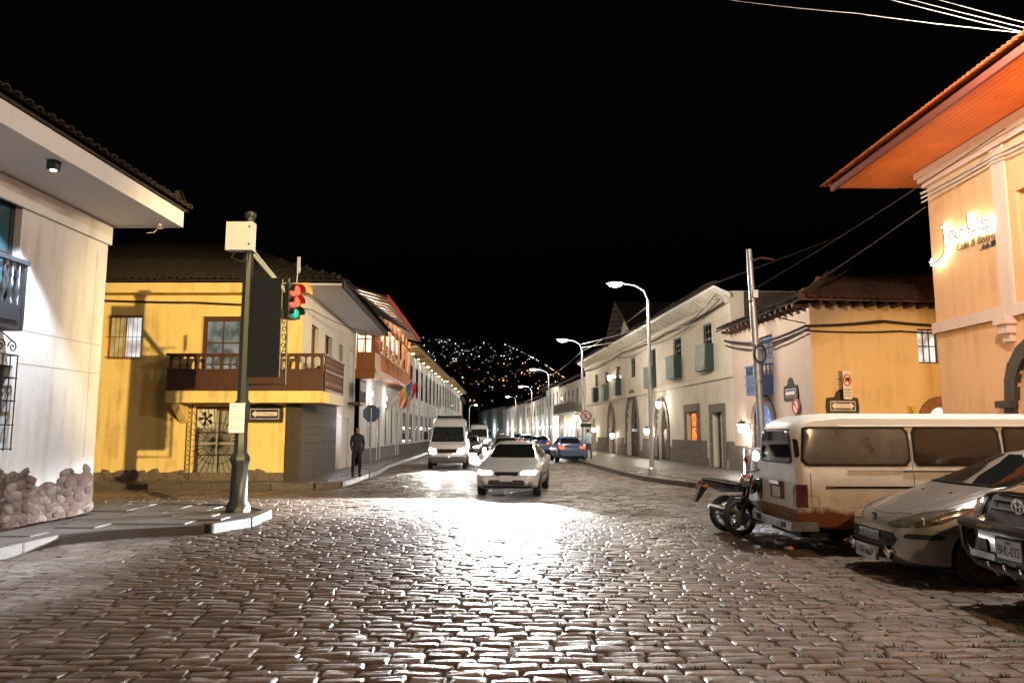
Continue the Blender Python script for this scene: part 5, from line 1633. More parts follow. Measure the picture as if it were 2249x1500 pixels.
# ---- generic saloon, used for the moving traffic
SED = dict(zb=[(0, .34), (.25, .22), (4.1, .22), (4.35, .38)], wb=[(0, .60), (.2, .77), (4.1, .77), (4.35, .6)],
           zs=[(0, .56), (.1, .66), (.5, .77), (1.2, .88), (2, .93), (3.4, .97), (4.1, .98), (4.28, .92), (4.35, .82)],
           ws=[(0, .58), (.08, .70), (.3, .81), (.8, .855), (3.5, .855), (4.1, .80), (4.28, .73), (4.35, .66)],
           zr=[(0, .575), (.1, .69), (.5, .81), (1.2, .95), (1.35, 1.0), (1.95, 1.36), (2.3, 1.435), (2.9, 1.42), (3.2, 1.34), (3.72, 1.07), (4.2, 1.03), (4.35, .85)],
           wr=[(0, .48), (.3, .64), (1.2, .72), (1.9, .58), (2.6, .56), (3.1, .57), (3.75, .66), (4.35, .55)])
def saloon(name, label, paint_m, lights='front', group=None, beams=0.0, plate_text=None, detail=True, fan=None):
    t = thing(name, label, "car", group=group)
    wl_ = [(.78, .70, .30), (3.42, .70, .30)]
    c = Car(t, 4.35, SED, paint_m, wl_)
    for x, y, r in wl_:
        for sg_ in (-1, 1): wheel(t, x, sg_ * (y + .04), r)
    seal = black_trim
    fw = [(1.62, .985), (1.98, 1.30), (2.42, 1.365), (2.42, .99)]
    rw = [(2.48, .99), (2.48, 1.365), (2.95, 1.345), (3.42, 1.06), (3.42, 1.0)]
    for q in (fw, rw): c.side("side_window", q, car_glass, rnd=1)
    c.front("windscreen", [(-.63, .99), (.63, .99), (.53, 1.345), (-.53, 1.345)], car_glass, rnd=1, rows=10)
    c.rear("rear_window", [(-.56, 1.06), (.56, 1.06), (.5, 1.33), (-.5, 1.33)], car_glass, rnd=1, rows=10)
    hl = emit("headlamp_lit", (1, 1, 1), 60) if lights in ('front', 'both') else lamp_clear
    for sg_ in (-1, 1):
        c.panel("headlight", [(sg_ * .36, .60), (sg_ * .74, .60), (sg_ * .78, .70), (sg_ * .40, .68)], 0, hl, rnd=1)
        c.panel("tail_light", [(sg_ * .42, .78), (sg_ * .72, .78), (sg_ * .72, .92), (sg_ * .42, .90)], math.pi, tail_lit if lights != 'off' else lamp_red, rnd=1)
    c.front("grille", [(-.30, .57), (.30, .57), (.33, .66), (-.33, .66)], black_trim, rnd=1)
    c.front("lower_grille", [(-.5, .34), (.5, .34), (.46, .46), (-.46, .46)], black_trim, rnd=1)
    for x in (1.55, 2.45, 3.35):
        c.side_seam("door_seam", [(x, .36), (x + .02, .95)])
    c.side_seam("sill_seam", [(1.3, .34), (2.9, .34)])
    for x in (2.2, 3.1):
        for sg_ in (-1, 1):
            c.side("door_handle", [(x, .84), (x + .18, .84), (x + .18, .875), (x, .875)], paint_m, (sg_,), off=.02, rnd=1, cols=4, rows=2)
    for sg_ in (-1, 1):
        MB().lathe([(.02, -.04), (.07, -.03), (.085, .02), (.06, .07), (.01, .08)], (1.66, sg_ * .93, 1.0), 10, 'x').build("mirror", paint_m, t, True)
    c.side("trim_strip", [(1.0, .52), (3.1, .52), (3.1, .57), (1.0, .57)], black_trim, off=.008, rnd=0)
    plate(t, face_matrix(c.cast(0, 0, .50, .014), (0, -1, 0), (0, 0, 1)), "", top=False)
    for sg_ in (-1, 1):
        c.panel("fog_lamp", [(sg_ * .56, .36), (sg_ * .68, .36), (sg_ * .68, .43), (sg_ * .56, .43)], 0, lamp_clear, rnd=1, cols=6)
    c.front("chin", [(-.62, .26), (.62, .26), (.66, .31), (-.66, .31)], black_trim, rnd=0)
    c.seam("bumper_seam", [(-.7, .565), (0, .555), (.7, .565)], 0, w=.004)
    if beams:
        for sg_ in (-1, 1):
            for az in (fan or (0,)):
                a_ = R(az); d_ = Vector((-math.cos(a_), -math.sin(a_), -.22))
                p_ = Vector((-.12, sg_ * .56, .66)); spot(t, p_, p_ + d_, beams, (.92, .96, 1.0), 34, 1.0, .05)
    return t, c
white_paint = paint("white_car_paint", (.72, .72, .73), .28, dirt=.08)
# ---- parked van (rear towards the street)
VL = 4.7
van = thing("parked_van", "old cream van with lamp-whitened roof and rusty sills parked tail to the street", "van", (3.97 + VL, 11.36, 0), math.pi)
def van_paint():
    m, n, l, b = nodes_of("weathered_cream_paint")
    tc = n.new("ShaderNodeTexCoord"); sp = n.new("ShaderNodeSeparateXYZ"); l.new(tc.outputs["Object"], sp.inputs[0])
    t = n.new("ShaderNodeTexNoise"); t.inputs["Scale"].default_value = 2.2; t.inputs["Detail"].default_value = 9; t.inputs["Roughness"].default_value = .7
    l.new(tc.outputs["Object"], t.inputs["Vector"])
    # rust starts at the sill and creeps up in patches
    a = n.new("ShaderNodeMath"); a.operation = 'MULTIPLY_ADD'; a.inputs[1].default_value = .34; l.new(t.outputs["Fac"], a.inputs[0])
    l.new(sp.outputs["Z"], a.inputs[2])
    r = n.new("ShaderNodeValToRGB"); r.color_ramp.elements[0].position = .73; r.color_ramp.elements[1].position = .80
    r.color_ramp.elements[0].color = (1, 1, 1, 1); r.color_ramp.elements[1].color = (0, 0, 0, 1)
    l.new(a.outputs[0], r.inputs[0])
    mix = n.new("ShaderNodeMix"); mix.data_type = 'RGBA'
    mix.inputs["B"].default_value = (.16, .055, .02, 1)
    t2 = n.new("ShaderNodeTexNoise"); t2.inputs["Scale"].default_value = 5; t2.inputs["Detail"].default_value = 8
    l.new(tc.outputs["Object"], t2.inputs["Vector"])
    r2 = n.new("ShaderNodeValToRGB"); r2.color_ramp.elements[0].color = (.60, .56, .53, 1); r2.color_ramp.elements[1].color = (.71, .69, .66, 1)
    r2.color_ramp.elements[0].position = .35; r2.color_ramp.elements[1].position = .6
    l.new(t2.outputs["Fac"], r2.inputs[0])
    # roof coloured whiter above the gutter, for the white lamp overhead
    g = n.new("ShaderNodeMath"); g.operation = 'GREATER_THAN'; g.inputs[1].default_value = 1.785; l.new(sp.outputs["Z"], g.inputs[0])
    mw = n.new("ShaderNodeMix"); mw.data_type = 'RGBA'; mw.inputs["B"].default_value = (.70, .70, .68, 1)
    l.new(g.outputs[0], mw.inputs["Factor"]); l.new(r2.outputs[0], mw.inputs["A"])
    l.new(mw.outputs["Result"], mix.inputs["A"]); l.new(r.outputs[0], mix.inputs["Factor"])
    l.new(mix.outputs["Result"], b.inputs["Base Color"])
    rr = n.new("ShaderNodeMapRange"); rr.inputs["To Min"].default_value = .42; rr.inputs["To Max"].default_value = .85
    l.new(r.outputs[0], rr.inputs[0]); l.new(rr.outputs[0], b.inputs["Roughness"])
    return m
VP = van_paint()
VAN = dict(zb=[(0, .40), (.3, .34), (4.4, .34), (4.7, .42)], wb=[(0, .70), (.2, .79), (4.5, .80), (4.7, .74)],
           zs=[(0, .95), (.15, 1.15), (.4, 1.20), (4.5, 1.22), (4.7, 1.2)],
           ws=[(0, .66), (.06, .76), (.25, .835), (4.4, .845), (4.62, .83), (4.7, .76)],
           zr=[(0, .98), (.1, 1.24), (.55, 1.80), (.8, 1.91), (1.2, 1.95), (4.0, 1.96), (4.45, 1.92), (4.62, 1.83), (4.7, 1.70)],
           wr=[(0, .56), (.3, .70), (.8, .72), (4.2, .74), (4.55, .72), (4.7, .62)])
vw = [(.95, .72, .31), (3.55, .72, .31)]
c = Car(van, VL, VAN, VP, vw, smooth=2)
for x, y, r in vw:
    for sg_ in (-1, 1): wheel(van, x, sg_ * (y + .02), r, .18, simple("dull_steel_wheel", (.25, .23, .2), .6, .5), 5)
def vx(px_): return 3.97 + VL - at(px_, 990, 10.53).x           # pixel on the near side -> van x
def vz(py_, px_=1850): return at(px_, py_, 10.53).z
wins = [(1768, 1995), (2012, 2196), (2213, 2330)]
for k, (a_, b_) in enumerate(wins):
    x1, x0 = vx(a_), max(.62, vx(b_)); z0, z1 = 1.255, 1.735
    sl = .05 if k == 0 else 0
    q = [(x0, z0), (x0 + (.22 if k == 2 else 0), z1), (x1 - sl * .3, z1), (x1 + sl * .4, z0)]
    qq = [(x0 - .035, z0 - .035), (x0 - .035 + (.22 if k == 2 else 0), z1 + .035), (x1 + .035 - sl * .3, z1 + .035), (x1 + .035 + sl * .4, z0 - .035)]
    c.side("window_seal", qq, black_trim, off=.006, rnd=2)
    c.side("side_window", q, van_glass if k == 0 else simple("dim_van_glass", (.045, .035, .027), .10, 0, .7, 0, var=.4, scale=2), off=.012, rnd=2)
c.side("vent", [(vx(1760), 1.34), (vx(1749), 1.34), (vx(1749), 1.60), (vx(1760), 1.60)], black_trim, off=.01, rnd=1, cols=4)
# gutter, seams, mouldings
c.side_seam("rain_gutter", [(.75, 1.775), (4.55, 1.775)], w=.013, mat=simple("dirty_white_trim", (.5, .47, .42), .5), off=.01)
for a_ in (2003, 2203): c.side_seam("panel_seam", [(vx(a_), .42), (vx(a_), 1.765)], w=.004)
c.side_seam("panel_seam", [(4.52, .70), (4.52, 1.76)], w=.004)
c.side_seam("swage_line", [(.5, 1.165), (4.5, 1.165)], w=.005, mat=simple("shadow_line", (.2, .15, .12), .7))
c.side("moulding", [(.9, .915), (vx(1812), .915), (vx(1812), .95), (.9, .95)], black_trim, off=.012, rnd=0, rows=2, cols=24)
c.side("side_reflector", [(vx(1828), .912), (vx(1809), .912), (vx(1809), .953), (vx(1828), .953)], lamp_red, off=.018, rnd=0, rows=2, cols=3)
c.side_seam("sill_seam", [(.5, .66), (4.6, .66)], w=.004, mat=M["shadow_line"])
fx0, fx1 = vx(1793), vx(1762)
c.side_seam("fuel_flap", [(fx0, .66), (fx0, .82), (fx1, .82), (fx1, .66), (fx0, .66)], sides=(1,), w=.003)
c.side_seam("track_slot", [(2.0, 1.15), (3.4, 1.15)], w=.008)
# stickers seen through the long window
for (a_, b_, z_) in ((1905, 1912, 1.60), (1905, 1918, 1.5), (1912, 1922, 1.44), (1840, 1846, 1.68)):
    c.side("sticker", [(vx(b_), z_ - .03), (vx(a_), z_ - .03), (vx(a_), z_ + .03), (vx(b_), z_ + .03)], simple("faded_sticker", (.05, .045, .04), .6), (1,), off=.016, rnd=0, cols=2, rows=2)
# rear end
c.rear("window_seal", [(-.66, 1.24), (.66, 1.24), (.58, 1.74), (-.58, 1.74)], black_trim, off=.006)
c.rear("rear_window", [(-.62, 1.27), (.62, 1.27), (.545, 1.71), (-.545, 1.71)], car_glass, off=.013, rows=8)
for sg_ in (-1, 1):
    c.panel("tail_light", [(-sg_ * .80, .66), (-sg_ * .68, .66), (-sg_ * .68, .97), (-sg_ * .80, .97)], math.pi, lamp_red, off=.02, rnd=0)
    c.side("tail_light", [(4.57, .66), (4.655, .66), (4.655, .97), (4.57, .97)], lamp_red, (sg_,), off=.012, rnd=0)
c.rear("plate_recess", [(-.30, .72), (.30, .72), (.30, .98), (-.30, .98)], simple("rust_paint", (.24, .11, .05), .8, var=.4), off=.005, rnd=0)
plate(van, face_matrix(c.cast(math.pi, 0, .82, .02), (0, 1, 0), (0, 0, 1)), "", cols=((.62, .62, .66), (.02, .02, .02)), top=False)
MB().box(VL + .02, VL + .05, -.2, .2, .93, .98).build("handle_bar", simple("dull_chrome", (.5, .5, .5), .35, .8), van)
c.rear("rust_skirt", [(-.74, .46), (.74, .46), (.74, .62), (-.74, .62)], M["rust_paint"], off=.004, rnd=0)
bp = MB()
for y0, y1 in ((-.84, -.42), (-.40, .40), (.42, .84)):
    bp.box(VL + .0, VL + .12, y0, y1, .34, .46)
bp.box(VL - .25, VL + .1, .78, .86, .34, .46).box(VL - .25, VL + .1, -.86, -.78, .34, .46)
bo = bp.build("rear_bumper", simple("scuffed_chrome", (.45, .45, .46), .3, .8, var=.4), van)
for y0 in (-.62, .45): MB().box(VL + .121, VL + .125, y0, y0 + .18, .36, .44).build("bumper_pad", black_trim, bo)
MB().box(.6, VL - .1, -.6, .6, .22, .36).build("chassis", black_trim, van)
for sg_ in (-1, 1): c.panel("headlight", [(sg_ * .42, .70), (sg_ * .64, .70), (sg_ * .64, .88), (sg_ * .42, .88)], 0, lamp_clear, rnd=2)
c.front("windscreen", [(-.64, 1.22), (.64, 1.22), (.58, 1.74), (-.58, 1.74)], car_glass, rnd=1)
c.front("grille", [(-.38, .72), (.38, .72), (.38, .86), (-.38, .86)], black_trim, rnd=0)
MB().box(-.1, .02, -.82, .82, .42, .56).build("front_bumper", M["scuffed_chrome"], van)

# ---- silver hatchback
HL = 4.2
hat = thing("parked_hatchback", "dusty silver hatchback parked nose out beside the cream van", "car", (4.36, 9.30, 0), 0)
HAT = dict(zb=[(0, .26), (.12, .19), (.4, .17), (3.9, .2), (4.2, .34)], wb=[(0, .50), (.12, .68), (.3, .80), (3.9, .80), (4.2, .62)],
           zs=[(0, .50), (.05, .60), (.2, .70), (.6, .83), (1.05, .93), (1.6, .97), (3.6, 1.03), (4.1, 1.0), (4.2, .9)],
           ws=[(0, .40), (.04, .55), (.12, .68), (.3, .79), (.6, .855), (1.0, .875), (3.5, .875), (4.0, .82), (4.2, .68)],
           zr=[(0, .525), (.05, .64), (.2, .755), (.6, .90), (1.0, 1.02), (1.12, 1.07), (2.0, 1.44), (2.5, 1.515), (3.2, 1.50), (3.75, 1.34), (4.05, 1.08), (4.2, .93)],
           wr=[(0, .32), (.2, .54), (.6, .66), (1.05, .73), (1.9, .60), (2.6, .58), (3.6, .58), (4.2, .55)])
silver = simple("dusty_silver_paint", (.29, .28, .275), .36, .55, .5, .35, var=.22, scale=2.2)
hw_ = [(.86, .72, .31), (3.47, .72, .31)]
c = Car(hat, HL, HAT, silver, hw_, smooth=2)
for x, y, r in hw_:
    for sg_ in (-1, 1): wheel(hat, x, sg_ * (y + .045), r, .2, simple("dark_alloy", (.09, .085, .08), .45, .6), 7)
c.front("windscreen", [(-.72, 1.055), (-.3, 1.075), (.3, 1.075), (.72, 1.055), (.57, 1.415), (-.57, 1.415)], car_glass, rnd=1, rows=12, cols=18)
c.side("side_window", [(1.55, 1.02), (2.1, 1.36), (2.5, 1.43), (2.5, 1.03)], car_glass, rnd=1)
c.side("side_window", [(2.57, 1.03), (2.57, 1.435), (3.2, 1.42), (3.65, 1.25), (3.62, 1.06)], car_glass, rnd=1)
for x in (1.42, 2.53): c.side_seam("door_seam", [(x, .3), (x + .02, 1.0)], w=.004)
# swept-back headlights
for sg_ in (-1, 1):
    ph = -sg_ * R(52) * -1
    ph = R(50) if sg_ < 0 else R(-50)
    # find u of two ends on the surface
    def uz(x, z, ph=ph, sg_=sg_):
        p = c.cast(math.pi / 2 if sg_ < 0 else -math.pi / 2, -x if sg_ < 0 else x, z, 0)
        if p is None: p = Vector((x, sg_ * .5, z))
        return (-math.sin(ph) * p.x + math.cos(ph) * p.y, z)
    yb = lambda y, z, ph=ph: ((lambda p: (-math.sin(ph) * p.x + math.cos(ph) * p.y, z))(c.cast(0, y, z, 0)))
    pts = [yb(sg_ * .31, .635), yb(sg_ * .48, .615), uz(.20, .63), uz(.42, .68), uz(.82, .85), uz(.62, .845), uz(.34, .785), yb(sg_ * .46, .705)]
    hl = c.panel("headlight", pts, ph, simple("hazy_lamp_lens", (.42, .36, .27), .14, .75, .8, 1.0, var=.6, scale=14), off=.008, rnd=1, cols=22, rows=8)
    P2 = [(p[0], p[1]) for p in pts]
    c.seam("headlight_rim", P2 + [P2[0]], ph, parent=hl, w=.004)
    # lamp bowls behind the lens
    for (x, z, rr) in ((.26, .70, .045), (.40, .745, .04)):
        p = c.cast(math.pi / 2 if sg_ < 0 else -math.pi / 2, -x if sg_ < 0 else x, z, .006)
        if p is not None: MB().lathe([(.005, .004), (rr * .6, .002), (rr, -.008)], p, 14, 'x').build("lamp_bowl", chrome, hl, True)
# big mouth, bumper strips, fog lamps
mouth = c.front("grille", [(-.50, .55), (.50, .55), (.56, .48), (.46, .38), (.34, .30), (-.34, .30), (-.46, .38), (-.56, .48)], black_trim, off=.005, rnd=2, cols=20)
for z, w_ in ((.45, .49), (.385, .42), (.335, .33)):
    c.seam("grille_bar", [(-w_, z), (0, z), (w_, z)], 0, parent=mouth, w=.009, mat=simple("satin_black", (.03, .03, .03), .25), off=.012)
c.front("plate_holder", [(-.25, .43), (.25, .43), (.25, .53), (-.25, .53)], simple("satin_black", (.03, .03, .03), .25), off=.018, rnd=0)
for sg_ in (-1, 1):
    ph = R(38) if sg_ < 0 else R(-38)
    U = lambda y, z, ph=ph: ((lambda p: (-math.sin(ph) * p.x + math.cos(ph) * p.y, z))(c.cast(0, y, z, 0)))
    US = lambda x, z, ph=ph, sg_=sg_: ((lambda p: (-math.sin(ph) * p.x + math.cos(ph) * p.y, z))(c.cast(math.pi / 2 if sg_ < 0 else -math.pi / 2, -x if sg_ < 0 else x, z, 0)))
    c.panel("bumper_strip", [U(sg_ * .60, .50), US(.42, .50), US(.46, .56), U(sg_ * .63, .555)], ph, black_trim, off=.007, rnd=2, cols=16)
    p = c.cast(0, sg_ * .44, .315, .02)
    MB().lathe([(.075, .03), (.08, -.01), (.066, -.022), (.06, -.004), (.004, -.002)], p, 18, 'x').build("fog_lamp", chrome, hat, True)
p = c.cast(0, 0, .275, .05)
plate(hat, face_matrix(p + Vector((-.03, 0, 0)), (0, -1, 0), (-.25, 0, 1)), "X2V-068", .34, .15)
MB().box(p.x - .022, p.x + .02, -.25, .25, .20, .355).build("plate_bracket", simple("dull_metal", (.35, .34, .34), .45, .6), hat)
# badge: upright rampant figure on a dark shield
p = c.cast(0, 0, .665, .012)
bd = MB().prism([p + Vector((0, y, z)) for y, z in ((-.055, .055), (.055, .055), (.05, -.045), (0, -.065), (-.05, -.045))], (-.012, 0, 0)).build("badge", black_trim, hat, fix=True)
MB().tube([p + Vector((-.014, y, z)) for y, z in ((-.02, -.05), (.012, -.03), (-.014, -.005), (.016, .02), (-.004, .04))], .007, 5).tube([p + Vector((-.014, y, z)) for y, z in ((.016, .02), (.034, .03))], .005, 5).tube([p + Vector((-.014, y, z)) for y, z in ((-.014, -.005), (.03, -.012))], .005, 5).build("emblem", chrome, bd)
# bonnet lines, shut line, washer jets
for sg_ in (-1, 1):
    P = [c.bvh.ray_cast(Vector((x, sg_ * (.28 + .34 * min(1, (x - .12) / .8)), 3)), Vector((0, 0, -1)))[0] for x in np.linspace(.14, 1.02, 16)]
    MB().tube([q + Vector((0, 0, .001)) for q in P if q], .004, 4).build("bonnet_crease", silver, hat)
    q = c.bvh.ray_cast(Vector((.84, sg_ * .3, 3)), Vector((0, 0, -1)))[0]
    MB().lathe([(.02, 0), (.015, .012), (.002, .014)], q, 8).build("washer_jet", black_trim, hat)
P = [c.bvh.ray_cast(Vector((.155 + .10 * (y / .5) ** 2, y, 3)), Vector((0, 0, -1)))[0] for y in np.linspace(-.5, .5, 20)]
MB().tube([q + Vector((0, 0, .001)) for q in P if q], .004, 4).build("bonnet_seam", black_trim, hat)
for sg_ in (-1, 1):
    P = []
    for x in np.linspace(.52, 1.40, 16):
        h = c.bvh.ray_cast(Vector((x, sg_ * (.70 + .07 * (x - .52)), 3)), Vector((0, 0, -1)))[0]
        if h: P.append(h + Vector((0, 0, .001)))
    MB().tube(P, .004, 4).build("wing_seam", black_trim, hat)
    c.side_seam("wing_seam", [(.36, .60), (.5, .585), (.62, .58)], sides=(sg_,), w=.004)
    m_ = MB().lathe([(.02, -.05), (.075, -.04), (.09, .02), (.07, .09), (.01, .1)], (1.58, sg_ * .98, 1.06), 12, 'x').build("mirror", silver, hat, True)
cw_ = [c.cast(0, y, 1.058 + .012, .01) for y in (-.6, -.3, 0, .3, .6)]
MB().tube([q for q in cw_ if q], .012, 5).build("wiper_cowl", black_trim, hat)
MB().box(.4, 3.9, -.6, .6, .15, .22).build("underbody", black_trim, hat)

# ---- black pick-up style off-roader, only its nose in view
SL = 4.4
suv = thing("parked_offroader", "black off-roader with chrome badge and plate at the lower right edge", "car", (4.60, 6.97, 0), 0)
SUV = dict(zb=[(0, .44), (.1, .36), (.5, .34), (4.2, .36), (4.4, .5)], wb=[(0, .68), (.1, .78), (.4, .84), (4.2, .84), (4.4, .7)],
           zs=[(0, .80), (.05, .92), (.15, 1.02), (.5, 1.09), (1.3, 1.14), (4.2, 1.18), (4.4, 1.0)],
           ws=[(0, .60), (.05, .74), (.15, .82), (.4, .89), (4.1, .90), (4.4, .76)],
           zr=[(0, .84), (.05, .98), (.15, 1.10), (.5, 1.19), (1.25, 1.26), (1.9, 1.68), (2.3, 1.78), (3.9, 1.76), (4.3, 1.3), (4.4, 1.05)],
           wr=[(0, .48), (.15, .70), (1.2, .76), (1.9, .64), (3.9, .64), (4.4, .6)])
black_paint = simple("black_car_paint", (.012, .012, .013), .18, 0, .6, .9, var=.3, scale=3)
sw_ = [(.85, .75, .38), (3.5, .75, .38)]
c = Car(suv, SL, SUV, black_paint, sw_, smooth=2)
for x, y, r in sw_:
    for sg_ in (-1, 1): wheel(suv, x, sg_ * (y + .04), r, .24)
c.front("windscreen", [(-.72, 1.28), (.72, 1.28), (.62, 1.65), (-.62, 1.65)], car_glass, rnd=1, rows=10)
c.side("side_window", [(1.75, 1.2), (2.1, 1.62), (2.6, 1.68), (2.6, 1.2)], car_glass, rnd=1)
c.side("side_window", [(2.68, 1.2), (2.68, 1.68), (3.7, 1.66), (3.85, 1.22)], car_glass, rnd=1)
gr_ = c.front("grille", [(-.46, .84), (.46, .84), (.5, 1.10), (-.5, 1.10)], simple("mesh_black", (.02, .02, .02), .5, bump=.8, bscale=120), off=.008, rnd=1)
for z in (1.085, 1.03, .965): c.seam("grille_bar", [(-.47, z), (0, z), (.47, z)], 0, parent=gr_, w=.010, mat=chrome if z > 1.0 else M["scuffed_chrome"], off=.016)
p = c.cast(0, 0, 1.0, .035)
em = MB()
for ry, rz, cz in ((.085, .062, 0), (.055, .03, .022), (.028, .058, 0)):
    em.tube([p + Vector((0, ry * math.cos(a * math.pi / 10), cz + rz * math.sin(a * math.pi / 10))) for a in range(21)], .009, 6)
em.build("badge", chrome, suv, True)
for sg_ in (-1, 1):
    c.panel("headlight", [(sg_ * .54, .86), (sg_ * .80, .90), (sg_ * .80, 1.04), (sg_ * .54, 1.06)], 0, lamp_clear, rnd=1)
    c.panel("fog_recess", [(sg_ * .42, .52), (sg_ * .68, .52), (sg_ * .70, .66), (sg_ * .44, .68)], 0, simple("satin_black", (.03, .03, .03), .25), off=.012, rnd=1)
bpr = MB().tube([(.22, -.93, .78), (.02, -.86, .80), (-.06, -.55, .81), (-.07, 0, .81), (-.06, .55, .81), (.02, .86, .80), (.22, .93, .78)], .05, 8)
bpr.tube([(.02, .86, .80), (.0, .80, .56), (-.03, .55, .44), (-.04, 0, .42), (-.03, -.55, .44), (.0, -.80, .56), (.02, -.86, .80)], .035, 8)
bpr.build("bumper_bar", simple("satin_bumper", (.045, .043, .045), .3, .2), suv, True)
for y in (-.55, -.32, -.1, .12, .35):
    MB().tube([(-.055, y, .47), (-.075, y - .05, .44), (-.03, y - .12, .37)], .016, 6).build("skid_rib", M["scuffed_chrome"], suv, True)
MB().box(-.075, -.03, .22, .6, .50, .56).build("winch_rail", M["scuffed_chrome"], suv)
plate(suv, face_matrix(Vector((-.085, .0, .63)), (0, -1, 0), (0, 0, 1)), "BHL-032", .34, .17)
MB().box(-.082, -.06, -.19, .19, .52, .735).build("plate_frame", black_trim, suv)
for k in range(5): MB().box(-.118, -.116, .18 + k * .045, .205 + k * .045, .80, .83).build("gold_sticker", simple("gold_letter", (.45, .3, .05), .4), suv)
MB().box(.5, 4.0, -.6, .6, .30, .4).build("underbody", black_trim, suv)
# ================================================================== MOVING TRAFFIC (standing still here)
def place(o, x, y, heading):
    """heading: world angle the nose points to; the car's nose is at its origin, pointing to -x"""
    o.location = (x, y, 0); o.rotation_euler = (0, 0, heading + math.pi)
carA, cA = saloon("stand_in_car", "added white saloon standing in for the light trails, blazing headlights flooding the crossing", white_paint, 'front', beams=14000, fan=(-72, -54, -36, -18, 0, 15))  # added stand-in for the streaked car; beams fanned wide to whiten the cobbles
place(carA, -.15, 19.6, R(-97))
# oncoming minibus
MBL = 5.4
bus = thing("minibus", "white high-roofed minibus with lit headlights coming down the left lane", "minibus")
BUS = dict(zb=[(0, .36), (.2, .28), (5.2, .28), (5.4, .4)], wb=[(0, .70), (.2, .82), (5.2, .84), (5.4, .75)],
           zs=[(0, .86), (.12, 1.02), (.5, 1.15), (.9, 1.24), (5.2, 1.3), (5.4, 1.28)],
           ws=[(0, .68), (.06, .79), (.25, .87), (5.2, .90), (5.4, .82)],
           zr=[(0, .90), (.12, 1.10), (.55, 1.26), (1.25, 1.98), (1.5, 2.24), (2.0, 2.36), (5.0, 2.36), (5.3, 2.2), (5.4, 2.0)],
           wr=[(0, .58), (.5, .74), (1.3, .72), (2, .74), (5.2, .74), (5.4, .66)])
bw_ = [(.9, .76, .33), (4.1, .76, .33)]
c = Car(bus, MBL, BUS, white_paint, bw_, smooth=2)
for x, y, r in bw_:
    for sg_ in (-1, 1): wheel(bus, x, sg_ * (y + .03), r, .2)
c.front("windscreen", [(-.76, 1.24), (.76, 1.24), (.69, 1.93), (-.69, 1.93)], simple("dim_bus_glass", (.03, .035, .035), .06, 0, .8, 0, var=.5, scale=4), rnd=1, rows=10)
for x0, x1 in ((1.5, 2.3), (2.4, 3.4), (3.5, 4.9)): c.side("side_window", [(x0, 1.36), (x1, 1.36), (x1, 1.95), (x0 + .1, 1.95)], car_glass, rnd=1)
c.front("grille", [(-.42, .74), (.42, .74), (.45, .92), (-.45, .92)], black_trim, rnd=1)
c.front("bumper", [(-.82, .36), (.82, .36), (.82, .58), (-.82, .58)], simple("grey_bumper", (.12, .12, .12), .5), rnd=1, off=.02)
for sg_ in (-1, 1):
    c.panel("headlight", [(sg_ * .48, .72), (sg_ * .78, .72), (sg_ * .80, .98), (sg_ * .52, .92)], 0, head_lit, rnd=1)
    spot(bus, (-.15, sg_ * .62, .8), (-9, sg_ * .7, -1.2), 4000, (1, .95, .86), 45, .8, .06)
    MB().box(.75, .85, sg_ * 1.02 - .09, sg_ * 1.02 + .09, 1.35, 1.7).build("mirror", black_trim, bus)
MB().box(1.9, 4.2, -.6, .6, 2.38, 2.46).build("roof_rack", black_trim, bus)
place(bus, -2.95, 34.2, R(-88))
bus2 = copy_tree(bus); tag(bus2, "farther white minibus following in the left lane, mostly hidden", "minibus")
place(bus2, -3.0, 68, R(-88))
# queue of oncoming cars, and tail lights going away
grey_paint = paint("grey_car_paint", (.22, .23, .25), .3, .3); red_paint = paint("dark_red_car_paint", (.20, .02, .02), .3); blue_paint = paint("blue_car_paint", (.07, .12, .28), .3)
on1, _ = saloon("oncoming_car", "grey oncoming car with bright headlights beside the minibus", grey_paint, 'front', "oncoming cars in the street", beams=2500)
place(on1, -.35, 41, R(-90))
specs = [(on1, -.55, 54, -90, "second oncoming car in the queue behind the grey one"), (on1, -3.1, 53, -90, "oncoming car between the two minibuses"), (on1, -.9, 66, -91, "third oncoming car in the middle lane"), (on1, -1.1, 80, -92, "fourth oncoming car in the middle lane, tiny headlights"), (on1, -3.6, 88, -92, "distant oncoming car behind the farther minibus"), (on1, -1.6, 100, -93, "most distant oncoming car with pinpoint headlights")]
for src, x, y, a, lab in specs:
    o = copy_tree(src); o["label"] = lab; place(o, x, y, R(a))
off1, _ = saloon("departing_car", "blue car driving away with red tail lights at the right kerb", blue_paint, 'rear', "cars driving away")
place(off1, 3.1, 46, R(93))
for x, y, lab, pm in ((1.9, 60, "second car driving away with red tail lights", red_paint), (1.3, 78, "third car driving away, small red tail lights", grey_paint), (.7, 96, "farthest car driving away, red dots of tail lights", grey_paint)):
    o = copy_tree(off1); o["label"] = lab; place(o, x, y, R(93))

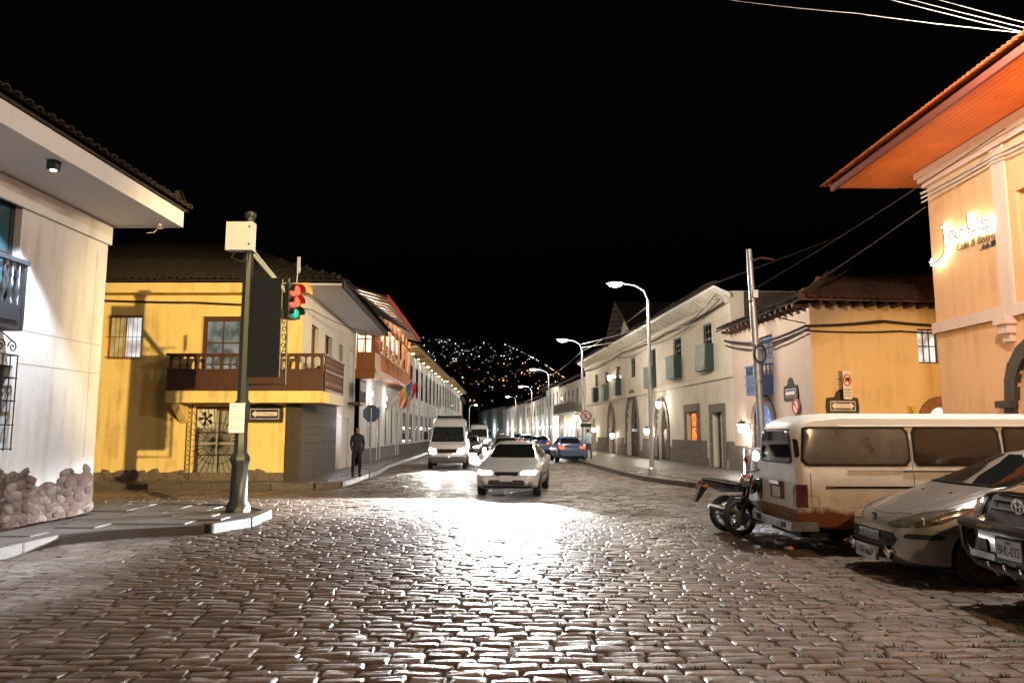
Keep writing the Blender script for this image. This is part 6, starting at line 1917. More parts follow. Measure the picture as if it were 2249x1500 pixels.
# ================================================================== MOTORBIKES
def bike(label, paint_m, loc, rz, steer=0.0, helm=False):
    """nose towards +x, rear axle at x=0"""
    t = thing("parked_motorbike", label, "motorbike", loc, rz)
    WB = 1.30; r = .30
    def bwheel(x, sub):
        o = MB().tube([(r * .86 * math.cos(a * math.pi / 16), 0, r * .86 * math.sin(a * math.pi / 16)) for a in range(33)], .052, 8, False).build("wheel", rubber, t, True)
        o.location = (x, 0, r)
        sp = MB().tube([(r * .7 * math.cos(a * math.pi / 16), 0, r * .7 * math.sin(a * math.pi / 16)) for a in range(33)], .016, 6, False)
        sp.lathe([(.05, -.05), (.05, .05)], seg=12, axis='y')
        for k in range(6):
            a = k * math.pi / 3
            sp.tube([(0, 0, 0), (r * .72 * math.cos(a), 0, r * .72 * math.sin(a))], .014, 5)
        sp.lathe([(.13, .055), (.13, .06)], seg=18, axis='y')
        sp.build("rim", alloy, o, True)
        return o
    bwheel(0, 0); fw_ = bwheel(WB, 1)
    fw_.rotation_euler = (0, 0, steer)
    MB().tube([(0, .10, .30), (.45, .12, .36), (.52, .1, .42)], .03, 6).tube([(0, -.10, .30), (.45, -.12, .36), (.52, -.1, .42)], .03, 6).build("swingarm", iron, t)
    MB().tube([(1.02, 0, .92), (.85, .1, .55), (.5, .12, .35)], .025, 6).tube([(1.02, 0, .92), (.85, -.1, .55), (.5, -.12, .35)], .025, 6).tube([(1.0, 0, .88), (.5, 0, .72), (-.2, 0, .8)], .03, 6).build("frame", iron, t)
    e = MB().box(.48, .86, -.15, .15, .3, .52).lathe([(.08, -.17), (.085, .17)], (.6, 0, .4), 14, 'y').box(.6, .82, -.1, .1, .52, .68)
    for k in range(5): e.box(.58, .84, -.13, .13, .54 + k * .028, .55 + k * .028)
    e.build("engine", simple("engine_grey", (.16, .16, .16), .4, .6), t)
    tank = [(.46, .08, .74), (.55, .13, .80), (.72, .16, .86), (.90, .15, .88), (1.0, .09, .86)]
    mb = MB(); rings = []
    for x, w, z in tank:
        rings.append([(x, w * math.cos(a * math.pi / 6), z - .06 + .11 * math.sin(a * math.pi / 6) * (1 if a <= 6 else .6)) for a in range(12)])
    vs = [p for q in rings for p in q]
    mb.add(vs, [(i * 12 + k, i * 12 + (k + 1) % 12, (i + 1) * 12 + (k + 1) % 12, (i + 1) * 12 + k) for i in range(len(tank) - 1) for k in range(12)] + [tuple(range(12)), tuple(len(vs) - 12 + k for k in range(12))])
    mb.build("fuel_tank", paint_m, t, True, fix=True)
    mb = MB(); rings = []
    for x, w, z, h in ((-.42, .05, .88, .03), (-.25, .11, .86, .05), (0.05, .13, .80, .06), (.3, .12, .77, .05), (.48, .09, .78, .04)):
        rings.append([(x, w * math.cos(a * math.pi / 5), z + h * math.sin(a * math.pi / 5)) for a in range(10)])
    vs = [p for q in rings for p in q]
    mb.add(vs, [(i * 10 + k, i * 10 + (k + 1) % 10, (i + 1) * 10 + (k + 1) % 10, (i + 1) * 10 + k) for i in range(4) for k in range(10)] + [tuple(range(10)), tuple(40 + k for k in range(10))])
    mb.build("seat", simple("black_vinyl", (.018, .018, .02), .45), t, True, fix=True)
    MB().prism([(-.45, -.07, .80), (-.1, -.12, .66), (.3, -.12, .66), (.3, -.12, .76), (-.42, -.07, .86)], (0, .21, 0)).build("tail_fairing", paint_m, t, fix=True)
    MB().prism([(-.46, -.08, .76), (-.30, -.08, .78), (-.52, -.06, .50), (-.56, -.06, .52)], (0, .15, 0)).build("rear_mudguard", black_trim, t, fix=True)
    MB().box(-.49, -.45, -.07, .07, .80, .86).build("tail_light", lamp_red, t)
    for s_ in (-1, 1): MB().tube([(-.40, s_ * .08, .76), (-.42, s_ * .2, .76)], .012, 5).lathe([(.005, -.05), (.03, -.03), (.035, .02), (.005, .04)], (-.42, s_ * .23, .76), 8, 'x').build("indicator", lamp_amber, t)
    # front end
    for s_ in (-1, 1):
        MB().tube([(WB, s_ * .09, r), (1.06, s_ * .09, .98)], [.032, .026], 8).build("fork", chrome, t)
    MB().prism([(WB - .27, -.06, r + .18), (WB - .1, -.06, r + .36), (WB + .1, -.06, r + .36), (WB + .27, -.06, r + .2), (WB + .24, -.06, r + .18), (WB + .08, -.06, r + .33), (WB - .08, -.06, r + .33), (WB - .24, -.06, r + .16)], (0, .12, 0)).build("front_mudguard", paint_m, t, fix=True)
    MB().tube([(.98, -.36, 1.02), (1.02, -.2, 1.07), (1.05, 0, 1.04), (1.02, .2, 1.07), (.98, .36, 1.02)], .014, 6).build("handlebar", iron, t)
    hl = MB().lathe([(.02, -.12), (.07, -.10), (.095, -.03), (.10, .04), (.09, .05)], (1.17, 0, .90), 16, 'x').build("headlamp", chrome, t, True)
    MB().lathe([(.088, .045), (.06, .065), (.004, .075)], (1.17, 0, .90), 16, 'x').build("lens", lamp_clear, hl, True)
    for s_ in (-1, 1):
        MB().tube([(.98, s_ * .28, 1.04), (.98, s_ * .36, 1.22)], .008, 5).build("mirror_stalk", iron, t)
        MB().lathe([(.005, -.02), (.055, -.015), (.06, .01), (.04, .03), (.004, .036)], (.98, s_ * .38, 1.26), 12, 'x').build("mirror", simple("red_mirror_shell", (.28, .012, .012), .25, 0, .6, .8) if helm else iron, t, True)
        MB().tube([(1.12, s_ * .09, .86), (1.13, s_ * .22, .86)], .01, 5).lathe([(.005, -.04), (.03, -.03), (.036, .02), (.005, .04)], (1.13, s_ * .25, .86), 8, 'x').build("indicator", simple("red_indicator", (.4, .012, .012), .2, 0, .7, .8) if helm else lamp_amber, t)
    MB().tube([(.6, -.16, .34), (.3, -.18, .3), (-.15, -.2, .38), (-.38, -.2, .44)], [.025, .028, .05, .045], 8).build("exhaust", M["scuffed_chrome"], t, True)
    MB().tube([(.45, .14, .3), (.40, .3, .0)], .014, 6).build("stand", iron, t)
    return t
def tilt(o, a):
    o.rotation_euler = (R(a), 0, o.rotation_euler.z)
    return o
b1 = tilt(bike("dark motorbike parked tail out behind the van", simple("dark_bike_paint", (.02, .02, .024), .2, 0, .6, .8), (3.72, 13.15, 0), R(3)), -5)
b2 = tilt(bike("charcoal motorbike with red mirrors and chrome headlamp tight behind the van's tail", simple("charcoal_bike_paint", (.05, .05, .055), .2, .3, .6, .8), (5.05, 12.62, 0), R(184), .25, True), 5)

# ================================================================== LIT GLASS CART
ct = thing("food_cart", "lit glass showcase cart standing behind the motorbikes", "cart", (4.86, 14.6, 0))
MB().box(-.3, .42, -.25, .25, .25, .62).build("base", white_metal, ct)
for x in (-.3, .05, .42):
    for y in (-.25, .25): MB().box(x - .012, x + .012, y - .012, y + .012, .62, 1.36).build("post", simple("white_alu", (.7, .7, .72), .4, .3), ct)
MB().box(-.32, .44, -.27, .27, 1.36, 1.39).build("top", white_metal, ct)
gl_ = glass("clear_glass", (.5, .55, .6), .12)
MB().box(-.29, .41, -.254, -.250, .63, 1.355).build("glass_panel", gl_, ct)
MB().box(-.304, -.300, -.24, .24, .63, 1.355).build("glass_panel", gl_, ct)
MB().lathe([(.015, .08), (.06, .03), (.075, -.03), (.045, -.09), (.004, -.11)], (-.15, 0, 1.25), 14).build("bulb", emit("cart_bulb", COOL, 60), ct, True)
point(ct, (-.15, -.02, 1.06), 90, COOL, .06)
for x in (-.2, .32):
    for y in (-.27, .27): MB().lathe([(.12, -.02), (.125, 0), (.12, .02)], (x, y, .125), 16, 'y').build("wheel", rubber, ct, True)
for k in range(4): MB().lathe([(.05, 0), (.065, .05), (.05, .09), (.01, .1)], (-.18 + k * .16, .02, .622), 12).build("bread", simple("bread_crust", (.5, .28, .1), .7), ct, True)

# ================================================================== STREET LAMPS
def street_lamp(label, x, y, h, head, power, col=WHITE, group="street lamps along the right pavement", z0=.14, lens=16):
    """head: (dx, dy) of the luminaire from the pole"""
    t = thing("street_lamp", label, "street lamp", (x, y, z0), 0, group)
    hx, hy = head; H = h - z0
    MB().lathe([(.13, 0), (.13, .25), (.085, .3), (.075, H * .5), (.055, H - .6), (.05, H - .45)], seg=12).build("pole", galv, t, True)
    MB().tube([(0, 0, H - .5), (hx * .12, hy * .12, H - .12), (hx * .4, hy * .4, H + .08), (hx * .8, hy * .8, H + .16)], .028, 8).build("arm", galv, t, True)
    d = Vector((hx, hy, 0)).normalized(); s_ = Vector((-d.y, d.x, 0)); c_ = Vector((hx, hy, H + .16))
    mb = MB(); vs = []
    for f, w, zt in ((-.32, .05, .03), (-.2, .12, .07), (.05, .16, .10), (.25, .14, .08), (.36, .06, .03)):
        for k in range(7):
            a = math.pi * k / 6
            vs.append(c_ + d * f + s_ * (w * math.cos(a)) + Vector((0, 0, zt * math.sin(a))))
    mb.add(vs, [(i * 7 + k, i * 7 + k + 1, (i + 1) * 7 + k + 1, (i + 1) * 7 + k) for i in range(4) for k in range(6)] + [tuple(range(7)), tuple(28 + k for k in range(7))])
    hd = mb.build("luminaire", galv, t, True, fix=True)
    mb = MB(); vs = []
    for zz, sc in ((0, 1), (-.06, .93), (-.11, .7), (-.135, .3)):
        for k in range(16):
            a = 2 * math.pi * k / 16
            vs.append(c_ + d * (.04 + .27 * sc * math.cos(a)) + s_ * (.15 * sc * math.sin(a)) + Vector((0, 0, zz)))
    mb.add(vs, [(i * 16 + k, i * 16 + (k + 1) % 16, (i + 1) * 16 + (k + 1) % 16, (i + 1) * 16 + k) for i in range(3) for k in range(16)] + [tuple(48 + k for k in range(16))])
    mb.build("lens", emit("lamp_lens_%d" % lens, col, lens), hd, True)
    point(t, c_ + Vector((0, 0, -.28)), power, col, .14)
    return t
street_lamp("tall street lamp nearest the crossing, shining between the cream house and the sky", 4.99, 27, 6.95, (-1.16, 0), 2300, (1, .90, .74), lens=40)
for k, (px_, py_, Yp, ppx, pw) in enumerate(((1237, 752, 43.5, 1278, 1300), (1172, 815, 64, 1205, 1300), (1145, 851, 86, 1168, 1300), (1115, 873, 112, 1133, 1300))):
    p = at(px_, py_, Yp); q = at(ppx, py_, Yp)
    street_lamp(["second street lamp on the right pavement", "third street lamp on the right, in front of the hillside", "fourth street lamp on the right, lower and farther off", "fifth and farthest street lamp on the right"][k], q.x, Yp, p.z, (p.x - q.x, 0), pw, (1, .90, .74), lens=40)
p = at(1045, 891, 140); street_lamp("small distant street lamp on the left where the street bends", p.x - 1.2, 140, p.z, (1.2, 0), 900, lens=40, group=None)
# lamp over the parked cars: the luminaire sits at the very top of the frame
street_lamp("street lamp above the parked cars whose luminaire is at the top right of the frame", 8.95, 9.6, 8.05, (-2.55, .7), 2000, (1, .95, .86), group=None, z0=.14, lens=40)
# sodium lamp and floodlight behind the camera that the long shadows and orange walls show
street_lamp("sodium street lamp behind the viewpoint that turns the right-hand walls orange", 8.9, -2.2, 7.0, (-3.4, .4), 2600, SODIUM, group=None, z0=.14)
def floodlight(label, x, y, h, aim, power, col, angle, pole=True, blend=.5, radius=.12):
    t = thing("floodlight", label, "floodlight", (x, y, 0))
    if pole: MB().lathe([(.1, 0), (.09, .3), (.05, h)], seg=10).build("pole", galv, t, True)
    d = (Vector(aim) - Vector((x, y, h))).normalized()
    q = d.to_track_quat('-Z', 'Y')
    hb = MB().box(-.22, .22, -.16, .16, -.02, .14).build("housing", iron, t); hb.location = Vector((0, 0, h + .2)) + d * .2; hb.rotation_mode = 'QUATERNION'; hb.rotation_quaternion = q
    ln = MB().box(-.2, .2, -.14, .14, -.03, -.022).build("lens", emit("flood_lens", col, 10), hb)
    MB().tube([(-.24, 0, .05), (-.24, 0, .25), (.24, 0, .25), (.24, 0, .05)], .015, 6).build("bracket", iron, hb)
    spot(t, Vector((0, 0, h + .2)) + d * .28, Vector(aim) - Vector((x, y, 0)), power, col, angle, blend, radius)
    return t
floodlight("floodlight mast behind the viewpoint aimed at the yellow house", 8.4, -3.5, 6.0, (-10.6, 24, 2.7), 60000, (1, .73, .32), 22, radius=.10, blend=.7)
floodlight("sodium floodlight on the left pavement aimed up at the peach building", -7.3, 1.5, 4.6, (9.8, 13.5, 5.9), 7000, (1, .54, .19), 32, blend=.6)
floodlight("shaded wall floodlight on the cross street washing the lower ochre wall", 13.2, 17.6, 3.2, (12.6, 24, 1.0), 1700, (1, .60, .20), 90, pole=True, blend=.35)

# ================================================================== TRAFFIC LIGHT
TL = thing("traffic_light", "dark green ornate traffic light post with white box and lit red lamp", "traffic light", (-5.40, 15, .14))
tw = at(548, 520, 15); 
Hh = tw.z
MB().lathe([(.24, 0), (.24, .12), (.18, .2), (.165, .9), (.20, .98), (.20, 1.06), (.135, 1.16), (.125, 2.0), (.155, 2.05), (.155, 2.14), (.115, 2.2), (.105, Hh - .5), (.095, Hh + .25), (.12, Hh + .28), (.12, Hh + .36)], seg=8).build("post", green_iron, TL, True)
bxo = MB().box(-.36, .18, -.34, -.14, Hh - .28 - .22, Hh + .30 - .22).build("control_box", simple("grey_enclosure", (.42, .41, .46), .5, var=.1), TL)
MB().lathe([(.02, -.348), (.022, -.342)], (.11, 0, Hh - .02), 8, 'y').lathe([(.02, -.348), (.022, -.342)], (.11, 0, Hh - .38), 8, 'y').build("lock", iron, bxo)
MB().tube([(-.15, -.2, Hh - .42), (-.28, -.2, Hh - .62), (-.05, -.2, Hh - .72), (.08, -.16, Hh - .5), (.02, -.1, Hh - .8)], .012, 5).build("loose_lead", cable_black, TL)
def T(px_, py_, Yp=15): 
    q = at(px_, py_, Yp); return q - Vector((-5.40, 15, .14))
arm_a, arm_b = T(560, 560), T(628, 642)
arm_a.x = .1
MB().tube([arm_a, arm_b], .035, 8).tube([arm_a + Vector((0, 0, .09)), arm_b + Vector((0, 0, .05))], .02, 6).build("brace_arm", galv, TL)
p0 = T(553, 612); p1 = T(616, 828)
pn = MB().box(p0.x, p1.x - .04, -.05, .05, p1.z, p0.z).build("sign_panel", simple("dark_navy_panel", (.004, .005, .008), .7, spec=.15), TL)
MB().tube([(p0.x, 0, p0.z), (p1.x + .1, 0, p0.z), (p1.x + .1, 0, p1.z - .15), (p0.x, 0, p1.z - .15)], .022, 6).tube([(p1.x - .03, 0, p0.z), (p1.x - .03, 0, p1.z)], .016, 6).build("panel_frame", green_iron, TL)
def scroll(cx, cz, rx, rz_, n_, st_):
    MB().tube([(cx + rx * (1 - t / (n_ + 2)) * math.cos(t * st_), 0, cz + rz_ * (1 - t / (n_ + 2)) * math.sin(t * st_)) for t in range(n_)], .011, 5).build("scroll", green_iron, TL)
for k in range(6):
    z = p1.z + .12 + (p0.z - p1.z - .2) * k / 5.4; s_ = 1 if k % 2 else -1
    scroll(p1.x + .035, z, s_ * .055, .10, 14, .55); scroll(p1.x + .035, z + .17, -s_ * .05, .08, 12, .6)
for k in range(3): scroll(p0.x + .12 + k * .17, p0.z + .1, .07, .06, 12, .6)
MB().tube([(p0.x, 0, p0.z + .18), (p1.x + .1, 0, p0.z + .18)], .012, 5).build("top_rail", green_iron, TL)
# signal head turned mostly towards the street on the right
sc_ = T(650, 668)
hd = MB().box(-.24, .02, -.16, .12, -.30, .42).build("signal_head", iron, TL)
hd.location = (sc_.x - .02, 0, sc_.z); hd.rotation_euler = (0, 0, R(-42))
def visor(cz, mat, cx, ln, r=.125):
    mb = MB(); vs = []
    for x in (0, ln):
        for k in range(13):
            a = math.pi * (-.08 + 1.16 * k / 12)
            vs.append((cx + x, -.02 + r * math.cos(a), cz + r * math.sin(a) - (x * .05)))
    mb.add(vs, [(k, k + 1, 14 + k, 13 + k) for k in range(12)])
    mb.build("visor", black_trim, hd, True)
    MB().lathe([(.004, .06), (r * .6, .05), (r * .93, .0), (r * .95, -.01)], (cx + .01, -.02, cz), 18, 'x').build("lens", mat, hd, True)
red_on = emit("signal_red", (1, .03, .015), 9)
visor(.27, red_on, .02, .20)
visor(.04, red_on, .02, .20)
visor(-.19, simple("signal_teal", (.0, .30, .30), .2, 0, .5, .5), .02, .20)
point(TL, (sc_.x + .22, -.22, sc_.z + .12), 10, (1, .05, .03), .05)
MB().box(sc_.x - .55, sc_.x - .1, -.03, .03, sc_.z - .30, sc_.z - .10).build("scroll_bracket", iron, TL)
MB().tube([(sc_.x + .0, 0, sc_.z + .42), (sc_.x + .03, 0, sc_.z + .95)], .012, 5).box(sc_.x + .0, sc_.x + .06, -.015, .015, sc_.z + .65, sc_.z + .98).build("aerial", galv, TL)
MB().box(-.16, .14, -.175, -.165, 1.42, 2.0).build("poster", paper, TL).location = (-.02, -.02, -.05 + .17)
for k in range(9): MB().box(-.14, .11 - .03 * (k % 3), -.199, -.1975, 1.5 + k * .055, 1.515 + k * .055).build("print_line", simple("faint_ink", (.35, .3, .42), .8), TL).location = (-.02, 0, .12)

# ================================================================== SIGNS
wood_crest = simple("carved_dark_wood", (.03, .022, .014), .7, var=.4, bump=.4)
sign_blue = simple("sign_blue", (.012, .02, .075), .4); sign_white = simple("sign_white", (.68, .60, .60), .5); sign_red = simple("sign_red", (.42, .025, .02), .5)
def plaque(label, fr_, rect, text, arrow, th=.0, y=.01):
    x0, x1, z0, z1 = rect; cx, cz = (x0 + x1) / 2, (z0 + z1) / 2; w, h = x1 - x0, z1 - z0
    t = thing("street_name_sign", label, "sign", fr_.world(cx, y, cz), math.atan2(fr_.W[1][0], fr_.W[0][0]))
    # carved backing: stepped crest and toothed lower edge
    pts = [(-.5 * w - .12, -.5 * h - .10)]
    n = 14
    for k in range(n): pts += [(-.5 * w - .08 + (w + .16) * (k + .25) / n, -.5 * h - .13), (-.5 * w - .08 + (w + .16) * (k + .75) / n, -.5 * h - .09)]
    pts += [(.5 * w + .12, -.5 * h - .10), (.5 * w + .14, 0), (.5 * w + .10, .5 * h + .10), (.3 * w, .5 * h + .14), (.2 * w, .5 * h + .30), (.08 * w, .5 * h + .38), (-.08 * w, .5 * h + .38), (-.2 * w, .5 * h + .30), (-.3 * w, .5 * h + .14), (-.5 * w - .10, .5 * h + .10), (-.5 * w - .14, 0)]
    MB().prism([(x, 0, z) for x, z in pts], (0, .03, 0)).build("carved_board", wood_crest, t, fix=True)
    MB().box(-w / 2, w / 2, .031, .040, -h / 2, h / 2).build("border", sign_white, t)
    MB().box(-w / 2 + .018, w / 2 - .018, .0405, .044, -h / 2 + .018, h / 2 - .018).build("plate", sign_blue, t)
    a = w * .44; s_ = h * .20; hd_ = h * .36; hl = w * .14
    if arrow == 'L': ap = [(a, 0), (a - hl, hd_), (a - hl, s_), (-a, s_), (-a, -s_), (a - hl, -s_), (a - hl, -hd_)]   # +x is the viewer's left
    else: ap = [(a, 0), (a - hl, hd_), (a - hl, s_), (-a + hl, s_), (-a + hl, hd_), (-a, 0), (-a + hl, -hd_), (-a + hl, -s_), (a - hl, -s_), (a - hl, -hd_)]
    MB().prism([(x, .0445, z) for x, z in ap], (0, .003, 0)).build("arrow", sign_white, t, fix=True)
    if text: lettering(t, text, h * .26, face_matrix((-.03 * w if arrow == 'L' else 0, .049, 0), (-1, 0, 0), (0, 0, 1)), simple("sign_ink", (.16, .03, .03), .6), .001, 0, w * .58)
    return t
plaque("blue street-name plaque with left arrow on carved board on the yellow house", ff, ff.rect(550, 898, 614, 920), "Ca. Tullumayu", 'L')
plaque("blue street-name plaque with double arrow on the ochre wall above the van", fc, fc.rect(1822, 881, 1877, 902), "Ca. Choquechaka", 'B')
plaque("small blue double-arrow plaque on the pale pink wall", fb_, fb_.rect(1727, 854, 1751, 873), "", 'B')
# no-trucks board
q = fc.rect(1845, 815, 1867, 877)
t = thing("no_trucks_sign", "white board with red prohibition ring and truck above the double-arrow plaque", "sign", fc.world((q[0] + q[1]) / 2, .12, (q[2] + q[3]) / 2), math.atan2(fc.W[1][0], fc.W[0][0]) + .25)
w, h = q[1] - q[0], q[3] - q[2]
MB().box(-w / 2, w / 2, 0, .012, -h / 2, h / 2).build("board", sign_white, t)
rc = h * .17; rr = w * .42
MB().tube([(rr * math.cos(a * math.pi / 16), .016, rc + rr * 1.25 * math.sin(a * math.pi / 16)) for a in range(33)], .020, 6, False).tube([(rr * .7, .018, rc + rr * .85), (-rr * .7, .018, rc - rr * .85)], .014, 6).build("ring", sign_red, t, True)
MB().box(-.10, .02, .0125, .016, rc - .03, rc + .09).box(.025, .08, .0125, .016, rc - .03, rc + .04).lathe([(.022, .013), (.022, .017)], (-.06, 0, rc - .04), 10, 'y').lathe([(.022, .013), (.022, .017)], (.05, 0, rc - .04), 10, 'y').build("truck_symbol", iron, t)
for k, s_ in enumerate(("PROHIBIDO", "VEHICULO", "DE CARGA", "LAS 24H")[:3]):
    lettering(t, s_, h * .085, face_matrix((0, .0135, -h * (.17 + .105 * k)), (-1, 0, 0), (0, 0, 1)), M["plate_ink"], .001, 0, w * .8)
MB().tube([(w * .5, -.0, h * .2), (w * .5 + .12, -.1, h * .2)], .01, 5).tube([(w * .5, 0, -h * .2), (w * .5 + .12, -.1, -h * .2)], .01, 5).build("wall_bracket", iron, t)
def round_sign(label, loc, rz, r, letter):
    t = thing("no_parking_sign", label, "sign", loc, rz)
    MB().lathe([(.004, 0), (r, 0), (r, .012), (.004, .012)], seg=24, axis='y').build("disc", sign_white, t, True)
    MB().tube([(r * .86 * math.cos(a * math.pi / 16), .015, r * .86 * math.sin(a * math.pi / 16)) for a in range(33)], r * .11, 6, False).tube([(r * .6, .02, r * .6), (-r * .6, .02, -r * .6)], r * .07, 6).build("ring", sign_red, t, True)
    if letter: lettering(t, letter, r * 1.1, face_matrix((0, .016, 0), (-1, 0, 0), (0, 0, 1)), M["plate_ink"], .002)
    return t
x, z = fb_.px(1752, 893); round_sign("round red-ringed sign below the small plaque on the pink wall", fb_.world(x, .05, z), math.atan2(fb_.W[1][0], fb_.W[0][0]), .27, "")
p = at(1286, 914, 43.2); es_ = round_sign("orange-red no-parking sign with letter E on the second lamp post", (p.x, 43.1, p.z), math.pi, .34, "E")
MB().box(-.3, .3, -.005, .012, -.62, -.42).build("sub_plate", iron, es_)
x0, x1, z0, z1 = fc.rect(1992, 892, 2009, 909)
t = thing("yellow_notice", "small yellow square notice with a black figure on the ochre wall", "sign", fc.world((x0 + x1) / 2, .01, (z0 + z1) / 2), math.atan2(fc.W[1][0], fc.W[0][0]))
MB().box(-(x1 - x0) / 2, (x1 - x0) / 2, 0, .01, -(z1 - z0) / 2, (z1 - z0) / 2).build("board", simple("notice_yellow", (.55, .34, .03), .5), t)
MB().tube([(.05, .014, .06), (.0, .014, .02), (.03, .014, -.03), (-.06, .014, -.04)], .012, 5).lathe([(.02, .011), (.02, .016)], (.06, 0, .085), 8, 'y').box(-.09, .09, .011, .014, -.10, -.08).build("symbol", iron, t)
# back of the octagonal stop sign
p = ground(815, 1058)
Ys = 26.0; px_ = at(815, 908, Ys)
t = thing("stop_sign", "blue-grey back of an octagonal stop sign on a thin post", "sign", (px_.x, Ys, .14))
MB().tube([(0, 0, 0), (0, 0, px_.z - .14 + .2)], .025, 8).build("post", galv, t)
oc = [(.31 * math.cos(R(22.5 + 45 * k)), 0.03, px_.z - .14 + .31 * math.sin(R(22.5 + 45 * k))) for k in range(8)]
MB().prism(oc, (0, .012, 0)).build("plate", simple("blue_grey_back", (.10, .18, .30), .5, .2), t, fix=True)
MB().box(-.04, .04, .0, .028, px_.z - .14 - .28, px_.z - .14 + .28).build("bracket", iron, t)

# ================================================================== UTILITY POLE AND CABLES
UP = thing("utility_pole", "slim grey utility pole with crossarm and coiled cable before the pink house", "pole", (6.75, 20.2, 0))
top = at(1662, 548, 20.2)
MB().tube([(0, 0, 0), (-.10, 0, top.z * .5), (-.20, 0, top.z)], [.11, .10, .075], 10).build("shaft", galv, UP, True)
def U_(px_, py_): return at(px_, py_, 20.2) - Vector((6.75, 20.2, 0))
MB().tube([U_(1650, 574) + Vector((0, -.1, 0)), U_(1668, 568) + Vector((0, -.12, 0)), U_(1697, 572) + Vector((0, -.1, 0))], .03, 6).build("crossarm", wood_dark, UP)
q = U_(1657, 647); MB().box(q.x - .09, q.x + .05, -.16, -.05, q.z - .1, q.z + .1).build("junction_box", white_metal, UP)
q = U_(1666, 778); mb = MB()
for k in range(7):
    mb.tube([(q.x + (.13 + .006 * k) * math.cos(a * math.pi / 12), -.13 - .012 * (k % 3), q.z + (.22 + .006 * k) * math.sin(a * math.pi / 12)) for a in range(25)], .012, 5, False)
mb.build("cable_coil", cable_black, UP)
for zz in (.45, .6, .78): MB().lathe([(.115, 0), (.115, .03)], (-.2 * zz, 0, top.z * zz), 10).build("strap", chrome, UP)
eA = fa.world(.15, .8, ZA - .55); eB = fb_.world(LB - .3, .25, ZB - .35); cnr = fb_.world(.0, .15, ZB - .75); side_e = fc.world(.5, .12, ZB - .75)
far_e = fa.world(RLEN - 1, .3, ZA - .6)
up1 = Vector((6.75 - .15, 20.2, top.z * .77)); up2 = Vector((6.75 - .13, 20.2, top.z * .70))
cab = [("thick cable bundle under the eave of the cream house", [fa.world(.3, .16, ZA - .45), fa.world(9, .14, ZA - .6), fa.world(20, .14, ZA - .5), far_e], .045, .012),
       ("thinner cable drooping below the cream house eave", [fa.world(.3, .3, ZA - .3), fa.world(12, .25, ZA - .9), fa.world(22, .2, ZA - .6)], .02, .03),
       ("cable swag at the near end of the cream house", [fa.world(.2, .5, ZA - .1), fa.world(8, .5, ZA - .8), fa.world(14, .4, ZA - .4)], .018, .04),
       ("heavy cable bundle wrapping the pink house corner", [fa.world(.25, .2, 5.5), fb_.world(3.5, .2, 4.95), cnr, fc.world(4.6, .16, ZB - .6), side_e], .05, .012),
       ("second cable run below the bundle on the pink house", [fa.world(.25, .16, 5.3), fb_.world(3.4, .18, 4.7), cnr + Vector((-.02, -.02, -.15)), fc.world(4.0, .12, ZB - .9), side_e + Vector((0, 0, -.15))], .03, .015),
       ("cable from the utility pole to the pink house corner", [up1, cnr + Vector((0, 0, .1))], .02, .02),
       ("cable from the utility pole to the cafe building", [up2, fj.world(LJ - .1, .12, 6.9)], .016, .01),
       ("service wire rising from the utility pole to the cafe cornice", [up1 + Vector((0, 0, .4)), fj.world(LJ - 3.2, .3, 7.5)], .012, .01),
       ("thin wire crossing to the far street lamps", [Vector((4.9, 27, 6.2)), Vector((4.0, 43.5, 6.3)), Vector((3.2, 64, 6.4))], .012, .006)]
for lab, pts, r_, sg_ in cab: cable("cable", lab, pts, r_, cable_black, sg_)
for k in range(3):
    ox = fj.px(2036, 425 + 10 * k)
    cable("cable", ["pale conduit run along the top of the peach wall", "second pale cable run below the conduit on the peach wall", "third pale cable sagging over the peach wall corner"][k], [fj.world(LJ + .05, .12, ox[1]), fj.world(LJ - 2.4, .07, fj.px(2110, 385 + 8 * k)[1]), fj.world(LJ - 5.0, .07, fj.px(2249, 318 + 12 * k)[1])], .03 - .006 * k, cable_grey, .004)
for k, (pa, pb) in enumerate((((1880, 30), (2249, 80)), ((1955, 0), (2249, 72)), ((2000, 0), (2249, 62)), ((2060, 0), (2249, 52)))):
    a_ = at(pa[0], pa[1], 13.0); b_ = at(pb[0] + 140, pb[1] + (6 if k == 0 else 32), 10.5)
    a2 = a_ + (a_ - b_) * .9
    cable("cable", ["lowest bright wire crossing the sky at the top right", "second wire crossing the sky at the top right", "third wire crossing the sky at the top right", "uppermost wire crossing the sky at the top right"][k], [a2, a_, b_], .006, cable_grey, .008 if k == 0 else .004)
for k, (pa, pb) in enumerate((((1300, 715), (1602, 690)), ((1180, 735), (1600, 655)))):
    cable("cable", ["pale wire strung across the street below the main lamp", "upper pale wire strung across the street"][k], [Vector((4.1, 43.5, 6.6 + .2 * k)), at(*pb, 31)], .014, cable_grey, .01)
cable("cable", "cable bundle along the top of the yellow house", [ff.world(.2, .12, 5.75), ff.world(3.5, .1, 5.86), ff.world(7, .1, 5.95), ff.world(12, .1, 5.95)], .035, cable_black, .006)
cable("cable", "thin wire looping from the yellow house corner under its soffit", [ff.world(.1, .14, 5.7), fs.world(LS - .4, .2, 5.7), fs.world(3, .9, 6.0), fs.world(0, .3, 5.2)], .015, cable_black, .015)

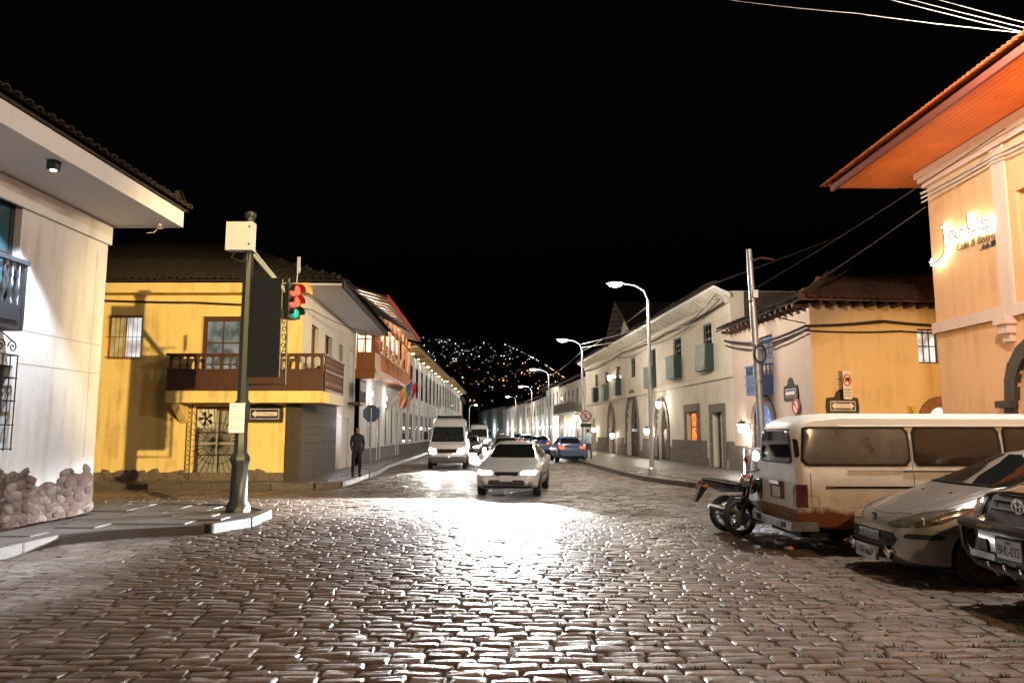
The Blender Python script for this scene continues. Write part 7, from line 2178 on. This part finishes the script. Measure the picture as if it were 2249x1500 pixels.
# ================================================================== PEDESTRIAN
def person(label, loc, rz, jacket, trousers):
    t = thing("person", label, "person", loc, rz)
    J = [((0, 0, .95), .14), ((0, .01, 1.15), .15), ((0, 0, 1.36), .16), ((0, -.01, 1.48), .07), ((0, -.02, 1.56), .075), ((0, -.03, 1.64), .10), ((0, -.02, 1.72), .07),
         ((.10, 0, .90), .10), ((.11, -.06, .50), .07), ((.10, .04, .10), .05), ((.10, -.10, .05), .04), ((-.10, 0, .90), .10), ((-.12, .10, .52), .07), ((-.11, .24, .12), .05), ((-.11, .12, .05), .04),
         ((.175, 0, 1.39), .068), ((.225, .05, 1.14), .052), ((.205, -.06, .92), .038), ((.20, -.10, .84), .034), ((-.175, 0, 1.39), .068), ((-.225, -.02, 1.14), .052), ((-.20, -.15, .95), .038), ((-.195, -.19, .88), .034)]
    E = [(0, 1), (1, 2), (2, 3), (3, 4), (4, 5), (5, 6), (0, 7), (7, 8), (8, 9), (9, 10), (0, 11), (11, 12), (12, 13), (13, 14), (2, 15), (15, 16), (16, 17), (17, 18), (2, 19), (19, 20), (20, 21), (21, 22)]
    me = bpy.data.meshes.new("body"); me.from_pydata([j[0] for j in J], E, [])
    o = bpy.data.objects.new("tmp", me); COL.objects.link(o)
    md = o.modifiers.new("s", 'SKIN'); sv = me.skin_vertices[0].data
    for i, j in enumerate(J): sv[i].radius = (j[1], j[1] * (.8 if i < 3 else 1))
    sv[0].use_root = True
    o.modifiers.new("u", 'SUBSURF').levels = 2
    dg = bpy.context.evaluated_depsgraph_get(); dg.update()
    m2 = bpy.data.meshes.new_from_object(o.evaluated_get(dg)); bpy.data.objects.remove(o)
    m2.materials.clear()
    skin = simple("skin", (.30, .17, .11), .6)
    hair = simple("black_hair", (.012, .010, .009), .6)
    for mm in (jacket, trousers, skin, hair): m2.materials.append(mm)
    for p in m2.polygons:
        c_ = p.center
        hand = abs(c_.x) > .165 and c_.z < .90
        p.material_index = 3 if (c_.z > 1.68 or (c_.z > 1.58 and c_.y > -.01)) else 2 if (c_.z > 1.50 or hand) else 0 if c_.z > .88 else 1
        p.use_smooth = True
    m2.name = "body"
    link("body", m2, None, t)
    for x, y in ((.10, -.06), (-.11, .16)):
        MB().lathe([(.03, 0), (.055, .02), (.05, .07), (.03, .09)], (x, y, 0), 10).build("shoe", black_trim, t, True, scale=(1, 1, 1))
    return t
pp = at(775, 1000, 26.4)
person("person in dark jacket walking past the lit doorway of the yellow house", (pp.x + .15, 26.4, .14), R(20), simple("dark_jacket", (.02, .02, .035), .8), simple("dark_trousers", (.03, .028, .05), .8))
pp = at(1292, 960, 44.5)
person("person in pale blue top standing by the second lamp post", (pp.x, 44.5, .14), R(190), simple("pale_top", (.5, .58, .68), .8), simple("jeans", (.06, .09, .16), .8))
# litter on the cobbles
lt = MB(); rl_ = random.Random(4)
vs = [(rl_.gauss(0, .06), rl_.gauss(0, .05), .02 + abs(rl_.gauss(0, .03))) for _ in range(14)]
lt.add(vs, [(i, (i + 1) % 14, (i + 5) % 14) for i in range(14)])
o = lt.build("crumpled_wrapper", simple("foil_wrapper", (.6, .4, .35), .25, .5)); g_ = ground(1727, 1210); o.location = (g_.x, g_.y, .01)
tag(o, "crumpled shiny wrapper lying on the cobbles by the van", "litter")
